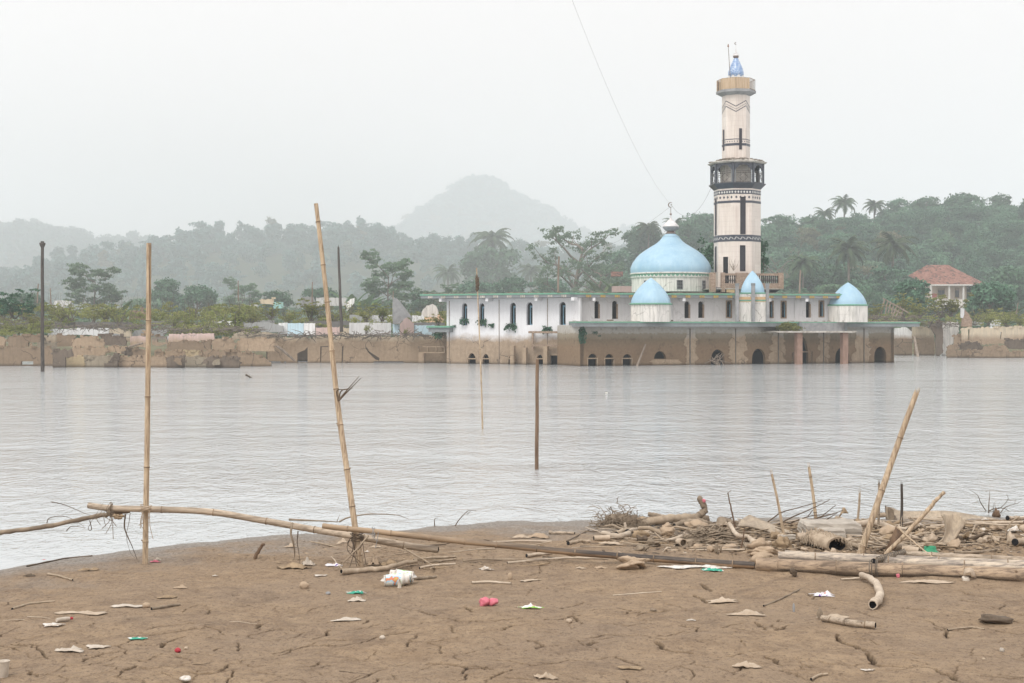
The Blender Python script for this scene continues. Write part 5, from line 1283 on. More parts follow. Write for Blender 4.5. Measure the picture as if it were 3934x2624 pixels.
ruin(L1, [(1580,1350),(1640,1346),(1630,1380),(1640,1420),(1600,1405),(1575,1380)], 99.65, 'f_mud', 'pale render patch left standing on the dark wall', th=.2, amp=2, z0=None)
ruin(L1, [(1664,1345),(1880,1345),(1862,1385),(1868,1425),(1664,1427)], 101, 'f_greenlow', 'low greenish brown wall between two dark broken walls', z0=-.8, amp=.7)
ruin(L1, [(1865,1352),(1960,1342),(2040,1350),(2130,1345),(2166,1392),(2150,1432),(1858,1434)], 99.8, 'f_rubble', 'wide dark collapsed wall heap at the waterline', z0=-.8, amp=2)
ruin(L1, [(1940,1370),(1985,1362),(1980,1400),(1925,1420),(1915,1400)], 99.5, 'f_greenlow', 'greenish plaster scrap on the dark collapsed heap', th=.15, amp=1.5)
ruin(L1, R4(1395,1475,1290,1338), 103, 'f_mud', 'small square brown wall right of the upright bamboo')
ruin(L1, R4(1492,1665,1290,1347), 103.2, 'f_mud', 'brown wall panel left of the yellowish panel')
ruin(L1, R4(1667,1798,1294,1342), 103.2, 'f_yellowlow', 'yellowish wall panel in the low ruins', amp=.5)
ruin(L1, [(1820,1290),(1960,1288),(2035,1292),(2040,1342),(1818,1342)], 103, 'f_mud', 'brown wall panel right of the yellowish panel', amp=1.3)
ruin(L2, [(-50,1292),(0,1290),(150,1308),(230,1340),(290,1365),(345,1395),(340,1408),(-210,1406),(-190,1345)], 103.5, 'f_mud', 'broken wall sloping down to the water left of the long mud wall', amp=2, z0=-.8)
ruin(L2, [(0,1375),(30,1380),(45,1400),(50,1432),(-60,1432),(-40,1390)], 99.9, 'f_rubble', 'small dark rubble end at the waterline', amp=2, z0=-.8)
# second row
ruin(L1, [(80,1165),(130,1150),(362,1148),(372,1252),(70,1256)], 109, 'f_mud', 'brown wall with a small square opening behind the far left wall', [R4(253,335,1213,1247)])
ruin(L1, [(-200,1165),(20,1160),(45,1200),(40,1256),(-200,1256)], 109.5, 'f_mud', 'brown ruined wall at the left edge behind the front wall', amp=2)
ruin(L1, R4(338,500,1214,1254), 107.5, 'f_greenlow', 'pale green low wall behind the left dark pole')
ruin(L1, [(408,1162),(450,1148),(500,1150),(500,1214),(415,1214)], 110, 'f_cream', 'cream wall piece just right of the left dark pole', amp=2)
ruin(L1, [(500,1143),(600,1150),(690,1148),(665,1185),(640,1245),(500,1252)], 111, 'f_mud', 'mud brown wall with peaked right side', amp=1.5)
ruin(L1, [(640,1242),(680,1180),(750,1165),(820,1148),(880,1180),(940,1212),(935,1250),(640,1252)], 108.5, 'f_mud', 'gable shaped mud wall with broken slopes', amp=2.2)
ruin(L1, [(905,1150),(960,1140),(1060,1148),(1135,1160),(1135,1240),(940,1240),(930,1190)], 110, 'f_rubble', 'dark brown broken wall left of the pink wall', amp=2.5)
ruin(L1, [(1175,1160),(1240,1155),(1330,1162),(1330,1262),(1175,1240)], 110.5, 'f_pink', 'pinkish stained wall left of the upright bamboo', amp=1)
ruin(L1, [(1370,1168),(1500,1160),(1512,1225),(1420,1245),(1375,1230)], 110.8, 'f_dgrey', 'grey wall with a dark shuttered opening right of the upright bamboo', [R4(1420,1495,1182,1212)])
ruin(L1, [(1525,1135),(1930,1128),(1935,1185),(1840,1200),(1735,1195),(1640,1205),(1520,1228)], 112.5, 'f_pink', 'long faded pink wall above the brown walls', amp=1.4)
ruin(L1, [(1480,1285),(1535,1232),(1560,1206),(1650,1200),(1720,1192),(1820,1215),(1900,1195),(1905,1286)], 108, 'f_mud', 'brown wall with wavy broken top below the pink wall', amp=1.6)
ruin(L1, [(1915,1195),(1980,1178),(2085,1182),(2125,1230),(2108,1286),(1915,1286)], 108, 'f_mud', 'brown rounded wall piece with cracked right end', amp=1.8)
ruin(L1, [(2145,1195),(2180,1185),(2360,1178),(2480,1180),(2480,1292),(2125,1290),(2135,1240)], 108.5, 'f_mud', 'brown wall in the ruins left of the long mud wall', amp=1.5)
ruin(L1, [(2110,1132),(2400,1128),(2480,1130),(2480,1180),(2110,1185)], 113, 'f_cream', 'low cream parapet wall above the brown wall')
# third row
ruin(L1, [(430,1092),(695,1086),(700,1080),(980,1080),(980,1160),(840,1150),(780,1140),(430,1150)], 116, 'f_white', 'white wall with stained patches right of the left dark pole', amp=1)
ruin(L1, R4(-150,460,1028,1080), 120, 'f_grey', 'grey wall top half hidden by bushes at the left', amp=1.5)
ruin(L1, R4(490,1190,1028,1086), 119.5, 'f_dgrey', 'long dark brown roof edge above the white wall', amp=1.2)
ruin(L1, [(985,1090),(1110,1088),(1185,1095),(1185,1160),(985,1160)], 117, 'f_cream', 'brownish grey wall between the white wall and a pole', amp=2)
ruin(L1, [(1200,1085),(1520,1088),(1510,1130),(1440,1160),(1200,1165)], 118, 'f_grey', 'grey white wall behind the upright bamboo', amp=1.5)
ruin(L1, R4(1330,1700,1018,1060), 121, 'f_dgrey', 'dark roof edge right of the upright bamboo')
ruin(L1, [(1880,1018),(2000,1012),(2135,1010),(2135,1082),(1880,1080)], 121, 'f_white', 'bright white wall between bushes right of the upright bamboo', amp=.8)
ruin(L1, R4(1660,1765,1052,1118), 118.5, 'f_cream', 'small cream wall piece amid dry bushes')
ruin(L1, R4(2190,2480,1012,1110), 121, 'f_grey', 'grey wall behind dry bushes left of the leaning bamboo', amp=1.5)
ruin(L1, [(1172,930),(1200,922),(1250,930),(1265,925),(1266,893),(1290,893),(1290,925),(1312,950),(1316,1008),(1160,1008)], 127, 'stone', 'broken red brick wall with a chimney stub', amp=1.5, name='brick_ruin')
ruin(L1, [(490,835),(560,832),(660,835),(600,880),(560,930),(478,930)], 138, 'f_white', 'pale broken wall corner above the bushes at left', amp=1.5)
# the long mud wall beside the mosque
ruin(L2, [(300,1178),(420,1170),(560,1165),(660,1172),(790,1160),(1000,1168),(1100,1158),(1400,1165),(1600,1152),(1800,1158),(1945,1150),(1945,1385),(1310,1382),(1000,1388),(300,1382)], 114, 'f_cream', 'long mud stained wall running from the ruins to the mosque wing',
     [[(567,1312),(600,1295),(635,1282),(662,1252),(662,1392),(567,1392)], [(776,1248),(850,1244),(850,1254),(790,1254),(784,1392),(776,1392)], [(972,1250),(988,1238),(984,1300),(980,1392),(970,1392)],
      [(1185,1262),(1200,1258),(1215,1290),(1290,1340),(1312,1352),(1308,1378),(1270,1365),(1210,1305)], [(240,1235),(262,1240),(258,1330),(244,1320)][:0] or [(285,1240)]*3][:4], z0=-.8, amp=.8)
b = MB(); pl = Plane(1000, 120.5, 1740, 117)
b.slab(pl.fr, [pl.c(*L2(290,1175)), pl.c(*L2(1960,1175)), (pl.c(*L2(1960,0))[0], -.8), (pl.c(*L2(290,0))[0], -.8)], [], 0, -.3)
tag(b.build('ruined_wall', MAT['f_rubble'], origin=pl.fr(5, 0)), 'dark inner wall seen through gaps of the long mud wall', 'wall', 'ruined walls along the far bank')
pl = Plane(1602, 113.6, 1708, 112.6); b = MB()       # opening frame near the mosque
for x0, x1, y0, y1 in ((1658,1900,1246,1254),(1658,1900,1299,1306)): pl.box(b, L2(x0,0)[0], L2(x1,0)[0], L2(0,y0)[1], L2(0,y1)[1], .05, -.1)
for x in (1658, 1740, 1820, 1894): pl.box(b, L2(x,0)[0], L2(x+7,0)[0], L2(0,1254)[1], L2(0,1299)[1], .045, -.095)
tag(b.build('window_frame_ruin', MAT['pilaster'], origin=pl.fr(0, .3)), 'pale empty window frame on the mud wall beside the mosque wing', 'frame')
b = MB(); pl.box(b, L2(1662,0)[0], L2(1710,0)[0], L2(0,1312)[1], L2(0,1400)[1], .5, .1, z0=-.8); tag(b.build('broken_pier', MAT['f_cream'], origin=pl.fr(0, 0)), 'short pale pier standing in the water below the empty frame', 'pier')
# coloured walls behind the long mud wall
ruin(L2, [(85,1036),(300,1030),(440,1062),(440,1120),(85,1120)], 118, 'f_grey', 'bluish grey wall left of the pale blue wall', amp=1)
ruin(L2, [(400,1036),(480,1034),(480,1150),(400,1150)], 118.4, 'f_white', 'narrow white wall left of the pale blue wall')
ruin(L2, R4(482,626,1038,1150), 118, 'f_blue', 'pale blue wall left of the leaning bamboo', amp=.6)
ruin(L2, R4(628,728,1038,1150), 118, 'f_white', 'white wall between the pale blue and the pink wall', amp=.6)
ruin(L2, R4(640,1040,1018,1080), 119.5, 'f_dgrey', 'dark roof strip behind the leaning bamboo', amp=1.3)
ruin(L2, [(735,1078),(950,1074),(950,1150),(735,1150)], 117.6, 'f_pink', 'pink wall behind the leaning bamboo', amp=1)
ruin(L2, [(952,1082),(1035,1080),(1035,1150),(952,1150)], 117.9, 'f_cream', 'small beige wall right of the pink wall', amp=1)
ruin(L2, R4(1037,1415,1034,1148), 117, 'f_white', 'wide bright white wall right of the dark broken pole', amp=.6)
ruin(L2, [(1040,966),(1230,962),(1230,1026),(1040,1030)], 124, 'f_grey', 'bluish white wall above the wide white wall', amp=1)
ruin(L2, [(1232,966),(1425,962),(1425,1026),(1232,1028)], 124.5, 'f_white', 'white wall left of the grey gable', amp=1)
ruin(L2, [(1430,818),(1470,815),(1510,860),(1560,925),(1612,995),(1560,985),(1500,1035),(1492,1045),(1430,1045)], 116, 'conc', 'tall grey triangular gable left of the mosque', amp=.8, name='gable_wall')
ruin(L2, [(1430,1047),(1490,1047),(1492,1145),(1430,1145)], 116.4, 'f_blue', 'blue grey wall foot below the grey gable', amp=1)
ruin(L2, [(1494,1150),(1496,1045),(1530,1005),(1558,986),(1590,1010),(1622,1035),(1622,1150)], 115.7, 'f_pink', 'pink gable wall leaning on the grey gable', amp=1)
ruin(L2, R4(1625,1810,1056,1152), 115.9, 'f_blue', 'pale bluish wall left of the green edged canopy', amp=1)
ruin(L2, [(1605,966),(1700,962),(1715,985),(1715,1030),(1605,1032)], 121, 'f_white', 'small white wall below the arched gable', amp=2)
ruin(L2, [(1690,978),(1698,925),(1715,905),(1738,876),(1790,864),(1822,880),(1838,912),(1846,960),(1832,985)], 122, 'drum', 'stained arched gable top close to the mosque wing', amp=1.2, name='arched_gable')
ruin(L2, [(1716,985),(1830,987),(1850,960),(1890,1000),(1890,1030),(1716,1030)], 121.5, 'f_orange', 'patchy orange wall under the arched gable', amp=2)
ruin(L2, R4(1625,1900,1030,1058), 118, 'f_dgrey', 'dark wall top under the orange wall')
b = MB(); pl = Plane(1637, 112.6, 1727, 111.6); pl.box(b, L2(1735,0)[0], L2(1945,0)[0], L2(0,1062)[1], L2(0,1078)[1], .5, -1.5)
cn = thing('canopy', pl.fr(1, 2.6), 'small grey canopy with a green edge fixed beside the mosque wing', 'canopy'); b.build('green_edge', MAT['green_trim'], cn)
b = MB(); pl.box(b, L2(1755,0)[0], L2(1940,0)[0], L2(0,1078)[1], L2(0,1118)[1], .35, -1.4); b.build('soffit_box', MAT['fascia_grey'], cn)
fern(pl.w(*L2(1835,1150), .1), .5, 60, 'fern dangling below the green edged canopy')
# walls farther back
for f, p, m, l in ((L2, [(605,802),(712,800),(735,850),(735,888),(605,890)], 'f_grey', 'pale grey gable far behind the leaning bamboo'),
 (L2, [(740,806),(1012,808),(1005,840),(1010,880),(740,884)], 'f_white', 'white wall far behind right of the leaning bamboo'),
 (L2, [(1015,850),(1050,820),(1085,810),(1080,860),(1040,900),(1015,930)], 'f_white', 'leaning white wall fragment among bushes'),
 (L2, R4(355,440,848,905), 'f_turq', 'small turquoise wall far behind the ruins'),
 (L2, R4(105,210,872,886), 'f_white', 'thin white wall far behind at left'),
 (L2, [(235,830),(355,815),(355,870),(235,860)], 'f_cream', 'cream wall beside the small turquoise wall')):
    ruin(f, p, 150, m, l, amp=.8)
# small stubs that crowd the gaps
rr9 = random.Random(91)
for j in range(46):
    f, x, y, Y = (L1, rr9.uniform(-100, 2300), rr9.uniform(1075, 1235), 0) if j < 34 else (RC, rr9.uniform(560, 1500), rr9.uniform(1110, 1180), 0)
    Y = (118.5 - (y - 1075) / 160 * 8.5 + .35) if j < 34 else 146.5; w = rr9.uniform(18, 95); h = rr9.uniform(14, 60)
    q = [(x, y + h), (x, y + rr9.uniform(0, h*.4)), (x + w*rr9.uniform(.2,.5), y), (x + w*.75, y + rr9.uniform(0, h*.5)), (x + w, y + rr9.uniform(0, h*.6)), (x + w, y + h)]
    ruin(f, q, Y, rr9.choice(['f_mud','f_cream','f_mud','f_rubble','f_white','f_grey','f_dgrey']), 'small broken wall stub crowded among the larger ruined walls' if j < 34 else 'small broken wall stub behind the right hand ruins', amp=1.6, group='small wall stubs among the ruins' if j < 34 else 'small wall stubs of the right ruins')
# right-hand ruins
ruin(RC, [(490,1172),(560,1165),(600,1172),(635,1200),(635,1258),(490,1258)], 147, 'f_white', 'white topped wall just right of the mosque', amp=2)
ruin(RC, R4(497,637,1257,1388), 146, 'f_mud', 'square mud brown wall just right of the mosque', amp=.7, z0=-.8)
ruin(RC, [(642,1166),(780,1164),(812,1215),(818,1300),(815,1388),(655,1388),(655,1265),(642,1265)], 145.5, 'f_cream', 'mud wall with pale top behind the leaning pale log', amp=1.5, z0=-.8)
ruin(RC, [(780,1132),(872,1128),(885,1200),(885,1372),(850,1400),(828,1385),(825,1230)], 142, 'f_rubble', 'dark rubble column of the right hand ruins', amp=3, z0=-.8)
ruin(RC, [(880,1126),(1005,1120),(1015,1200),(975,1240),(972,1290),(930,1310),(900,1385),(885,1380)], 143, 'drum', 'white streaked wall remains beside the dark rubble', amp=3, z0=-.8)
ruin(RC, R4(975,1042,1226,1340), 141.5, 'f_mud', 'narrow brown wall in the right hand ruins', amp=2)
ruin(RC, [(1036,1172),(1250,1168),(1535,1164),(1700,1166),(1700,1300),(1400,1296),(1035,1305)], 141, 'f_cream', 'long beige wall with cracked pale top at far right', [[(1085,1180),(1098,1185),(1096,1270),(1088,1265)], [(1345,1200),(1358,1205),(1350,1262),(1342,1258)]], amp=1.2)
ruin(RC, [(1025,1345),(1022,1312),(1060,1290),(1160,1284),(1216,1322),(1206,1358)], 136, 'f_rubble', 'rounded dark brown mound of mud in front of the beige wall', amp=1.5)
ruin(RC, [(1207,1360),(1215,1322),(1290,1312),(1380,1310),(1412,1345),(1412,1362)], 135.5, 'f_mud', 'broken brown wall piece right of the dark mound', amp=1.5)
ruin(RC, [(1385,1285),(1400,1264),(1535,1262),(1700,1265),(1700,1345),(1430,1340),(1390,1320)], 137, 'f_rubble', 'brown broken wall behind low walls at the right edge', amp=2)
ruin(RC, [(918,1352),(990,1350),(1100,1348),(1095,1407),(918,1405)], 133.5, 'f_mud', 'low brown wall at the waterline of the right ruins', z0=-.8)
ruin(RC, [(1098,1352),(1280,1350),(1395,1352),(1392,1415),(1092,1412)], 132.8, 'f_mud', 'long low brown slab at the waterline near the right edge', z0=-.8, amp=.8)
ruin(RC, R4(1396,1500,1364,1414), 133.1, 'f_mud', 'short low brown slab right of the long slab', z0=-.8)
ruin(RC, R4(1502,1700,1362,1416), 133, 'f_mud', 'low brown slab cut by the right edge', z0=-.8)
ruin(RC, [(920,1345),(945,1305),(1000,1300),(1000,1345)], 136.5, 'f_mud', 'small slanting brown wall piece in the right ruins', amp=1)
ruin(RC, [(1030,1012),(1056,1014),(1056,1060),(1045,1092),(1030,1088)], 141.2, 'f_white', 'thin white shard standing on top of the right ruins', amp=.8)
ruin(RC, [(1057,1020),(1085,1050),(1120,1110),(1118,1160),(1035,1160),(1040,1095),(1056,1062)], 141.3, 'stone', 'broken brick shard with slanting edge on the right ruins', amp=1.6, name='brick_ruin')
for x0, x1, y0, y1, l in ((1120,1210,1115,1152,'white wall bit behind bushes above the right ruins'),(1265,1350,1105,1152,'pale wall bit near the right edge behind bushes')): ruin(RC, R4(x0,x1,y0,y1), 147, 'f_white', l)
b = MB(); p0, p1 = W(*RC(655,1240), 141), W(*RC(685,1390), 139); p1.z = -.2; b.tube([p0, p1], [.10, .16], 7); tag(b.build('leaning_log', MAT['pole_pale'], origin=p1), 'pale log leaning against the wall right of the mosque', 'log')
b = MB(); p0, p1 = W(*L2(252,1152), 111.6), W(*L2(550,1380), 112.5); b.tube([p0, p0.lerp(p1,.6) + Vector((0,0,.1)), p1], [.06,.1,.09], 6); tag(b.build('fallen_log', MAT['pole_pale'], origin=p1), 'long pale log lying slanted down the mud wall into the water', 'log')
b = MB(); p0, p1 = W(*L1(1160,1252), 103.4), W(*L1(1290,1218), 104); b.tube([p0, p1], .08, 6); tag(b.build('fallen_log', MAT['pole_pale'], origin=p0), 'short pale log on the walls left of the upright bamboo', 'log')
# debris lying on wall tops (thin dead branches)
for f, x0, x1, y, Y, l in ((RC,700,1040,1150,142,'grey dead branches piled on the right hand ruins'),(RC,280,700,1098,118,'dead branches lying behind the right turret on the roof'),(L1,0,480,1040,118.5,'dead branches on the wall tops at the left'),
   (L1,480,1500,1075,114.5,'dead branches and roots hanging over the left wall tops'),(L1,1500,2351,1108,113.5,'dead branches above the long pink wall'),(L2,0,1900,1152,113.3,'dead creepers lying along the top of the long mud wall')):
    rr = random.Random(int(x1)); b = MB(); org = W(*f((x0+x1)/2, y), Y)
    for j in range(int((x1 - x0) / 7)):
        c = W(*f(rr.uniform(x0, x1), y + rr.gauss(0, 9)), Y + rr.uniform(-.6, .6)); d = Vector((rr.gauss(0,1), rr.gauss(0,.4), rr.gauss(0,.35))) * rr.uniform(.2, .8)
        b.tube([c - d, c + Vector((0,0,rr.uniform(-.1,.25))), c + d], [.025, .035, .01], 3)
    tag(b.build('dead_branches', MAT['wood_grey'], origin=org), l, kind='stuff')
b = MB(); lad = [(RC(400,932), RC(610,1050)), (RC(415,945), RC(385,1060)), (RC(440,950), RC(420,1060)), (RC(465,960), RC(445,1050)), (RC(490,975), RC(470,1060)), (RC(520,985), RC(480,1075)), (RC(545,1000), RC(505,1080)), (RC(570,1015), RC(540,1080)), (RC(395,975), RC(560,1060))]
for (a, c_) in lad: b.bar(W(*a, 140), W(*c_, 139.5), .10)
tag(b.build('collapsed_trellis', MAT['pole_pale'], origin=W(*RC(480,1080), 140)), 'collapsed bamboo trellis leaning in the bushes right of the right turret', 'trellis')
b = MB(); b.bar(W(*RC(805,1082), 139), W(*RC(885,1035), 139), .12); b.bar(W(*RC(770,1170), 140), W(*RC(800,1115), 140), .1); tag(b.build('broken_beam', MAT['pole_dark'], origin=W(*RC(805,1082), 139)), 'dark beam sticking up out of the bushes above the right ruins', 'beam')

# shrubs over the ruins --------------------------------------------------------------------
def shrub_proto(seed, dense, mat='leaf_scrub', h=2.0):
    rr = random.Random(seed); g = np.random.default_rng(seed); root = thing('shrub', (0,0,0), 'shrub', 'shrub'); b = MB(); V = []
    for j in range(9):
        a = rr.uniform(0, 6.28); L = h * rr.uniform(.5, 1.0); sp = rr.uniform(.2, .8); p = Vector((rr.gauss(0,.1), rr.gauss(0,.1), 0)); q = [p.copy()]
        for i in range(4): p = p + Vector((math.cos(a)*sp, math.sin(a)*sp, 1)) * L / 4 + Vector((rr.gauss(0,.07), rr.gauss(0,.07), 0)); q.append(p.copy())
        b.tube(q, [.04,.03,.022,.014,.006], 4)
        for i in (2, 3, 4): V.append(crown(g, .42*h/2, .26*h/2, 0, dense, .085, 3, .8, .1) + np.array(q[i]))
    b.build('stem', MAT['wood_grey'], root); V = np.concatenate(V)
    np_mesh('foliage', V, quads(len(V)//4), MAT[mat], root, (0,0,0), {'tint': np.repeat(g.random(len(V)//4)*.5, 4)}); return root
shr = [shrub_proto(s, d) for s, d in ((31,26),(32,16),(33,36),(34,10))]; shd = [shrub_proto(s, 60, 'leaf') for s in (35,36)]
for i, (f, x, yt, yb, Y, pr, l) in enumerate([
 (L1,120,750,1000,121,shd,'big dark green bush at the left edge behind the dark pole'),(L1,30,850,1000,119,shd,'dark green bush cut by the left edge'),
 (L1,230,830,1010,120,shd,'dark green bush just left of the left dark pole'),(L1,640,855,1020,119,shr,'bright yellow green shrub right of the left dark pole'),
 (L1,560,880,1025,120.5,shr,'twiggy shrub left of the bright yellow one'),(L1,840,930,1030,120,shr,'yellow shrub between brick ruin and bright yellow shrub'),
 (L1,960,880,1030,122,shr,'tall loose shrub left of the brick ruin'),(L1,1080,900,1060,118.6,shr,'shrub growing just left of the brick ruin'),
 (L1,1420,930,1050,122,shr,'shrub right of the upright bamboo'),(L1,1560,940,1070,118,shr,'olive shrub over the dark roof edge right of the upright bamboo'),
 (L1,1700,960,1100,117,shr,'shrub standing before the small cream wall piece'),(L1,1850,990,1110,116,shr,'twiggy shrub left of the bright white wall'),
 (L1,2110,890,1120,116,shr,'tall thin shrub right of the bright white wall'),(L1,2260,900,1060,120,shr,'wide shrub left of the leaning bamboo'),
 (L1,300,960,1090,117,shr,'low shrub left of the left dark pole'),(L1,60,1010,1130,115,shr,'low yellow shrub on the far left wall'),
 (L1,180,1030,1140,114,shr,'second low shrub on the far left wall'),(L1,420,1020,1120,115,shr,'low shrub right beside the left dark pole'),
 (L2,60,880,1030,121,shr,'shrub left of the bluish grey wall'),(L2,180,930,1060,119,shr,'shrub above the bluish grey wall'),
 (L2,330,860,1010,124,shr,'shrub before the turquoise wall'),(L2,500,950,1040,121,shr,'shrub above the pale blue wall'),
 (L2,700,830,1020,122,shr,'tall grey green shrub left of the leaning bamboo'),(L2,910,870,1030,122,shr,'shrub right of the leaning bamboo'),
 (L2,1190,900,1030,118.5,shr,'umbrella shaped shrub above the wide white wall'),(L2,1190,1045,1135,113.2,shr,'small plant growing before the wide white wall'),
 (L2,1340,870,1020,120,shr,'loose yellow shrub left of the grey gable'),(L2,1100,860,1000,128,shr,'tall shrub right of the dark broken pole'),
 (L2,1840,960,1060,114.2,shr,'yellowish shrub on the green edged canopy'),(L2,1540,1085,1150,113.3,shr,'small shrub before the pink gable wall'),
 (RC,950,905,1080,143,shr,'yellow green bush below the house veranda'),(RC,870,930,1090,144,shr,'olive bush left of the yellow green bush'),
 (RC,700,935,1095,142,shr,'wide olive bush above the right ruins'),(RC,560,905,1090,141,shr,'shrub behind the collapsed trellis'),
 (RC,340,985,1095,140,shr,'yellow shrub right of the right turret'),(RC,1130,1030,1150,144,shr,'shrub right of the brick shard'),
 (RC,1250,1060,1150,144,shr,'low shrub above the long beige wall'),(RC,1400,1050,1160,143,shr,'low shrub near the right edge above the beige wall'),
 (RC,1500,1080,1160,142,shr,'yellow shrub at the right edge above the ruins')]):
    u, vt = f(x, yt); _, vb_ = f(x, yb); p = pr[i % len(pr)]; zt_, zb_ = W(u, vt, Y).z, W(u, vb_, Y).z; s = (zt_ - zb_) / 2.1; loc = Vector(((u - CX) / F * Y, Y, zb_))
    s *= 1.12; sx = s * (1.4 if pr is shr else 1.15); g = 'shrubs growing over the flooded ruins'
    if p.name not in _used: _used.add(p.name); p.location = loc; p.scale = (sx, sx, s); p['label'] = l; p['group'] = g
    else: dup(p, loc, R.uniform(0, 6.28), (sx, sx, s), l, g)
# low scrub filling between the walls
sp_ = [crown(rg, .9, .45, .3, 150, .09, 7, .8, .3) for _ in range(5)]; pts, zz = [], []
def scrub(f, x0, x1, y0, y1, Y0, Y1, n):
    for j in range(n):
        t = random.Random(j * 77 + int(x0) + int(y0)).random(); u, v = f(x0 + (x1-x0)*rg.random(), y0 + (y1-y0)*t); Y = Y1 + (Y0 - Y1)*t; p = W(u, v, Y); pts.append((p.x, p.y)); zz.append(p.z - .3)
scrub(L1, -150, 2351, 880, 1095, 117, 131, 210); scrub(L2, 0, 1900, 940, 1060, 119, 128, 90); scrub(RC, 290, 1700, 1050, 1140, 143.5, 152, 120); scrub(L1, -150, 470, 1060, 1130, 112.5, 116, 35); scrub(L1, 1500, 2351, 1095, 1125, 113.5, 115, 25)
zz = np.array(zz); V_, T_ = [], []
for (x, y), z in zip(pts, zz):
    p = sp_[rg.integers(5)]; s = rg.uniform(.4, 1.2); V_.append(p * (s, s, s * rg.uniform(.7, 1.2)) + (x, y, z)); T_.append(np.full(len(p), rg.random() * .7))
V_ = np.concatenate(V_); tag(np_mesh('scrub', V_, quads(len(V_)//4), MAT['leaf_scrub'], attrs={'tint': np.concatenate(T_)}), 'low olive scrub overgrowing the ruined walls', kind='stuff')
V_ = []                                             # bare grey twigs in the scrub
bt = MB()
for j in range(800):
    x, y = pts[j % len(pts)]; z = zz[j % len(pts)] + .2; p = Vector((x + rg.normal()*.6, y + rg.normal()*.3, z)); d = Vector((rg.normal()*.5, rg.normal()*.2, 1)).normalized() * rg.uniform(.5, 1.9)
    bt.tube([p, p + d*.5 + Vector((rg.normal()*.05,0,0)), p + d], [.02,.014,.005], 3)
tag(bt.build('dry_twigs', MAT['wood_grey']), 'bare grey twigs standing in the scrub over the ruins', kind='stuff')

# red roofed house ---------------------------------------------------------------------------
Yh = 300.0; kh = px(Yh) / 2.091
def hp(x, y, d=0.0): p = W(*RC(x, y), Yh); p = p.copy(); p.y += d; return p
HS = thing('house', hp(900, 945), 'house with a red tiled hipped roof and white veranda columns on the right hillside', 'house')
dpt = 11.0
b = MB(); zb, ze = hp(0,955).z, hp(0,820).z
def hb(b, x0, x1, y0, y1, d0, d1, mi=0):
    p, q = hp(x0, y1), hp(x1, y0); b.box(((p.x+q.x)/2, Yh + (d0+d1)/2, (p.z+q.z)/2), (q.x-p.x, abs(d1-d0), q.z-p.z), mi=mi)
hb(b, 760, 1062, 822, 1010, 2.2, dpt); hb(b, 1062, 1195, 824, 1010, 4.5, dpt - .1); hb(b, 690, 760, 840, 1010, 3.0, dpt - .2); b.build('wall', m_simple('cream_house_wall', (.62,.54,.46,1), (.5,.43,.37,1), .6, .9, .1, co='World'), HS)
rm = NT('old_red_roof_tiles'); br_ = rm.n('TexVoronoi'); br_.inputs['Scale'].default_value = 2.2; rm.l(rm.co('World', (1,.6,1.6)), br_.inputs['Vector']); g_ = rm.n('SeparateColor'); rm.l(br_.outputs['Color'], g_.inputs[0])
rm.bump(br_.outputs['Distance'], .4, .1); MAT['rooftile'] = rm.fin(rm.ramp(g_.outputs[0], [(0,(.09,.06,.055)),(.35,(.22,.105,.08)),(1,(.32,.17,.13))]), .85, .2)
b = MB(); A, B_, C, D = hp(745,822,-.6), hp(1225,822,1.5), hp(1225,822,dpt+1), hp(620,745,dpt*.5); R0, R1_ = hp(770,657,4.5), hp(940,657,4.5); E = hp(1075,822,-.6)
b.add([A, E, R1_, R0], [(0,1,2,3)]); b.add([E, B_, R1_], [(0,1,2)]); b.add([A, R0, D], [(0,1,2)]); b.add([B_, C, R1_], [(0,1,2)]); b.add([C, D, R0, R1_], [(0,1,2,3)]); b.add([A, D, C, B_, E], [(0,1,2,3,4)])
b.build('roof', MAT['rooftile'], HS)
b = MB(); b.bar(A + Vector((0,-.03,-.12)), E + Vector((0,-.03,-.12)), .2, .3); b.build('gutter', MAT['white'], HS)
for x in (747, 893, 1007): b = MB(); hb(b, x-6, x+6, 826, 950, -.4, .1); b.build('column', MAT['white'], HS)
b = MB(); hb(b, 700, 1062, 942, 1010, -.5, 2.25); b.build('veranda_floor', MAT['drum'], HS)
for x0, x1 in ((828,886),(966,1002)):
    b = MB(); hb(b, x0, x1, 850, 930, 2.12, 2.4); w_ = b.build('window', MAT['brown_frame'], HS)
    b = MB(); hb(b, x0+4, (x0+x1)/2-1, 866, 922, 2.06, 2.3); hb(b, (x0+x1)/2+1, x1-4, 866, 922, 2.06, 2.3); b.build('pane', MAT['navy'], w_)
b = MB(); hb(b, 805, 845, 893, 925, .8, 1.2); tag(b.build('cloth_on_veranda', m_simple('red_cloth', (.42,.12,.10,1), (.3,.09,.08,1), 3), origin=hp(825,925,1)), 'red cloth hanging on the veranda of the red roofed house', 'cloth')
b = MB(); p = W(*RC(1530,1015), 290); b.lathe((p.x + 4, p.y, p.z - 1.3), [(5, 0), (.1, 1.8)], 4, 0, .78, smooth=False)
hr = thing('house', (p.x + 4, p.y, p.z - 3), 'house roof corner cut by the right edge of the view', 'house'); b.build('roof', MAT['rooftile'], hr); b = MB(); b.box((p.x+4, p.y, p.z-2.6), (6.4, 6.4, 2.6)); b.build('wall', MAT['drum'], hr)
# two small far structures by the dome
for u0, u1, v0, v1, Y, m, l in ((2348,2392,1044,1062,290,'rooftile','small red roof left of the big dome'),(2352,2430,1100,1122,200,'f_pink','low pinkish wall left of the big dome')):
    b = MB(); p, q = W(u0, v1, Y), W(u1, v0, Y); b.box(((p.x+q.x)/2, Y, (p.z+q.z)/2), (q.x-p.x, 2, q.z-p.z)); tag(b.build('distant_wall' if m != 'rooftile' else 'distant_shed', MAT[m], origin=(p.x, Y, p.z)), l, 'building')

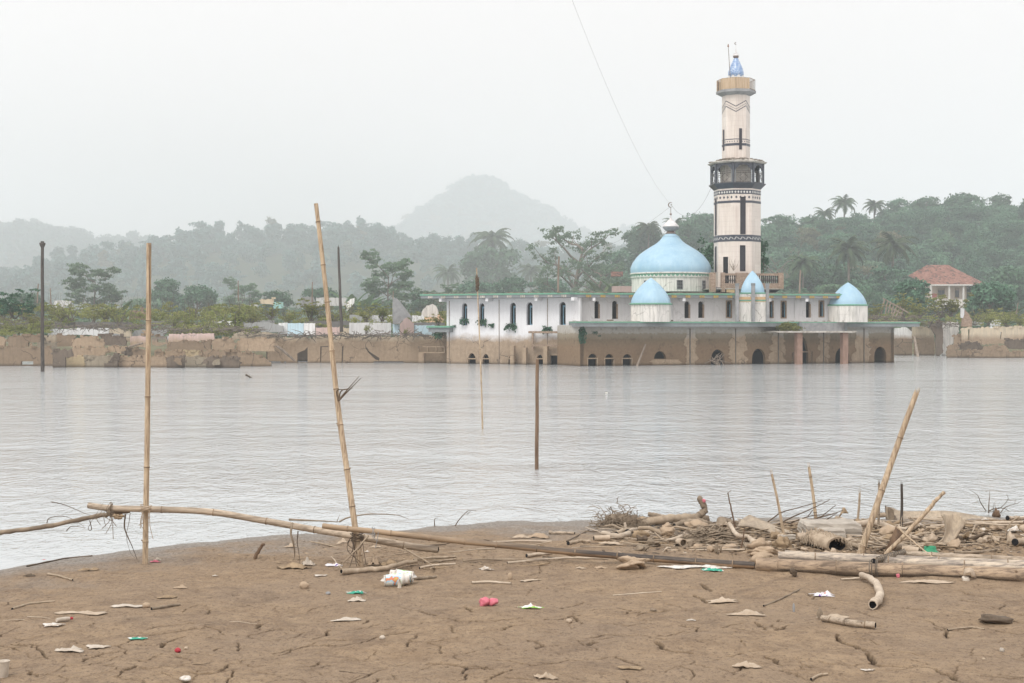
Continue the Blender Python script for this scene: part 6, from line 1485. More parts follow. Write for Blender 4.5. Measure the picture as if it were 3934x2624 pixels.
HS.location.x += 1.0
MAT['pole_brown'] = m_simple('brown_weathered_post', (.25,.17,.11,1), (.12,.08,.055,1), 5, .85, .5, .01, (3,3,.3))
# poles standing in the lake and ruins ----------------------------------------------------------
def pole(u0, v0, u1, v1, Y, w0, w1, mat, label, top=None, z0=None, seg=10, Y1=None):
    """from foot (u0, v0) to tip (u1, v1); widths in photo pixels"""
    k = px(Y); a = W(u0, v0, Y); c_ = W(u1, v1, Y1 or Y)
    if z0 is not None: a = a + (a - c_).normalized() * ((a.z - z0) / max((c_ - a).normalized().z, .1))
    n = 8; P = [a.lerp(c_, i/n) + Vector((math.sin(i*1.7)*k*.6, 0, 0)) for i in range(n+1)]; b = MB()
    b.tube(P, [(w0 + (w1-w0)*i/n) * k / 2 for i in range(n+1)], seg, jit=.06)
    if top == 'cap':
        b.lathe((c_.x, c_.y, c_.z - 22*k), [(w1*.5*k, 0), (w1*.95*k, 12*k), (w1*1.0*k, 19*k), (w1*.6*k, 20*k), (w1*.55*k, 25*k)], 10)
    if top == 'jag':
        for j in range(4): b.tube([c_ + Vector(((j-1.5)*w1*.2*k, 0, -3*k)), c_ + Vector(((j-1.5)*w1*.22*k, 0, (4 + 9*((j*37) % 3)/2)*k))], [w1*.2*k, .2*k], 4)
    o = b.build('pole', mat, origin=a); return tag(o, label, 'pole')
pole(163, 1425, 163, 930, 91, 15, 12, MAT['pole_dark'], 'tall dark concrete pole with flared top standing in the lake at left', 'cap', z0=-.6)
pole(1312, 1275, 1300, 952, 112.5, 13, 8, MAT['pole_dark'], 'tall dark pole with splintered top right of the leaning bamboo', 'jag')
pole(143, 1165, 147, 1090, 160, 6, 5, MAT['pole_pale'], 'thin grey pole just left of the tall dark pole')
pole(197, 1185, 193, 1107, 160, 6, 4, MAT['pole_pale'], 'thin grey pole just right of the tall dark pole')
pole(916, 1155, 915, 1078, 170, 6, 4, MAT['pole_pale'], 'thin pale pole far behind left of the leaning bamboo')
pole(1199, 1180, 1200, 1083, 150, 6, 4, MAT['pole_pale'], 'thin pale pole just left of the leaning bamboo')
pole(1510, 1148, 1511, 1118, 150, 4, 4, MAT['pole_pale'], 'short thin pole above the grey gable')
pole(2144, 1122, 2147, 985, 125, 10, 7, MAT['pole_pale'], 'pale tapering pole behind the mosque roof', z0=.3)
pole(3072, 1125, 3075, 1038, 130, 9, 6, MAT['pole_pale'], 'pale pole behind the roof right of the minaret terrace', z0=.3)
pole(3902, 1215, 3912, 1163, 150, 4, 3, MAT['pole_pale'], 'thin leaning stick above the ruins near the right edge')
pole(2062, 1802, 2064, 1380, 28.2, 15, 13, MAT['pole_brown'], 'brown wooden post standing in the lake before the mosque', z0=-.5)
# ------------------------------------------------------------------ foreground: bamboo, driftwood, litter
def wm(name, a, b, sc=6, st=(1,1,1), rough=.75, bump=.35, co='Object'):
    hard = 'bamboo' in name
    t = NT(name); c = t.co(co, st); n1 = t.noise(c, sc, 6, .7); n2 = t.noise(t.co(co), 1.6, 4, .6); n3 = t.noise(t.co(co), 40, 4, .7)
    col = t.ramp(n1, [(.40, b), (.54, a)] if hard else [(.3, b), (.62, a)]); col = t.mix(t.ramp(t.noise(t.co(co, tuple(x * .6 for x in st)), sc * .7, 5, .75), [(.56,(0,0,0)),(.64,(.75,.75,.75))]), col, ab(b, .45)) if hard else col; col = t.mix(t.ramp(n2, [(.45,(0,0,0)),(.7,(.6,.6,.6))]), col, ab(b, .8)); col = t.mix(t.ramp(n3, [(.6,(0,0,0)),(.75,(.5,.5,.5))]), col, ab(b, .6))
    t.bump(n1, bump, .006); return t.fin(col, rough, .3)
MAT['bam_v'] = wm('weathered_bamboo', (.54,.43,.30,1), (.30,.22,.15,1), 5, (9,9,.6), .6)
MAT['bam_h'] = wm('grey_tan_bamboo', (.52,.43,.33,1), (.25,.20,.15,1), 5, (.5,6,9), .65)
MAT['bam_log'] = wm('muddy_bamboo_log', (.43,.325,.225,1), (.19,.14,.10,1), 4, (.35,7,9), .7)
MAT['bam_pale'] = wm('bleached_bamboo', (.56,.48,.38,1), (.25,.215,.19,1), 3, (.3,9,12), .7)
MAT['node'] = wm('bamboo_node', (.30,.22,.15,1), (.16,.12,.08,1))
MAT['hollow'] = MAT['dark']  # shade inside hollow cut ends, painted with the same near-black
def bd():
    t = NT('blackened_bamboo'); c = t.co('World', (.4,3,6)); n1 = t.noise(c, 3, 5, .7); sp = t.n('SeparateXYZ'); t.l(t.n('NewGeometry').outputs['Normal'], sp.inputs[0])
    px_ = t.n('SeparateXYZ'); t.l(t.n('NewGeometry').outputs['Position'], px_.inputs[0]); m_ = t.n('MapRange'); m_.inputs['From Min'].default_value = -1.2; m_.inputs['From Max'].default_value = .9; t.l(px_.outputs['X'], m_.inputs['Value'])
    lo = t.ramp(sp.outputs['Z'], [(.0,(0,0,0)),(.12,(1,1,1))])
    dk = t.ramp(n1, [(.38,(.045,.035,.030)),(.55,(.085,.068,.055)),(.75,(.20,.15,.11))]); tn = t.ramp(n1, [(.3,(.20,.145,.095)),(.6,(.38,.28,.185))])
    bt_ = t.ramp(n1, [(.35,(.09,.06,.04)),(.6,(.30,.20,.12))]); col = t.mix(m_.outputs[0], tn, t.mix(lo, bt_, dk)); t.bump(n1, .3, .006); return t.fin(col, .55, .35)
MAT['bam_dark'] = bd()
MAT['drift'] = wm('pale_driftwood', (.44,.36,.27,1), (.24,.185,.13,1), 7, (1,1,1), .85, .5)
MAT['drift2'] = wm('grey_brown_driftwood', (.31,.25,.185,1), (.14,.11,.08,1), 8, (1,1,1), .85, .5)
MAT['drift3'] = wm('bleached_wood', (.58,.50,.40,1), (.36,.29,.22,1), 6, (1,1,1), .8, .3)
MAT['root'] = wm('dark_roots', (.16,.12,.085,1), (.06,.045,.032,1), 9)
MAT['leafdry'] = wm('dry_leaf', (.38,.285,.185,1), (.16,.115,.07,1), 12)
MAT['sack'] = wm('muddy_sackcloth', (.46,.36,.26,1), (.33,.25,.175,1), 5, (1,1,1), .9)
MAT['sheath'] = wm('palm_sheath', (.47,.39,.29,1), (.25,.21,.17,1), 4, (6,6,.7), .8)
MAT['dplank'] = wm('dark_wet_plank', (.19,.125,.08,1), (.09,.06,.042,1), 6, (4,4,.6))
MAT['block'] = wm('dirty_concrete', (.47,.43,.37,1), (.30,.27,.235,1), 5)
MAT['wpl'] = m_simple('white_plastic', (.66,.64,.60,1), (.36,.29,.22,1), 9, .5, .2, lo=.38, hi=.52)
MAT['clearpl'] = m_simple('milky_plastic', (.58,.53,.46,1), (.42,.36,.29,1), 9, .4, .1)
MAT['pinkpl'] = m_simple('pink_plastic_film', (.72,.22,.27,1), (.50,.13,.18,1), 14, .4, .4)
MAT['greenpl'] = m_simple('green_plastic', (.05,.33,.17,1), (.02,.20,.10,1), 8, .45, .3)
MAT['redpl'] = m_simple('red_plastic', (.45,.04,.06,1), (.3,.03,.04,1), 8, .5, .2)
MAT['beigepl'] = wm('mud_stained_plastic', (.52,.43,.33,1), (.34,.265,.19,1), 9, (1,1,1), .6)
def patch(name, cols, sc=22):
    t = NT(name); n = t.n('TexNoise'); n.inputs['Scale'].default_value = sc * .5; n.inputs['Detail'].default_value = 1.5; t.l(t.co('Object'), n.inputs['Vector']); st = [(i / len(cols) * .5 + .27, c) for i, c in enumerate(cols)]
    return t.fin(t.ramp(n.outputs['Fac'], st, 'CONSTANT'), .45, .4)
MAT['cupprint'] = patch('printed_cup_wrap', [(.20,.42,.12),(.45,.62,.35),(.70,.75,.68),(.72,.74,.72),(.35,.58,.70),(.60,.22,.12),(.55,.42,.12)])
MAT['wrap_g'] = patch('green_white_wrapper', [(.16,.42,.04),(.30,.58,.10),(.75,.75,.72),(.74,.74,.72),(.55,.16,.10)], 26)
MAT['wrap_t'] = patch('teal_white_wrapper', [(.03,.30,.20),(.05,.36,.25),(.70,.72,.70),(.68,.68,.66)], 24)
MAT['wrap_p'] = patch('purple_white_wrapper', [(.16,.08,.34),(.70,.69,.74),(.74,.73,.76),(.72,.72,.74),(.55,.32,.30)], 30)

def gY(u, v): return G(u, v).y
def P(u, v, Y): return W(u, v, Y)
def spline(pts, n=6):
    pts = [Vector(p) for p in pts]; out = []
    if len(pts) == 2: return [pts[0].lerp(pts[1], i/n) for i in range(n+1)]
    e = [pts[0]*2 - pts[1]] + pts + [pts[-1]*2 - pts[-2]]
    for i in range(1, len(e)-2):
        a, b_, c, d = e[i-1], e[i], e[i+1], e[i+2]
        for j in range(n):
            t = j/n; out.append(.5*((2*b_) + (c-a)*t + (2*a-5*b_+4*c-d)*t*t + (3*b_-a-3*c+d)*t*t*t))
    out.append(pts[-1]); return out
def bamboo(pts, r0, r1, label, mat='bam_v', node=.32, seg=12, name='bamboo_pole', hollow=True, group=None, jag=0, seed=0, cat='bamboo'):
    path = spline(pts, 14); rr = random.Random(seed or int(abs(path[0].x)*100)); L = [0]
    for a, b_ in zip(path[:-1], path[1:]): L.append(L[-1] + (b_-a).length)
    T = L[-1]; S = []; s = node * rr.uniform(.2, .8); nodes = []
    while s < T - .03: nodes.append(s); s += node * rr.uniform(.85, 1.2)
    marks = sorted(set([0, T] + [x for x in L] + [q for n_ in nodes for q in (n_-.016, n_-.006, n_+.006, n_+.016) if 0 < q < T]))
    V, Rd, tag_ = [], [], []
    for q in marks:
        i = max(0, min(len(L)-2, int(np.searchsorted(L, q, side='right'))-1)); t = (q - L[i]) / max(L[i+1]-L[i], 1e-6); V.append(path[i].lerp(path[i+1], t))
        r = r0 + (r1-r0)*q/T; isn = any(abs(q-n_) < .008 for n_ in nodes); Rd.append(r * (1.10 if isn else .985 + .015*math.sin(q*9))); tag_.append(isn)
    b = MB(); b.tube(V, Rd, seg, 0, hollow=hollow, capmi=2, jit=.03)
    k = 0
    for i in range(len(V)-1):
        for j in range(seg):
            if tag_[i] and tag_[i+1]: b.m[i*seg+j] = 1
    for n_ in nodes:
        if rr.random() < .3:
            i = max(0, min(len(L)-2, int(np.searchsorted(L, n_))-1)); p = path[i].lerp(path[i+1], (n_-L[i])/max(L[i+1]-L[i],1e-6)); d = Vector((rr.choice([-1,1]), -.3, .3)).normalized(); r = r0 + (r1-r0)*n_/T
            b.tube([p + d*r*.8, p + d*r*1.5 + Vector((0,0,r*.3))], [r*.28, r*.18], 5, 1)
    if jag:
        t = (path[-1]-path[-2]).normalized()
        for j in range(jag):
            a = j*6.28/jag + rr.random(); c_ = path[-1] + (Vector((math.cos(a), math.sin(a), 0)))*r1*.75; b.tube([c_ - t*.02, c_ + t*rr.uniform(.02,.07)], [r1*.28, .002], 4, 0)
    o = b.build(name, [MAT[mat], MAT['node'], MAT['hollow']], origin=path[0]); return tag(o, label, cat, group)
def stick(pts, r0, r1, label, mat='drift', name='driftwood', seg=7, jit=.18, group=None, cat='driftwood', hollow=False, flat=1.0):
    path = spline(pts, 6); n = len(path); rr = random.Random(int(abs(path[0].x*131)+n)); b = MB()
    path = [p + Vector((rr.gauss(0,1), rr.gauss(0,1), rr.gauss(0,1))) * r0 * .12 for p in path]
    b.tube(path, [(r0 + (r1-r0)*i/(n-1)) * (1 + rr.gauss(0,.06)) for i in range(n)], seg, 0, jit=jit, hollow=hollow, capmi=1, flat=flat)
    o = b.build(name, [MAT[mat], MAT['dark']], origin=path[0]); return tag(o, label, cat, group)
def twisty(pts, r, mat, b, seg=5):
    b.tube(spline(pts, 4), [r*(1-.75*i/(len(spline(pts,4))-1)) for i in range(len(spline(pts,4)))], seg, 0, jit=.15)

# uprights
Y1 = gY(558, 2166)
p1 = bamboo([P(557.5, 2176, Y1), P(561, 1950, Y1), P(566, 1650, Y1), P(571, 1160, Y1), P(572, 934, Y1)], .0335, .0285, 'tall upright bamboo pole at left tied to the crossing bamboo', node=.82, seed=3)
b = MB(); b.bar(P(575.5, 1165, Y1 - .030), P(576, 940, Y1 - .030), .004, .006); b.build('split', MAT['dplank'], p1)  # raised dark strip; the slit's shade is put into its colour
Y2 = gY(1387, 2175)
p2 = bamboo([P(1388, 2186, Y2), P(1372, 2080, Y2), P(1338, 1840, Y2 + .05), P(1296, 1540, Y2 + .15), P(1246, 1060, Y2 + .25), P(1214, 782, Y2 + .3)], .036, .024, 'long leaning bamboo pole planted in the mud left of centre', node=.46, seed=8)
b = MB(); pp = P(1340, 1533, Y2 + .1)
for d in ((.05,.12),(-.02,.10),(.13,.32),(.16,.30)): b.tube(spline([P(1300,1540,Y2+.12), P(1300+d[0]*250,1500,Y2+.12), P(1340+d[0]*300,1520-d[1]*230,Y2+.12)], 4), [.012,.011,.009,.008,.007,.006,.005,.004,.003], 5)
b.build('side_twig', MAT['root'], p2)
bamboo([P(1854, 1660, 39.5), P(1850, 1500, 39.5), P(1842, 1290, 39.6), P(1834, 1100, 39.7), P(1831, 1029, 39.7)], .024, .016, 'thin crooked bamboo standing in the lake with dark rags tied near its top', node=.9, hollow=False)
b = MB(); rr = random.Random(3)
for j in range(12): c = P(1832 + rr.gauss(0,3), 1065 + j*4.2, 39.55); b.blob(c, (.04, .03, .07), 1, .9, j)
tag(b.build('hanging_rag', MAT['root'], origin=P(1832,1065,39.5)), 'dark withered rags tied near the top of the thin bamboo', 'rag')
Y3 = 16.25
bamboo([P(3300, 2142, Y3), P(3345, 2010, Y3), P(3420, 1790, Y3+.1), P(3480, 1620, Y3+.1), P(3521, 1508, Y3+.1)], .040, .031, 'thick bamboo pole leaning to the right out of the driftwood', node=.62, jag=6, mat='bam_v')
for (u0,v0,u1,v1,w,m,l,jg) in ((3013,2060,2965,1822,10,'bam_v','slim reddish bamboo stake leaning left beside the concrete block',2),(3138,2024,3108,1795,12,'bam_v','bamboo stake with a notched top behind the concrete block',2),
    (3292,2018,3303,1893,9,'drift','short pale stake right of the concrete block',2),(3373,2042,3377,1855,9,'drift2','thin grey stake behind the leaning bamboo',2),(3462,2028,3464,1860,11,'pole_dark','dark round stake right of the leaning bamboo',2)):
    Y = gY(u0, v0); k = px(Y); t = P(u1, v1, Y)
    o = bamboo([P(u0, v0 + 8, Y), P((u0+u1)/2 + 2, (v0+v1)/2, Y), t], w*k*.55, w*k*.45, l, mat=m, node=.5, jag=jg, name='stake', cat='stake')
Yq = 15.9
o = stick([P(3400, 2130, Yq), P(3500, 2030, Yq), P(3585, 1935, Yq), P(3596, 1922, Yq), P(3627, 1890, Yq)], .024, .020, 'pale split stick with a thick broken tip slanting up right of the dark stake', 'bam_v', 'broken_stick')
stick([P(3445, 2025, Yq-.1), P(3520, 2090, Yq-.25), P(3611, 2165, Yq-.75)], .020, .014, 'thin plank sloping down to the right across the bamboo logs', 'bam_v', 'thin_plank', flat=.5)
def sheet(grid, th, name, mat, label, cat, origin=None, group=None):
    b = MB(); n, m = len(grid), len(grid[0]); g = [[Vector(p) for p in r] for r in grid]; V = [p for r in g for p in r]; N = []
    for i in range(n):
        for j in range(m):
            du = g[i][min(j+1,m-1)] - g[i][max(j-1,0)]; dv = g[min(i+1,n-1)][j] - g[max(i-1,0)][j]; q = du.cross(dv); N.append(q.normalized() if q.length > 0 else Vector((0,0,1)))
    B_ = [p + q*th for p, q in zip(V, N)]; q1 = [(i*m+j, i*m+j+1, (i+1)*m+j+1, (i+1)*m+j) for i in range(n-1) for j in range(m-1)]; K = n*m
    rim = [(0*m+j, 0*m+j+1) for j in range(m-1)] + [((n-1)*m+j, (n-1)*m+j+1) for j in range(m-1)] + [(i*m, (i+1)*m) for i in range(n-1)] + [(i*m+m-1, (i+1)*m+m-1) for i in range(n-1)]
    b.add(V + B_, q1 + [tuple(K+x for x in f) for f in q1] + [(a, c, K+c, K+a) for a, c in rim], 0, True)
    o = b.build(name, mat, origin=origin or V[-1]); return tag(o, label, cat, group)
def dense(grid, k=3):   # smooth a coarse grid both ways
    rows = [spline(r, k) for r in grid]; cols = [spline([r[j] for r in rows], k) for j in range(len(rows[0]))]
    return [[cols[j][i] for j in range(len(cols))] for i in range(len(cols[0]))]
c7 = lambda x, y: (3400 + x/4.238, 1880 + y/4.238); c6 = lambda x, y: (2900 + x/3.918, 1880 + y/3.918); c8 = lambda x, y: (2250 + x/3.3586, 1880 + y/3.3586); c9 = lambda x, y: (1250 + x/4.702, 1950 + y/4.702)
F1 = lambda x, y: (x/2.026, 1850 + y/2.026); F2 = lambda x, y: (950 + x/2.026, 1850 + y/2.026); F3 = lambda x, y: (1950 + x/2.026, 1850 + y/2.026); F4 = lambda x, y: (2934 + x/2.026, 1850 + y/2.026)
Yk = gY(*c7(80, 1010)) + .1
sheet([[P(*c7(180,600),Yk), P(*c7(290,705),Yk-.05)], [P(*c7(90,800),Yk-.02), P(*c7(220,860),Yk-.06)], [P(*c7(0,1000),Yk-.05), P(*c7(150,1020),Yk-.08)]], .02, 'broken_board', MAT['dplank'], 'dark reddish brown board leaning behind the slanting stick', 'board')
Ys = gY(*c7(900, 905)) + .05
rows = [[(920,410),(1040,400),(1180,395),(1330,550)],[(965,500),(1070,490),(1170,490),(1290,590)],[(990,620),(1070,600),(1140,610),(1205,690)],[(975,740),(1040,720),(1100,730),(1150,790)],[(920,830),(980,820),(1050,820),(1085,838)],[(830,868),(860,872),(890,886),(900,902)],[(640,770),(652,776),(668,790),(690,806)]]
dep = [[0,.12,.12,-.02],[0,.1,.1,0],[0,.07,.07,0],[0,.04,.04,0],[-.02,0,0,-.03],[-.03,-.02,-.02,-.04],[0,0,0,0]]
sheet(dense([[P(*c7(*q), Ys + d) for q, d in zip(r, dr)] for r, dr in zip(rows, dep)]), .012, 'palm_sheath', MAT['sheath'], 'big upright fan shaped palm sheath curling over the mud', 'palm sheath')
Yb = gY(*c7(500, 505)) + .15
top = [(50,285),(130,300),(240,345),(480,355),(900,345),(1150,365),(1400,405),(1600,445),(2000,500)]; bot = [(58,515),(130,505),(240,495),(480,505),(900,482),(1150,490),(1400,500),(1600,512),(2000,530)]
sheet(dense([[P(*c7(*q), Yb + .22*(i > 0)) for i, q in enumerate(top)], [P(*c7(q[0], (q[1]+w[1])/2), Yb + .16*(i > 0)) for i, (q, w) in enumerate(zip(top, bot))], [P(*c7(*q), Yb) for q in bot]]), .03, 'curved_hull_plank', MAT['sheath'], 'long curved weathered plank like a boat side lying at the water edge', 'plank')
b = MB(); b.slab(lambda a, z, o: Vector((a, Yb - .03 + o, z)), [(P(*c7(48,285),Yb).x, P(*c7(48,285),Yb).z), (P(*c7(130,330),Yb).x, P(*c7(130,330),Yb).z), (P(*c7(150,480),Yb).x, P(*c7(150,480),Yb).z), (P(*c7(60,518),Yb).x, P(*c7(60,518),Yb).z)], [], 0, .2); b.build('end_board', MAT['drift2'], bpy.data.objects['curved_hull_plank'])
bpy.data.objects['end_board'].location = -Vector(bpy.data.objects['curved_hull_plank'].location) + Vector(bpy.data.objects['curved_hull_plank'].location)

# horizontal bamboos
Yc = Y1 - .07
bamboo([P(341, 1942, Yc+.1), P(430, 1953, Yc+.02), P(567, 1956, Yc-.0), P(800, 1966, Yc), P(1000, 1998, Yc), P(1197, 2033, Yc-.1), P(1400, 2066, Y2+.09), P(1560, 2096, Y2+.10), P(1684, 2112, Y2+.05)], .036, .040, 'long pale bamboo sagging across from the upright pole to the mud', 'bam_h', .52, seed=5, name='bamboo_rail')
stick([P(-60, 2052, Yc-.3), P(60, 2040, Yc-.2), P(200, 2018, Yc-.1), P(340, 1990, Yc), P(420, 1975, Yc+.03), P(500, 1964, Yc+.1)], .026, .024, 'brown branch running in from the left edge under the bamboo end', 'drift2', 'branch_rail', 8)
bamboo([P(1239, 2020, Y2-.06), P(1300, 2028, Y2-.07), P(1443, 2042, Y2-.09), P(1700, 2072, Y2), P(1950, 2097, Y2+.05), P(2200, 2122, Y2), P(2444, 2141, Y2-.1), P(2700, 2160, Y2-.35), P(2900, 2173, Y2-.5)], .030, .041, 'long blackened bamboo lying from the leaning pole to the log bundle', 'bam_dark', .42, seed=6, name='bamboo_rail')
def lash(c, r, n, label, mat='root', hang=0, axis='z', w=.004):
    rr = random.Random(int(c.x*50)); b = MB()
    for j in range(n):
        q = []; o = Vector((rr.gauss(0,.012), 0, rr.gauss(0,.02))); ti = rr.uniform(-.5, .5)
        for i in range(13):
            a = i*6.283/12; v = Vector((math.cos(a)*r, math.sin(a)*r*1.1, math.cos(a)*r*ti)) if axis == 'z' else Vector((math.cos(a)*r*ti, math.sin(a)*r, math.cos(a)*r)); q.append(c + o + v)
        b.tube(q, w, 4)
    for j in range(hang):
        x = rr.uniform(-r, r)*1.5; L = rr.uniform(.08, .35); b.tube(spline([c + Vector((x, -r, 0)), c + Vector((x + rr.gauss(0,.03), -r*1.1, -L*.5)), c + Vector((x + rr.gauss(0,.05), -r, -L))], 4), [w*.9]*9, 4)
    o = b.build('lashing', MAT[mat], origin=c); return tag(o, label, 'rope')
lash(P(565, 1958, Yc), .062, 7, 'string lashing the upright pole to the pale bamboo', 'sack', 5)
lash(P(420, 1962, Yc), .055, 8, 'fibre rope binding the branch to the bamboo end', 'drift2', 7, 'x')
lash(P(1372, 2062, Y2), .065, 7, 'dark cord binding the leaning pole to both bamboos', 'root', 9)
lash(P(1440, 2042, Y2-.08), .040, 4, 'blue grey cord round the blackened bamboo right of the leaning pole', 'conc', 2, 'x')
b = MB()
for j in range(5): b.blob(P(440 + j*7, 1982 + (j % 2)*5, Yc - .05), (.03,.02,.022), 2, .9, j, sharp=True)
tag(b.build('dry_leaves', MAT['leafdry'], origin=P(440,1990,Yc)), 'withered leaves caught under the bamboo lashing at left', 'leaves')
# hanging roots by the left bamboo
b = MB(); Yh_ = Yc - .06
twisty([P(482,1975,Yh_), P(478,2025,Yh_), P(492,2065,Yh_), P(508,2100,Yh_), P(527,2150,G(527,2150).y)], .010, 'root', b); twisty([P(500,1970,Yh_), P(495,2010,Yh_), P(486,2060,Yh_), P(500,2120,Yh_), P(520,2145,Yh_)], .004, 'root', b); twisty([P(345,2000,Yh_), P(352,2035,Yh_), P(340,2025,Yh_), P(395,1935,Yh_)], .006, 'root', b)
tag(b.build('hanging_root', MAT['root'], origin=G(527,2150)), 'dark twisted root hanging from the bamboo left of the upright pole', 'root')
b = MB()
for pts in ([(195,1928),(250,1940),(320,1970),(350,1980)],[(180,2010),(190,1990),(240,1982),(290,2000),(328,2028)],[(255,2040),(275,2022),(310,2025),(328,2030)]): twisty([P(u,v,Yc+.3) for u, v in pts], .006, 'root', b)
tag(b.build('thin_branches', MAT['root'], origin=P(255,2040,Yc+.3)), 'thin bare twigs sticking out over the water beside the bamboo end', 'twig')
b = MB(); twisty([P(1123,2010,Y2-.02), P(1118,2050,Y2-.1), P(1128,2090,Y2-.1), P(1132,2130,Y2-.05), P(1125,2155,Y2-.05)], .016, 'root', b); tag(b.build('hanging_strip', MAT['drift2'], origin=P(1125,2155,Y2)), 'flat bark strip hanging over the pale bamboo', 'bark')
b = MB(); twisty([P(1145,2040,Y2), P(1142,2085,Y2), P(1148,2120,Y2), P(1152,2165,Y2)], .007, 'root', b); tag(b.build('hanging_root', MAT['root'], origin=P(1152,2165,Y2)), 'thin dark root beside the hanging bark strip', 'root')
stick([G(978, 2148), G(978,2148) + Vector((.08,.02,.15)), P(1015, 2092, G(978,2148).y)], .022, .016, 'short dark stub sticking out of the mud left of the leaning pole', 'dplank', 'stub')
# branch springing over the water behind the leaning pole
Yw = 19.5; b = MB(); twisty([P(1110,1996,Yw), P(1200,2000,Yw), P(1303,2005,Yw)], .018, '', b); twisty([P(1303,2005,Yw), P(1340,1988,Yw), P(1410,1976,Yw), P(1480,1976,Yw), P(1530,1980,Yw), P(1570,1994,Yw)], .013, '', b); twisty([P(1295,2003,Yw), P(1305,1976,Yw)], .006, '', b)
tag(b.build('arched_branch', MAT['drift2'], origin=P(1303,2005,Yw)), 'reddish branch arching over the water behind the leaning pole', 'branch')
b = MB(); Yt = 20.0
for pts, r in (([(1655,2036),(1735,2030),(1765,1995),(1800,1962),(1830,1962)],.011),([(1670,2030),(1670,1995),(1682,1990)],.009),([(1735,2030),(1760,2042)],.006),([(1795,1975),(1815,1958)],.005)): twisty([P(u,v,Yt) for u, v in pts], r, '', b)
tag(b.build('forked_branch', MAT['root'], origin=P(1655,2036,Yt)), 'dark forked branch at the water edge right of the leaning pole', 'branch')
b = MB()
for pts, r in (([(370,1890),(355,1870),(372,1862)],.006),([(775,1900),(778,1885),(790,1875)],.005),([(850,1905),(856,1896)],.004)): twisty([P(u,v,26) for u, v in pts], r, '', b)
tag(b.build('thin_branches', MAT['root'], origin=P(775,1900,26)), 'small twigs poking out of the open water at left', 'twig')
stick([P(330,1898,25), P(370,1903,25), P(410,1908,25), P(440,1920,24.8)], .055, .06, 'pale rotten log floating behind the bamboo end', 'drift3', 'floating_log')
stick([P(945,1440,80), P(958,1447,80), P(972,1458,80)], .06, .05, 'small stick floating far out in the lake', 'root', 'floating_stick')
b = MB(); b.blob(P(2330,1511,61) + Vector((0,0,.02)), (.06,.05,.035), 2, .3, 1); tag(b.build('floating_bottle', MAT['wpl'], origin=P(2330,1511,61)), 'small white plastic scrap floating in the middle of the lake', 'litter')

# log bundle on the right
_yl = (gY(2905, 2192) + .06, gY(3900, 2236) + .07)
YL = lambda u: float(np.interp(u, [2900, 3934, 4300], [_yl[0], _yl[1], 2*_yl[1] - _yl[0] * 1.0 + (_yl[0]-_yl[1])*.65]))
def lg(v0, v1, u0, u1, off, r, label, mat, seed, r1=None): return bamboo([P(u0 + (u1-u0)*t, v0 + (v1-v0)*t, YL(u0 + (u1-u0)*t) + off) for t in (0, .33, .66, 1)], r, r1 or r, label, mat, .68, 14, 'bamboo_log', seed=seed, group='bamboo logs of the bundle')
lg(2170, 2218, 2905, 4080, 0, .074, 'thickest muddy bamboo log at the front of the bundle', 'bam_log', 4, .083)
lg(2135, 2190, 2990, 4080, .17, .048, 'bleached bamboo log lying second from the front of the bundle', 'bam_pale', 5)
lg(2135, 2172, 3150, 4080, .36, .040, 'bamboo log third from the front of the bundle', 'bam_pale', 6)
lg(2128, 2158, 3480, 4080, .62, .034, 'slim bamboo log at the back of the bundle under the green bag', 'bam_h', 7)
lg(2122, 2142, 3015, 3300, .60, .024, 'short bamboo piece behind the left part of the bundle', 'bam_pale', 8)
cp0, cp1 = P(3357, 2156, YL(3357)-.02), P(3474, 2122, YL(3474)+.55)
stick([cp0, cp0.lerp(cp1,.5), cp1], .030, .028, 'round crosspiece tied over the bamboo logs', 'drift2', 'crosspiece')
b = MB(); rr = random.Random(12)
for j in range(13):
    c = cp0.lerp(cp1, .06 + .075*j); q = [c + Vector((math.cos(a)*.02*rr.uniform(.3,1.5) , -math.sin(a)*.042 , math.cos(a)*.042)) for a in [i*6.283/12 for i in range(13)]]; b.tube(q, .005, 4)
for x in (3343, 3352, 3366, 3372): b.tube(spline([P(x, 2150, YL(x)-.10), P(x-4, 2180, YL(x)-.125), P(x, 2215, YL(x)-.09)], 5), .005, 4)
tag(b.build('rope_coils', MAT['wood_grey'], origin=cp0), 'grey rope wound round the crosspiece and front log', 'rope')
# fishing net mesh hanging along the foot of the front log
b = MB()
for j in range(150):
    u = 2990 + j*6.2; Yn = YL(u)
    for sg in (-1, 1):
        a_ = Vector(P(u, 2186 + (u-2990)*.036, Yn - .088)); c_ = Vector(P(u + sg*26, 2208 + (u-2990)*.042, YL(u+sg*26) - .075)); c_.z = max(c_.z, gz(c_.x, c_.y) + .004); b.tube([a_, a_.lerp(c_, .5) + Vector((0,-.006,0)), c_], .0016, 3, cap=False)
tag(b.build('fishing_net', MAT['root'], origin=P(3400,2215,YL(3400))), 'torn fishing net caught along the foot of the front bamboo log', 'net')

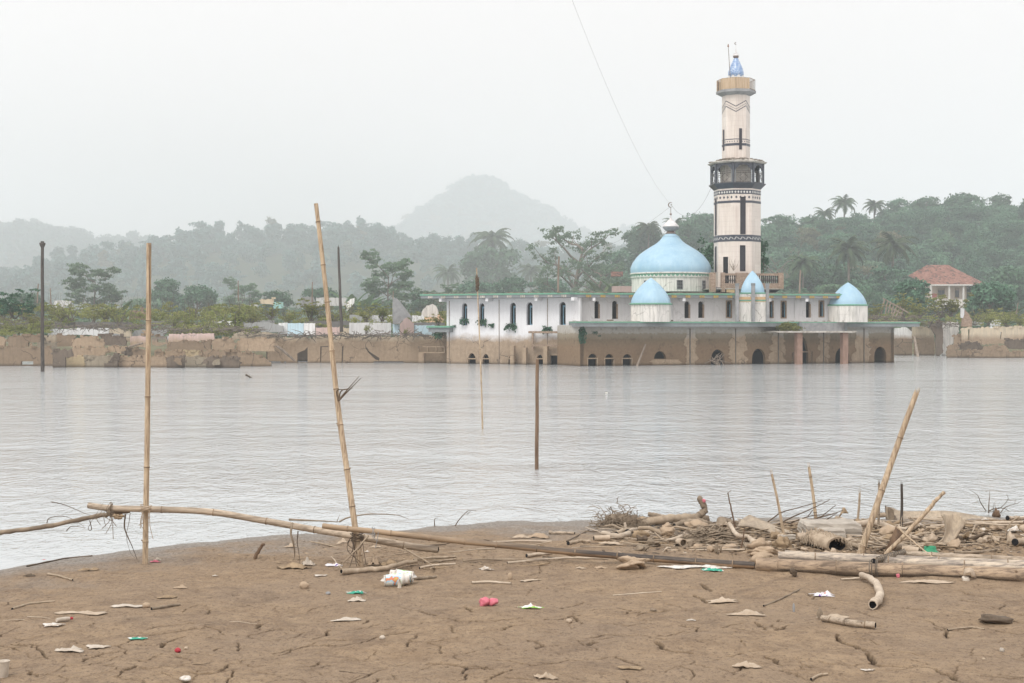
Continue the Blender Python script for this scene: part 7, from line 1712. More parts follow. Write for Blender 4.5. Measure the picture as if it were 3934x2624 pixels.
def blobs(name, pts, mat, label, cat, sharp=True, sub=3, amp=.35, group=None):
    """pts: (u centre, v bottom, width px, height px, depth factor) heaps on the ground"""
    b = MB(); org = None
    for i, q in enumerate(pts):
        u, v, w, h = q[:4]; df = q[4] if len(q) > 4 else .7; c = G(u, v); k = px(c.y); c.y += w*k*df*.35; c.z = gz(c.x, c.y) + h*k*.42
        b.blob(c, (w*k/2, w*k*df/2, h*k*.55), sub, amp, int(u*3 + v), sharp=sharp, rz=(i*1.3) % .6 - .3); org = org or c
    o = b.build(name, mat, origin=(org.x, org.y, gz(org.x, org.y))); return tag(o, label, cat, group)
def cloth(name, u, v, w, h, mat, label, cat, seed, amp=1.0, yaw=0.0, n=14, d=.55):
    """thin crumpled sheet lying on the mud; h: height of its folds in photo pixels"""
    c = G(u, v - 3); k = px(c.y); W_, D_ = w*k/2, w*k*d/2; g = []; rr = random.Random(seed); e = [1 + .34*math.sin(q*.55 + seed) * rr.uniform(.5,1) for q in range(4*n)]
    for i in range(n):
        r = []
        for j in range(n):
            x, y = 2*j/(n-1) - 1, 2*i/(n-1) - 1; m = e[(i + seed) % (4*n)]; m2 = e[(j + 7 + seed) % (4*n)]
            X = c.x + W_*x*m*math.cos(yaw) - D_*y*m2*math.sin(yaw); Y_ = c.y + D_ + W_*x*m*math.sin(yaw) + D_*y*m2*math.cos(yaw)
            f = 1 - (x*x*.5 + y*y*.5); nz = float(fbm(x*2.1*amp + seed, y*2.1*amp, seed, 3)); fold = max(0.0, nz*1.5 + .42)*.9*h*k*max(.04, f)**1.6
            r.append(Vector((X, Y_, gz(X, Y_) + .006 + fold)))
        g.append(r)
    return sheet(g, .003, name, mat, label, cat, origin=c)
blobs('concrete_block', [], MAT['block'], 'x', 'x') if False else None
def rock(name, c, size, rz, mat, label, cat, seed, jag=.03):
    bm = bmesh.new(); bmesh.ops.create_cube(bm, size=1); bmesh.ops.subdivide_edges(bm, edges=bm.edges, cuts=5, use_grid_fill=True); rr = random.Random(seed); M = Matrix.Rotation(rz, 3, 'Z'); b = MB(); V = []
    for v in bm.verts:
        p = v.co.copy(); q = Vector((p.x*size[0], p.y*size[1], p.z*size[2])); l = sum(abs(abs(x) - .5) < .01 for x in p); s = 1 - .035*max(0, l-1) - (rr.random()*.12 if l == 3 else 0)
        q = q*s + Vector((rr.gauss(0,1), rr.gauss(0,1), rr.gauss(0,1)))*jag*min(size)*.6 + p*float(fbm(p.x*3+seed, p.y*3+p.z*5, seed, 2))*min(size)*.35; V.append(Vector(c) + M @ q)
    b.add(V, [tuple(v.index for v in f.verts) for f in bm.faces], 0); bm.free(); o = b.build(name, mat, origin=(c[0], c[1], c[2]-size[2]/2)); return tag(o, label, cat)
c_ = G(*c6(1200, 745)); k = px(c_.y)
rock('concrete_block', (c_.x, c_.y+.28, c_.z+.085), (.70,.50,.20), .03, MAT['block'], 'large flat concrete block lying among the driftwood', 'concrete block', 4)
rock('concrete_block', (c_.x-.06, c_.y-.02, c_.z+.06), (.36,.14,.15), -.02, MAT['block'], 'small concrete lump leaning on the front of the large block', 'concrete block', 6)
c_ = G(*c6(505, 768)); rock('brick', (c_.x, c_.y+.04, c_.z+.03), (.19,.08,.065), .12, MAT['block'], 'small brick under the slim reddish stake', 'brick', 8)
# hollow palm stump
a0 = P(*c6(1245, 838), gY(*c6(1245, 920)) + .12); a1 = a0 + Vector((-.20, .40, .05)); b = MB(); rr = random.Random(6)
b.tube([a0, a0.lerp(a1,.33), a0.lerp(a1,.66), a1], [.165,.16,.145,.12], 22, 0, jit=.10, hollow=True, capmi=1, flat=.58)
for j in range(150):
    a = rr.uniform(0, 3.3); t = rr.random(); c = a0.lerp(a1, t) + Vector((math.cos(a)*.16, 0, math.sin(a)*.10)); b.tube([c, c + Vector((rr.gauss(0,.01), -.03, -.02)), c + Vector((rr.gauss(0,.012), -.045, -.06))], [.008,.006,.002], 4)
tag(b.build('hollow_stump', [MAT['drift'], MAT['dark']], origin=(a0.x, a0.y, a0.z-.1)), 'fibrous hollow palm stump with a black opening below the concrete block', 'stump')
for pts, r, l in (([c6(830,705),c6(975,760)],.030,'thick pale stick left of the hollow stump'),([c6(1400,745),c6(1590,885)],.028,'thick pale stick right of the hollow stump'),([c6(1430,840),c6(1600,930)],.034,'lumpy pale wood right of the hollow stump opening')):
    stick([G(*q, .03) for q in pts], r, r*.8, l, 'drift', seg=9)
blobs('coconut_husk', [(*c6(1190,985),24,26),(*c6(1090,985),26,16)], MAT['beigepl'], 'pale knobbly husks just below the stump opening', 'husk', sharp=False)
blobs('broken_stump', [(*c6(760,715),30,34,.8)], MAT['drift2'], 'small splintered brown stump left of the concrete block', 'stump')
blobs('muddy_sack', [(*c6(150,1020),130,40,.5)], MAT['sack'], 'muddy sackcloth heaped over the left end of the log bundle', 'sack', amp=.8, sub=4)
blobs('muddy_sack', [(*c8(2270,985),90,52,.6)], MAT['sack'], 'crumpled muddy sack bunched where the blackened bamboo ends', 'sack', amp=.5)
# driftwood pile right of centre
cY = lambda f, x, y: gY(*f(x, y))
Yp = cY(c8, 1000, 470)
stick([P(*c8(660,460),Yp), P(*c8(950,390),Yp), P(*c8(1200,380),Yp+.1), P(*c8(1400,370),Yp+.15), P(*c8(1580,390),Yp+.15)], .065, .055, 'thick pale driftwood trunk lying on top of the pile', 'drift', seg=11)
stick([P(*c8(800,310),Yp), P(*c8(900,345),Yp), P(*c8(990,370),Yp+.03)], .030, .052, 'broken branch stub at the left end of the thick trunk', 'drift2', seg=8)
stick([P(*c8(1400,430),Yp-.05), P(*c8(1450,350),Yp-.02), P(*c8(1530,280),Yp), P(*c8(1520,200),Yp), P(*c8(1462,105),Yp)], .052, .040, 'dark curved driftwood branch rising upright from the pile', 'drift2', seg=11)
blobs('flower_scrap', [], MAT['pinkpl'], '', '') if False else None
b = MB(); b.blob(P(*c8(1524,145), Yp-.06), (.025,.02,.028), 2, .5, 2); tag(b.build('pink_scrap', MAT['pinkpl'], origin=P(*c8(1524,160),Yp-.06)), 'pink plastic scrap stuck on the tip of the dark curved branch', 'litter')
stick([P(*c8(600,410),Yp+.05), P(*c8(720,380),Yp+.1), P(*c8(900,400),Yp+.1)], .036, .03, 'orange brown branch behind the root clump', 'leafdry', seg=8)
stick([P(*c8(1150,470),Yp-.15), P(*c8(1300,420),Yp-.1), P(*c8(1500,420),Yp-.1), P(*c8(1620,460),Yp-.1)], .034, .045, 'grey forked log below the thick trunk', 'drift2', seg=9)
stick([G(*c8(220,610),.05), G(*c8(420,650),.04), G(*c8(560,620),.05)], .030, .040, 'pale smooth branch low in the left of the pile', 'drift3', seg=9)
stick([P(*c8(500,430),Yp-.25), P(*c8(525,530),Yp-.28), P(*c8(520,600),Yp-.3)], .020, .034, 'pale upright fork of driftwood in the pile', 'drift3', seg=8)
stick([G(*c8(540,600),.06), P(*c8(670,510),Yp-.2)], .030, .022, 'pale branch slanting up right from the fork', 'drift3', seg=8)
stick([G(*c8(395,615),.04), G(*c8(470,590),.05), G(*c8(540,580),.05)], .034, .026, 'short pale branch left of the fork', 'drift', seg=8)
stick([P(*c8(0,580),Yp-.3), P(*c8(220,572),Yp-.3), P(*c8(400,545),Yp-.2), P(*c8(560,430),Yp-.1), P(*c8(830,365),Yp)], .014, .010, 'long thin branch arching over the left of the pile', 'drift2')
b = MB(); rr = random.Random(21); cc = P(*c8(440,480), Yp - .1)
for j in range(420):
    a = rr.uniform(0, 6.28); e = rr.uniform(-.6, 1.25); L = rr.uniform(.10, .30); p = cc + Vector((rr.gauss(0,.15), rr.gauss(0,.08), rr.gauss(0,.10))); q = [p.copy()]
    for i in range(4): p = p + Vector((math.cos(a)*math.cos(e), math.sin(a)*math.cos(e)*.6, math.sin(e)))*L/4; e -= rr.uniform(.1,.5); a += rr.gauss(0,.6); p.z = max(p.z, gz(p.x,p.y)+.005); q.append(p.copy())
    b.tube(q, [.006,.005,.005,.004,.002], 4)
b.blob(cc - Vector((0,0,.05)), (.24,.14,.20), 3, .9, 3); tag(b.build('root_clump', MAT['drift2'], origin=(cc.x,cc.y,gz(cc.x,cc.y))), 'bushy clump of dead fibrous roots at the left of the pile', 'roots')
b = MB(); rr = random.Random(22); c0 = G(*c8(1560,690)); c1 = G(*c8(2000,640))
for j in range(85):
    t = rr.random(); p = c0.lerp(c1, t) + Vector((0, rr.uniform(-.05,.3), rr.uniform(.01,.20)*math.sin(math.pi*min(.9,t+.15)))); q = [p.copy()]; a = rr.gauss(2.9, .5)
    for i in range(5): p = p + Vector((math.cos(a)*.085, rr.gauss(0,.03), rr.gauss(-.022,.03))); a += rr.gauss(0,.35); p.z = max(p.z, gz(p.x,p.y)+.01); q.append(p.copy())
    b.tube(q, [.013,.012,.010,.008,.006,.003], 5, jit=.2)
tag(b.build('tangled_roots', MAT['drift2'], origin=c0), 'low mass of tangled wavy roots right of the round tin', 'roots')
stick([G(*c8(1850,540),.10), P(*c8(1960,590),gY(*c8(2000,700))), P(*c8(2090,620),gY(*c8(2100,700))), P(*c8(2160,680),gY(*c8(2160,740))), G(*c8(2140,730),.02)], .026, .034, 'pale thick root end curving down to the mud', 'drift3', seg=9)
Yg = cY(c8, 2200, 540)
sheet(dense([[P(*c8(1960,470),Yg), P(*c8(2000,400),Yg+.1), P(*c8(2110,325),Yg+.25)], [P(*c8(2100,470),Yg-.05), P(*c8(2130,420),Yg+.1), P(*c8(2200,360),Yg+.25)], [P(*c8(2300,520),Yg-.1), P(*c8(2330,460),Yg+.05), P(*c8(2370,430),Yg+.2)], [P(*c6(290,660),Yg-.3), P(*c6(320,590),Yg-.2), P(*c6(340,560),Yg-.1)], [P(*c6(690,690),Yg-.5), P(*c6(690,680),Yg-.45), P(*c6(700,676),Yg-.4)]]), .02, 'palm_sheath', MAT['sheath'], 'long palm sheath lying beside the slim reddish stake', 'palm sheath')
b = MB(); c = P(*c8(1262,690), cY(c8,1262,740)); q0 = c; q1 = c + Vector((-.05,.13,.0)); b.tube([q0, q1], [.052,.040], 18, 0, hollow=True, capmi=1); o = tag(b.build('round_tin', [MAT['beigepl'], MAT['drift2']], origin=c), 'round open tin lying on its side at the pile front', 'tin')
b = MB(); c = P(*c8(105,632), cY(c8,105,665)); b.tube([c, c + Vector((.20,.05,0))], [.036,.034], 14, 0, hollow=True, capmi=1); tag(b.build('bamboo_end', [MAT['beigepl'], MAT['dark']], origin=c), 'short open pipe of bamboo at the far left of the pile', 'bamboo')
blobs('coconut_husk', [(*c8(1355,765),22,32,.8),(*c8(1440,765),34,22,.8)], MAT['drift2'], 'split dark husks right beside the round tin', 'husk')
blobs('coconut_husk', [(*c8(1690,830),17,38,.7),(*c8(1745,820),12,28,.7)], MAT['drift2'], 'pointed husk pieces standing in the mud below the tangled roots', 'husk')
blobs('fallen_leaf', [(*c8(1080,610),60,40,.5)], MAT['sack'], 'big crumpled dry leaf standing in the middle of the pile', 'leaf', amp=.9)
cloth('fallen_leaf', *c8(820,570), 34, 16, MAT['beigepl'], 'small pale dry leaf left of the big crumpled one', 'leaf', 5, 1.4)
blobs('fallen_leaf', [(*c8(720,650),64,34,.5)], MAT['leafdry'], 'large brown dry leaf over dark roots in the pile', 'leaf', amp=.9)
blobs('root_ball', [(*c8(720,700),46,32,.7)], MAT['root'], 'dark root ball under the large brown leaf', 'roots', amp=.9)
cloth('muddy_cloth', *c8(330,730), 80, 14, MAT['beigepl'], 'flat beige cloth scrap at the left foot of the pile', 'cloth', 8, 1.2)
stick([G(*c8(1000,835),.02), P(*c8(1050,755),cY(c8,1000,835)), P(*c8(1075,790),cY(c8,1075,790)), P(*c8(1500,780),cY(c8,1500,790)), P(*c8(2060,775),cY(c8,2060,785))], .011, .011, 'long straight stick lying on the mud below the pile', 'drift3')
stick([P(*c8(2000,790),cY(c8,2030,760)), P(*c8(2035,600),cY(c8,2030,760)), P(*c8(2050,490),cY(c8,2030,760))], .010, .006, 'thin reddish twig standing below the palm sheath', 'dplank', name='twig', cat='twig')
Yv = cY(c8,1930,500)
stick([P(*c8(1930,500),Yv), P(*c8(1895,330),Yv), P(*c8(1860,170),Yv), P(*c8(1835,45),Yv)], .013, .007, 'tall thin reddish twig standing against the water', 'dplank', name='twig', cat='twig')
stick([P(*c8(1835,45),Yv), P(*c8(1885,5),Yv)], .005, .002, 'small side shoot at the top of the tall thin twig', 'dplank', name='twig', cat='twig')
# bunch of thin branches over the water at right
for i, (pts, r, l) in enumerate([([(180,500),(400,350),(640,280),(880,210),(1010,170)],.010,'lowest left thin branch reaching up over the water'),([(300,560),(540,430),(880,280),(1130,155)],.012,'longest thin branch crossing the notched stake'),
  ([(560,560),(800,470),(960,430),(1100,330),(1215,240)],.012,'branch ending right of the notched stake'),([(500,520),(800,410),(1000,380),(1140,370)],.009,'nearly level thin branch right of the notched stake'),
  ([(930,430),(1100,390),(1240,345),(1330,310)],.011,'thin branch reaching the hanging dry leaf'),([(975,535),(1120,430),(1240,355)],.010,'short thin branch below the hanging dry leaf'),([(800,400),(860,330),(880,310)],.008,'short twig left of the notched stake')]):
    Yi = cY(c6, 600, 560) + i*.08; stick([P(*c6(*q), Yi) for q in pts], r, r*.35, l, 'root', name='thin_branch', cat='branch', seg=5)
cloth_p = [[P(*c6(1320,280),20.0), P(*c6(1350,270),20.0), P(*c6(1390,330),20.0)], [P(*c6(1290,350),20.0), P(*c6(1340,350),19.95), P(*c6(1410,370),20.0)], [P(*c6(1250,420),20.0), P(*c6(1290,380),19.95), P(*c6(1330,350),20.0)], [P(*c6(1225,455),20.0), P(*c6(1240,460),19.97), P(*c6(1260,455),20.0)]]
sheet(dense(cloth_p), .004, 'hanging_leaf', MAT['leafdry'], 'dry leaf hanging from a thin branch over the water', 'leaf')
b = MB(); Yx = cY(c7, 1700, 440) + .5; rr = random.Random(44)
for pts, r in (([(1620,440),(1700,350),(1800,310),(1880,300),(2000,170),(1980,75)],.010),([(1690,430),(1690,250),(1705,100),(1700,20)],.010),([(1680,400),(1560,220),(1510,100),(1380,5)],.009),([(1530,190),(1420,225)],.004),
   ([(1880,380),(1960,290),(2110,240),(2210,205)],.008),([(2115,235),(2120,150)],.005),([(1760,390),(1765,230)],.006),([(1800,320),(1780,210)],.006),([(1850,300),(1960,320),(2090,400)],.008),([(1780,440),(1900,390),(2000,400)],.006),([(2010,520),(2060,420),(2140,365),(2250,440)],.009),([(1640,30),(1690,45)],.004),([(2000,160),(2060,190)],.004)):
    twisty([P(*c7(*q), Yx + rr.uniform(-.15,.15)) for q in pts], r, '', b)
tag(b.build('bare_bush', MAT['root'], origin=P(*c7(1690,440),Yx)), 'bare thorny bush spreading at the water edge far right', 'bush')
blobs('leaf_wad', [(*c7(1820,455),30,34,.6)], MAT['dplank'], 'reddish brown wad of leaves caught in the bare bush', 'leaves', amp=.8)
b = MB()
for pts, r in (([(2190,440),(2050,540),(1970,680),(1980,800),(2060,860),(2250,850)],.010),([(1730,730),(1750,900),(1800,975),(1990,985)],.007),([(2010,860),(2090,950),(2200,975)],.014),([(1970,890),(2060,1000),(2262,1040)],.010)): twisty([P(*c7(*q), cY(c7, 2050, 900) + .1) for q in pts], r, '', b)
tag(b.build('vine_stems', MAT['drift'], origin=P(*c7(2000,990),cY(c7,2050,900))), 'curling pale vine stems at the right edge', 'vine')
for pts, r, m, l in (([c7(380,700),c7(540,635),c7(660,650)],.026,'drift2','dark bark piece behind the slanting stick'),([c7(270,780),c7(420,800),c7(640,750),c7(800,735)],.022,'drift','curved pale stick behind the thin plank'),
  ([c7(1200,790),c7(1400,800),c7(1660,805),c7(1980,830)],.024,'drift','long knotty stick right of the big palm sheath'),([c7(1320,560),c7(1700,570),c7(2270,560)],.022,'drift3','long pale stick on the far side right of the palm sheath'),
  ([c7(1980,510),c7(2270,510)],.034,'bam_h','bamboo end at the right edge by the water'),([c7(1130,1050),c7(1500,1050),c7(1820,1010)],.018,'drift2','stick lying just behind the bamboo logs'),
  ([c7(2120,930),c7(2263,890)],.045,'drift','thick log end cut by the right edge'),([c7(660,650),c7(980,660)],.020,'drift','stick touching the left of the big palm sheath'),([c7(0,700),c7(150,650)],.026,'drift','log piece left of the dark stake foot')):
    stick([G(*q, r) for q in pts], r, r*.75, l, m, seg=8)
b = MB(); c = P(*c7(400,985), cY(c7,400,1040)); b.tube([c + Vector((-.07,.05,.0)), c + Vector((.0,.02,0)), c + Vector((.10,-.03,-.01))], [.042,.045,.042], 14, 0, hollow=True, capmi=1); tag(b.build('plastic_cup', [MAT['beigepl'], MAT['drift2']], origin=c), 'muddy cup on its side left of the green bag', 'cup')
Yb2 = cY(c7, 750, 1065) + .12
sheet(dense([[P(*c7(640,925),Yb2+.03), P(*c7(690,915),Yb2), P(*c7(800,920),Yb2), P(*c7(830,930),Yb2+.03)], [P(*c7(625,980),Yb2), P(*c7(700,975),Yb2-.05), P(*c7(790,990),Yb2-.05), P(*c7(850,1000),Yb2)], [P(*c7(580,1055),Yb2-.05), P(*c7(680,1060),Yb2-.1), P(*c7(850,1060),Yb2-.1), P(*c7(935,1055),Yb2-.05)]]), .006, 'green_bag', MAT['greenpl'], 'torn bright green plastic bag behind the bamboo logs', 'bag')
b = MB(); c = P(*c7(2270,640), cY(c7,2250,690)); b.blob(c, (.07,.06,.055), 3, .12, 2); tag(b.build('coconut', MAT['beigepl'], origin=c), 'pale round coconut cut by the right edge', 'coconut')
for u, v, w, h, m, l in ((*c7(2110,700),42,20,'wpl','bright white wrapper beside the coconut at the right edge'),(*c7(600,640),36,20,'clearpl','clear crumpled bottle scrap behind the slanting stick'),(*c7(1600,695),28,9,'wpl','white scrap right of the big palm sheath'),(*c7(1630,520),22,11,'wpl','white lump on the sand before the curved plank'),(*c7(1815,795),28,14,'leafdry','orange brown shell on the knotty stick'),(*c6(1580,500),14,9,'wpl','white scrap at the foot of the short pale stake'),(*c7(230,870),12,14,'wpl','small white lump under the slanting stick'),(*c6(1870,720),20,9,'wpl','white scrap between leaning bamboo and dark board')):
    cloth('plastic_scrap', u, v, w, h*1.1, MAT[m], l, 'litter', int(u) % 97, 1.3, n=8)
# plastic loop on the front log
Yo = YL(3790) - .10; b = MB()
g = dense([[P(*c7(1275,1400),Yo), P(*c7(1290,1300),Yo), P(*c7(1370,1275),Yo-.02), P(*c7(1440,1310),Yo), P(*c7(1490,1440),Yo)], [P(*c7(1300,1400),Yo-.08), P(*c7(1320,1360),Yo-.09), P(*c7(1370,1350),Yo-.10), P(*c7(1400,1370),Yo-.09), P(*c7(1420,1430),Yo-.08)]])
sheet(g, .008, 'plastic_jug', MAT['beigepl'], 'pale broken plastic jug leaning on the front log', 'jug'); b = MB(); c = P(*c7(1320,1470), Yo-.03); b.blob(c, (.048,.04,.05), 3, .15, 5, sharp=True); b.build('jug_side', MAT['clearpl'], bpy.data.objects['plastic_jug'])
blobs('husk_tuft', [(*c6(590,1325),34,32,.6)], MAT['root'], 'tuft of husk caught under the front log near its left end', 'husk', amp=.8)
cloth('plastic_sheet', *c7(700,1545), 168, 10, MAT['beigepl'], 'long beige plastic sheet along the foot of the front log', 'plastic sheet', 12, 1.5, d=.25)
blobs('muddy_cloth', [(*c8(640,1040),130,50,.5)], MAT['sack'], 'muddy netting cloth humped below the blackened bamboo', 'cloth', amp=1.0, sub=4)
cloth('plastic_sheet', *c8(1450,1030), 250, 12, MAT['wpl'], 'long whitish plastic strip under the blackened bamboo', 'plastic sheet', 15, 1.6, d=.22)
cloth('plastic_sheet', *c8(1640,1075), 70, 14, MAT['wrap_t'], 'green white plastic scrap half buried under the blackened bamboo', 'plastic sheet', 16, 1.4, d=.4)

# things around the foot of the leaning pole
stick([G(*c9(290,1225),.035), G(*c9(700,1180),.03), G(*c9(1100,1150),.035), G(*c9(1400,1090),.05), G(*c9(1650,1055),.05)], .032, .022, 'thick pale stick with a dark hollow end before the leaning pole', 'drift', seg=10, hollow=True)
stick([P(*c9(1420,740), Y2+.02), G(*c9(1920,1065),.02)], .011, .009, 'thin prop stick under the pale bamboo end', 'drift')
stick([P(*c9(780,500),Y2-.1), P(*c9(560,760),Y2-.2), G(*c9(220,1120),.01)], .012, .006, 'thin stick leaning left of the leaning pole foot', 'drift')
for pts, r, m, l in (([c9(1600,970),c9(1850,935),c9(2350,905)],.016,'drift','upper of three sticks right of the leaning pole'),([c9(1800,1010),c9(2100,980),c9(2350,950)],.014,'drift','middle of three sticks right of the leaning pole'),([c9(1700,1110),c9(1950,1060),c9(2350,1030)],.013,'drift3','lower of three sticks right of the leaning pole'),
   ([c9(1580,1310),c9(1800,1300),c9(2005,1275)],.020,'drift2','stick behind the printed cups'),([F3(0,640),F3(400,605),F3(700,605),F3(950,620)],.014,'drift3','long pale stick under the blackened bamboo'),([F3(150,590),F3(340,565)],.022,'drift3','short thick pale stick behind the blackened bamboo'),
   ([F3(325,408),F3(520,412)],.022,'bam_h','short bamboo tube on the sand left of the pile'),([F3(460,470),F3(635,380)],.008,'root','thin dark stick on the sand left of the pile'),([F3(470,495),F3(560,475),F3(640,475)],.024,'drift','flat pale wood left of the pipe of bamboo'),
   ([F1(370,725),F1(470,745),F1(565,775)],.013,'drift','knobbly stick on the mud at left'),([F1(95,1000),F1(230,960),F1(430,938)],.012,'drift','curved thin stick at the far left'),([F1(1180,1000),F1(1400,965)],.014,'drift2','peeling stick left of centre'),
   ([F1(210,665),F1(500,605),F1(720,582)],.010,'root','dark reed at the left waterline'),([F4(0,975),F4(120,925),F4(280,845)],.009,'drift2','thin stick below the log bundle'),([F4(1430,1160),F4(1600,1140),F4(1720,1155)],.008,'drift','small dry leaf stalk low right'),
   ([F4(370,1550),F4(430,1515),F4(495,1508)],.010,'drift','small curved stick at the bottom edge right'),([F2(1745,795),F2(1880,790),F2(2050,800)],.013,'drift3','pale stick right of the cups'),([F3(820,890),F3(1000,875),F3(1200,860)],.006,'drift3','straw thin stick in the middle of the mud')):
    stick([G(*q, r*.8) for q in pts], r, r*.8, l, m, seg=7)
for u, v, w, h, m, l, cat in ((*c9(860,1070),52,60,'sack','dark net rag standing right of the leaning pole foot','cloth'),(*c9(1150,1080),66,40,'leafdry','brown dry leaf with orange tip right of the leaning pole foot','leaf'),(*F2(930,560),18,12,'wpl','small white scrap on the net rag','litter'),
  (*F2(350,690),110,32,'leafdry','large dry yellow leaf left of the leaning pole','leaf'),(*F2(470,665),52,46,'clearpl','translucent crumpled plastic pot left of the leaning pole','litter'),(*F2(670,670),56,22,'wrap_p','small purple scrap left of the leaning pole foot','litter'),
  (*F2(840,885),66,24,'wrap_t','teal and white wrapper on the mud','wrapper'),(*F2(850,945),58,30,'clearpl','grey crumpled plastic below the teal wrapper','litter'),(*F2(570,748),40,7,'wpl','thin white strip on the mud','litter'),
  (*F3(182,1000),90,30,'wrap_g','bright green and white wrapper in the centre foreground','wrapper'),(*F2(765,1097),96,13,'clearpl','flat translucent film on the mud near the bottom centre','litter'),(*F4(470,905),84,34,'wrap_p','white and purple wrapper below the log bundle','wrapper'),
  (*F3(1680,955),110,24,'beigepl','pale torn plastic lying over a mud crack','litter'),(*F3(1860,1052),120,34,'beigepl','pale square plastic sheet on the mud right of centre','litter'),(*F1(610,1040),165,20,'beigepl','long cream strip of film at left','litter'),
  (*F1(980,990),105,16,'clearpl','whitish film with a flap at left','litter'),(*F1(535,1340),90,34,'clearpl','clear plastic bag with a yellow tie low left','bag'),(*F1(750,1312),76,15,'clearpl','thin film right of the clear bag','litter'),(*F1(1060,1242),64,10,'wrap_t','pale blue film low left','litter'),
  (*F1(400,1140),70,14,'wpl','white film beside the red ended bottle','litter'),(*F1(1670,748),20,7,'wpl','tiny bright scrap on the mud at left','litter'),(*F1(1400,842),46,24,'sack','brown crumpled paper left of centre','litter'),(*F1(1290,920),64,16,'leafdry','dry leaf scrap left of centre','leaf'),
  (*F1(1200,640),34,14,'pinkpl','faded reddish scrap at the foot of the upright pole','litter'),(*F1(680,705),70,24,'leafdry','heap of dead leaves left of the upright pole','leaf'),(*F1(225,745),40,14,'root','dark leaf on the wet silt at left','leaf'),
  (*F3(300,1552),76,36,'beigepl','crumpled beige bag at the bottom edge','litter'),(*F4(-130,1462),90,32,'beigepl','crumpled leaves low right of centre','litter'),(*F3(960,1475),80,20,'leafdry','dry leaf low centre right','leaf'),(*F4(560,1085),100,26,'beigepl','dry papery leaf above the cut bamboo','leaf'),
  (*F4(820,1488),44,6,'wpl','small white strip near the bottom right','litter'),(*F3(1430,1095),30,10,'wpl','tiny white foam bit on the mud','litter'),(*F3(180,785),66,12,'beigepl','small flattened wrapper right of the cups','litter'),(*F3(570,690),36,12,'beigepl','tiny crumpled scrap below the blackened bamboo','litter'),
  (*F3(730,690),40,20,'sack','small crumpled bag left of the humped netting','litter'),(*F2(1860,700),46,20,'wpl','white crumpled bag right of the sticks','litter'),(*F3(240,450),70,32,'sack','folded brown sack on the sand left of the pile','sack'),(*F3(110,450),60,20,'beigepl','pale plastic left of the folded sack','litter'),
  (*F1(1225,622),22,20,'clearpl','small muddy cup at the foot of the upright pole','cup'),(*F2(330,520),46,24,'beigepl','beige plastic lump behind the hanging bark strip','litter'),(*F2(735,490),42,24,'beigepl','round plastic pot on its side behind the leaning pole','pot'),(*F2(1000,525),34,16,'beigepl','pale leaf right of the leaning pole','leaf')):
    cloth('scrap' if cat == 'litter' else cat.replace(' ', '_'), u, v, w, h*.68, MAT[m], l, cat, int(u*7 + v) % 89, 1.3, n=9, d=.5)
for u, v, w, h, m, l, cat, nm in ((*F2(1850,975),46,37,'pinkpl','crumpled pink plastic bag in the centre foreground','bag','pink_bag'),(*F2(1905,972),50,30,'pinkpl','right lobe of pink film beside the pink bag','bag','pink_film'),(*F2(440,836),38,28,'sack','round brown nut on the mud left of centre','nut','nut'),
  (*F1(1135,985),34,22,'sack','round brown husk at left beside the film','husk','husk'),(*F1(1440,1567),52,26,'wpl','white foam lump at the bottom edge','foam','foam_lump'),(*F1(1380,1330),26,18,'redpl','small reddish brown leaf wad low left','leaf','leaf_wad'),(*F1(340,610),26,11,'redpl','red scrap floating at the left waterline','litter','red_scrap'),
  (*F1(1450,1307),24,10,'beigepl','small pale stub beside the reddish wad','litter','stub'),(*F2(628,882),20,12,'conc','small dark bottle cap left of the teal wrapper','cap','lost_cap'),(*F4(1850,1110),132,30,'root','dark charred wood chunk low at the right edge','wood','charred_wood'),(*F1(235,1230),20,1,'wpl','','','')[:0] or (*F4(1855,1330),22,18,'block','small grey stone low right','stone','stone'),
  (*F4(1715,1395),14,11,'beigepl','tiny pale stone low right','stone','stone'),(*F3(480,1100),24,16,'beigepl','small pale shell on the mud','shell','shell'),(*F3(1135,1012),26,10,'drift2','small dark clod beside a crack','clod','clod'),(*F1(200,583),13,9,'drift2','small block floating in the shallow water at left','wood','wood_bit'),(*F4(1045,750),16,18,'pinkpl','faded pink scrap on the front log','litter','pink_scrap'),(*F2(1050,1230),24,16,'clearpl','clear bottle cap on the mud low centre','cap','lost_cap'),
  (*F3(20,765),18,28,'sack','brown bottle neck sticking up right of the pink bag','bottle','bottle'),(*F4(235,1018),10,36,'conc','small grey pipe stub standing in the mud','pipe','pipe_stub'),(*F4(440,1075),22,46,'drift2','dark pointed stump above the cut bamboo','stump','stump')):
    blobs(nm, [(u, v, w, h, .7)], MAT[m], l, cat, sharp=cat in ('bag','litter','wood','stone','foam'), amp=.5 if cat in ('bag','wood') else .2)
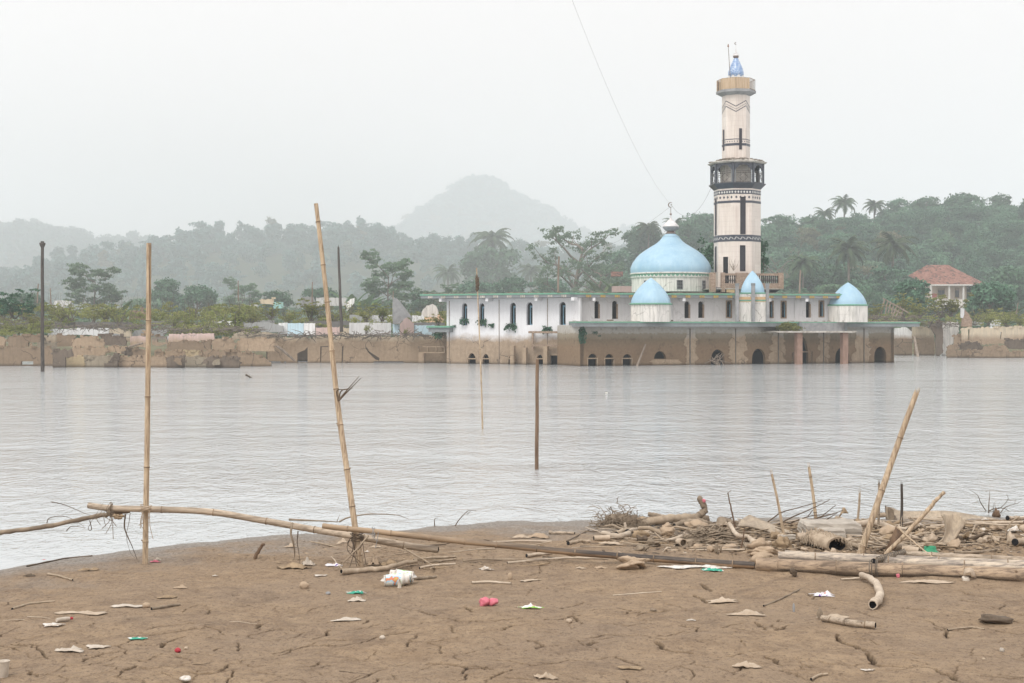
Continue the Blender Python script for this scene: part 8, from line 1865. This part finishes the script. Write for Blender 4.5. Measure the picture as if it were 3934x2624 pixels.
# wide curved pale log, cut bamboo, bottle, cups
Yz = gY(*F4(830,1010))
stick([G(*F4(765,765),.05), G(*F4(830,800),.055), G(*F4(890,860),.055), G(*F4(905,920),.055), G(*F4(880,970),.05), G(*F4(845,1000),.045)][::1], .030, .043, 'smooth pale log curving like a sickle below the log bundle', 'drift3', 'curved_log', 12, hollow=True)
bamboo([G(*F4(455,1088),.03), G(*F4(570,1110),.03), G(*F4(700,1135),.035), G(*F4(870,1152),.035)], .026, .030, 'short cut bamboo piece lying below the curved log', 'bam_h', .2, name='bamboo_piece', seed=9)
stick([G(*F4(600,768),.01), G(*F4(770,765),.02)], .014, .02, 'dry leaf strip touching the curved log', 'drift3', 'leaf_strip', flat=.4)
a0, a1 = G(*F1(440,1098), .02), G(*F1(540,1085), .02); b = MB(); b.tube([a0, a0.lerp(a1,.7), a1], [.018,.02,.015], 10, 0); b.tube([a1, a1 + (a1-a0).normalized()*.03], [.012,.012], 8, 1); tag(b.build('bottle', [MAT['clearpl'], MAT['redpl']], origin=a0), 'small clear bottle with a red cap lying at left', 'bottle')
a0 = G(*F1(8,1532)); b = MB(); b.lathe((a0.x, a0.y+.04, a0.z), [(.036,0),(.045,.10),(.048,.115),(.050,.118),(.043,.114),(.034,.01)], 24); tag(b.build('plastic_cup', MAT['clearpl'], origin=a0), 'translucent plastic cup standing at the left bottom edge', 'cup')
def cup(a, d, L, r, label):
    d = d.normalized(); b = MB(); A = Vector(a); n = 20
    b.tube([A, A + d*L*.10, A + d*L*.10], [r*.80, r*.84, r*.84], n, 0); b.tube([A + d*L*.10, A + d*L*.9], [r*.845, r*.99], n, 1, cap=False); b.tube([A + d*L*.9, A + d*L*.97], [r*.985, r], n, 0, hollow=True); b.tube([A + d*L*.965, A + d*L], [r*1.07, r*1.07], n, 0, hollow=True)
    return tag(b.build('foam_cup', [MAT['wpl'], MAT['cupprint']], origin=A), label, 'cup')
a = G(*F2(1060,826)); k = px(a.y)
cup(a + Vector((.0,.06,.060)), Vector((1,.12,.06)), .20, .068, 'white foam cup with blue orange and green print, left of the pair')
a = G(*F2(1275,800)); cup(a + Vector((.02,.06,.065)), Vector((-1,.10,.06)), .185, .066, 'foam cup with green print lying right of the pair')
b = MB(); c = G(*F2(1185,828)); b.lathe((c.x, c.y, c.z), [(.022,0),(.018,.04),(.006,.085),(.012,.09)], 8); tag(b.build('plastic_bag_tip', MAT['clearpl'], origin=c), 'small tied clear bag before the two cups', 'bag')

# loose sticks lying among the driftwood: individuals, copies of a few shapes
protos = []
for s in range(8):
    rr = random.Random(100 + s); b = MB(); q = [Vector((0,0,0))]; a = 0
    for i in range(5): a += rr.gauss(0,.22); q.append(q[-1] + Vector((math.cos(a)*.1, math.sin(a)*.1, rr.gauss(0,.008))))
    q = [p - q[-1]*.5 for p in q]; b.tube(q, [.010*rr.uniform(.8,1.1)]*2 + [.009]*2 + [.007,.004], 6, jit=.3)
    if s % 2: b.tube([q[2], q[2] + Vector((.05,.06*(1 if s % 4 else -1),.02)), q[2] + Vector((.10,.09*(1 if s % 4 else -1),.03))], [.006,.004,.002], 5)
    protos.append((b, ['drift','drift2','drift3','drift','root','drift','leafdry','drift'][s]))
made = {}; rr = random.Random(77)
def loose(n, fu, fv, label, group, smin, smax, tk=1.0):
    for j in range(n):
        u, v = fu(), fv(); g = G(u, v); 
        if g.z < .03 or g.y > 23: continue
        s_ = rr.randrange(8); sc = rr.uniform(smin, smax); th = sc*rr.uniform(.35, .75)*tk; loc = (g.x, g.y, gz(g.x, g.y) + .006*th + rr.uniform(0,.02)*(n > 60)); rot = (rr.gauss(0,.1), rr.gauss(0,.07), rr.gauss(0,.7) + (math.pi if rr.random() < .5 else 0))
        if s_ not in made:
            b, m = protos[s_]; o = b.build('dry_stick', MAT[m]); tag(o, label, 'stick', group); made[s_] = o
            o.location = loc; o.rotation_euler = rot; o.scale = (sc, th, th)
        else: dup(made[s_], loc, 0, (sc, th, th), label, group, rot)
loose(34, lambda: rr.triangular(2330, 3934, 3300), lambda: rr.uniform(2008, 2105), 'thick weathered driftwood piece lying in the debris at the water edge', 'thick driftwood pieces in the debris', .7, 1.5, 4.2)
loose(120, lambda: rr.triangular(2850, 3934, 3400), lambda: rr.uniform(2002, 2110), 'dry stick strewn over the litter covered mud behind the log bundle', 'loose sticks behind the log bundle', .7, 2.4)
loose(75, lambda: rr.uniform(2300, 2950), lambda: rr.uniform(2005, 2110), 'dry stick among the driftwood pile right of centre', 'loose sticks in the driftwood pile', .7, 2.0)
loose(40, lambda: rr.uniform(1250, 2300), lambda: rr.uniform(2080, 2185), 'dry stick lying along the blackened bamboo', 'loose sticks along the blackened bamboo', .6, 2.0)
loose(22, lambda: rr.uniform(20, 3900), lambda: rr.uniform(2210, 2600), 'small twig scattered on the open cracked mud', 'small twigs on the open mud', .25, .8)
lf = []
for s in range(4):
    b = MB(); b.blob((0,0,.02), (.085,.055,.035), 3, 1.1, 300+s, sharp=True); o = tag(b.build('crumpled_leaf', MAT[['leafdry','sack','beigepl','drift2'][s]]), 'crumpled dry leaf lying in the debris near the water edge', 'leaf', 'crumpled dry leaves in the debris'); lf.append(o)
for j in range(64):
    g = G(rr.triangular(2300, 3934, 2700) if j % 2 else rr.uniform(2900, 3934), rr.uniform(2006, 2118)); sc = rr.uniform(.5, 1.7); loc = (g.x, g.y, gz(g.x, g.y) + .005); rot = (rr.gauss(0,.3), rr.gauss(0,.3), rr.uniform(0,6.28)); s_ = (sc, sc*rr.uniform(.6,1.2), sc*rr.uniform(.6,1.6))
    if j < 4: lf[j].location = loc; lf[j].rotation_euler = rot; lf[j].scale = s_
    else: dup(lf[j % 4], loc, 0, s_, None, None, rot)
# leaf and straw litter, and crumbs of clay: too many to count
def litter(n, fu, fv, label, mat, smin, smax, name='plant_litter', lift=.35):
    V = []; g2 = np.random.default_rng(n)
    for j in range(n):
        g = G(fu(), fv())
        if g.z < .025: continue
        L = g2.uniform(smin, smax); w = L*g2.uniform(.08, .45); a = g2.uniform(0, 6.28); c, s = math.cos(a), math.sin(a); z = gz(g.x, g.y) + .003; up = L*lift*g2.random()
        V += [(g.x - c*L, g.y - s*L, z), (g.x + s*w, g.y - c*w, z + up*.6 + .003), (g.x + c*L, g.y + s*L, z + up), (g.x - s*w, g.y + c*w, z + .001)]
    V = np.array(V); return tag(np_mesh(name, V, quads(len(V)//4), mat), label, kind='stuff')
litter(3800, lambda: rr.triangular(2250, 4050, 3500), lambda: rr.triangular(1996, 2135, 2040), 'dead leaves straw and bark bits covering the mud on the right', MAT['leafdry'], .012, .07)
litter(3000, lambda: rr.triangular(2250, 4050, 3400), lambda: rr.triangular(2000, 2140, 2050), 'dark bits and painted shadow flecks in the litter on the right', MAT['root'], .012, .06, 'dark_litter')  # rotten bits, thickened so their dark colour stands in for debris shadows
litter(1300, lambda: rr.triangular(2250, 4050, 3400), lambda: rr.triangular(2000, 2130, 2040), 'bleached chips in the litter on the right', MAT['drift3'], .01, .05, 'pale_litter')
litter(900, lambda: rr.triangular(700, 2400, 1500), lambda: rr.triangular(2070, 2200, 2150), 'scattered bits around the foot of the leaning pole', MAT['leafdry'], .006, .035)
litter(900, lambda: rr.uniform(0, 2500), lambda: rr.triangular(2060, 2230, 2090), 'dark specks on the wet silt along the waterline', MAT['root'], .004, .016, 'dark_litter')
litter(650, lambda: rr.uniform(-50, 3990), lambda: rr.uniform(2200, 2620), 'tiny dry crumbs on the open mud', MAT['leafdry'], .003, .014, 'fine_litter')
# ------------------------------------------------------------------ haze
b = MB(); b.box((0, 2130, 192), (4600, 4360, 392))
hz_m = bpy.data.materials.new('haze_air'); hz_m.use_nodes = True; ht = hz_m.node_tree; ht.nodes.clear()
ho = ht.nodes.new('ShaderNodeOutputMaterial'); hv = ht.nodes.new('ShaderNodeVolumePrincipled')
hv.inputs['Density'].default_value = 0.00062; hv.inputs['Color'].default_value = (.895, .962, 1.0, 1); hv.inputs['Anisotropy'].default_value = .1
ht.links.new(hv.outputs[0], ho.inputs['Volume'])
hzo = tag(b.build('haze', hz_m), 'pale haze in the air over the lake and hills', kind='stuff')
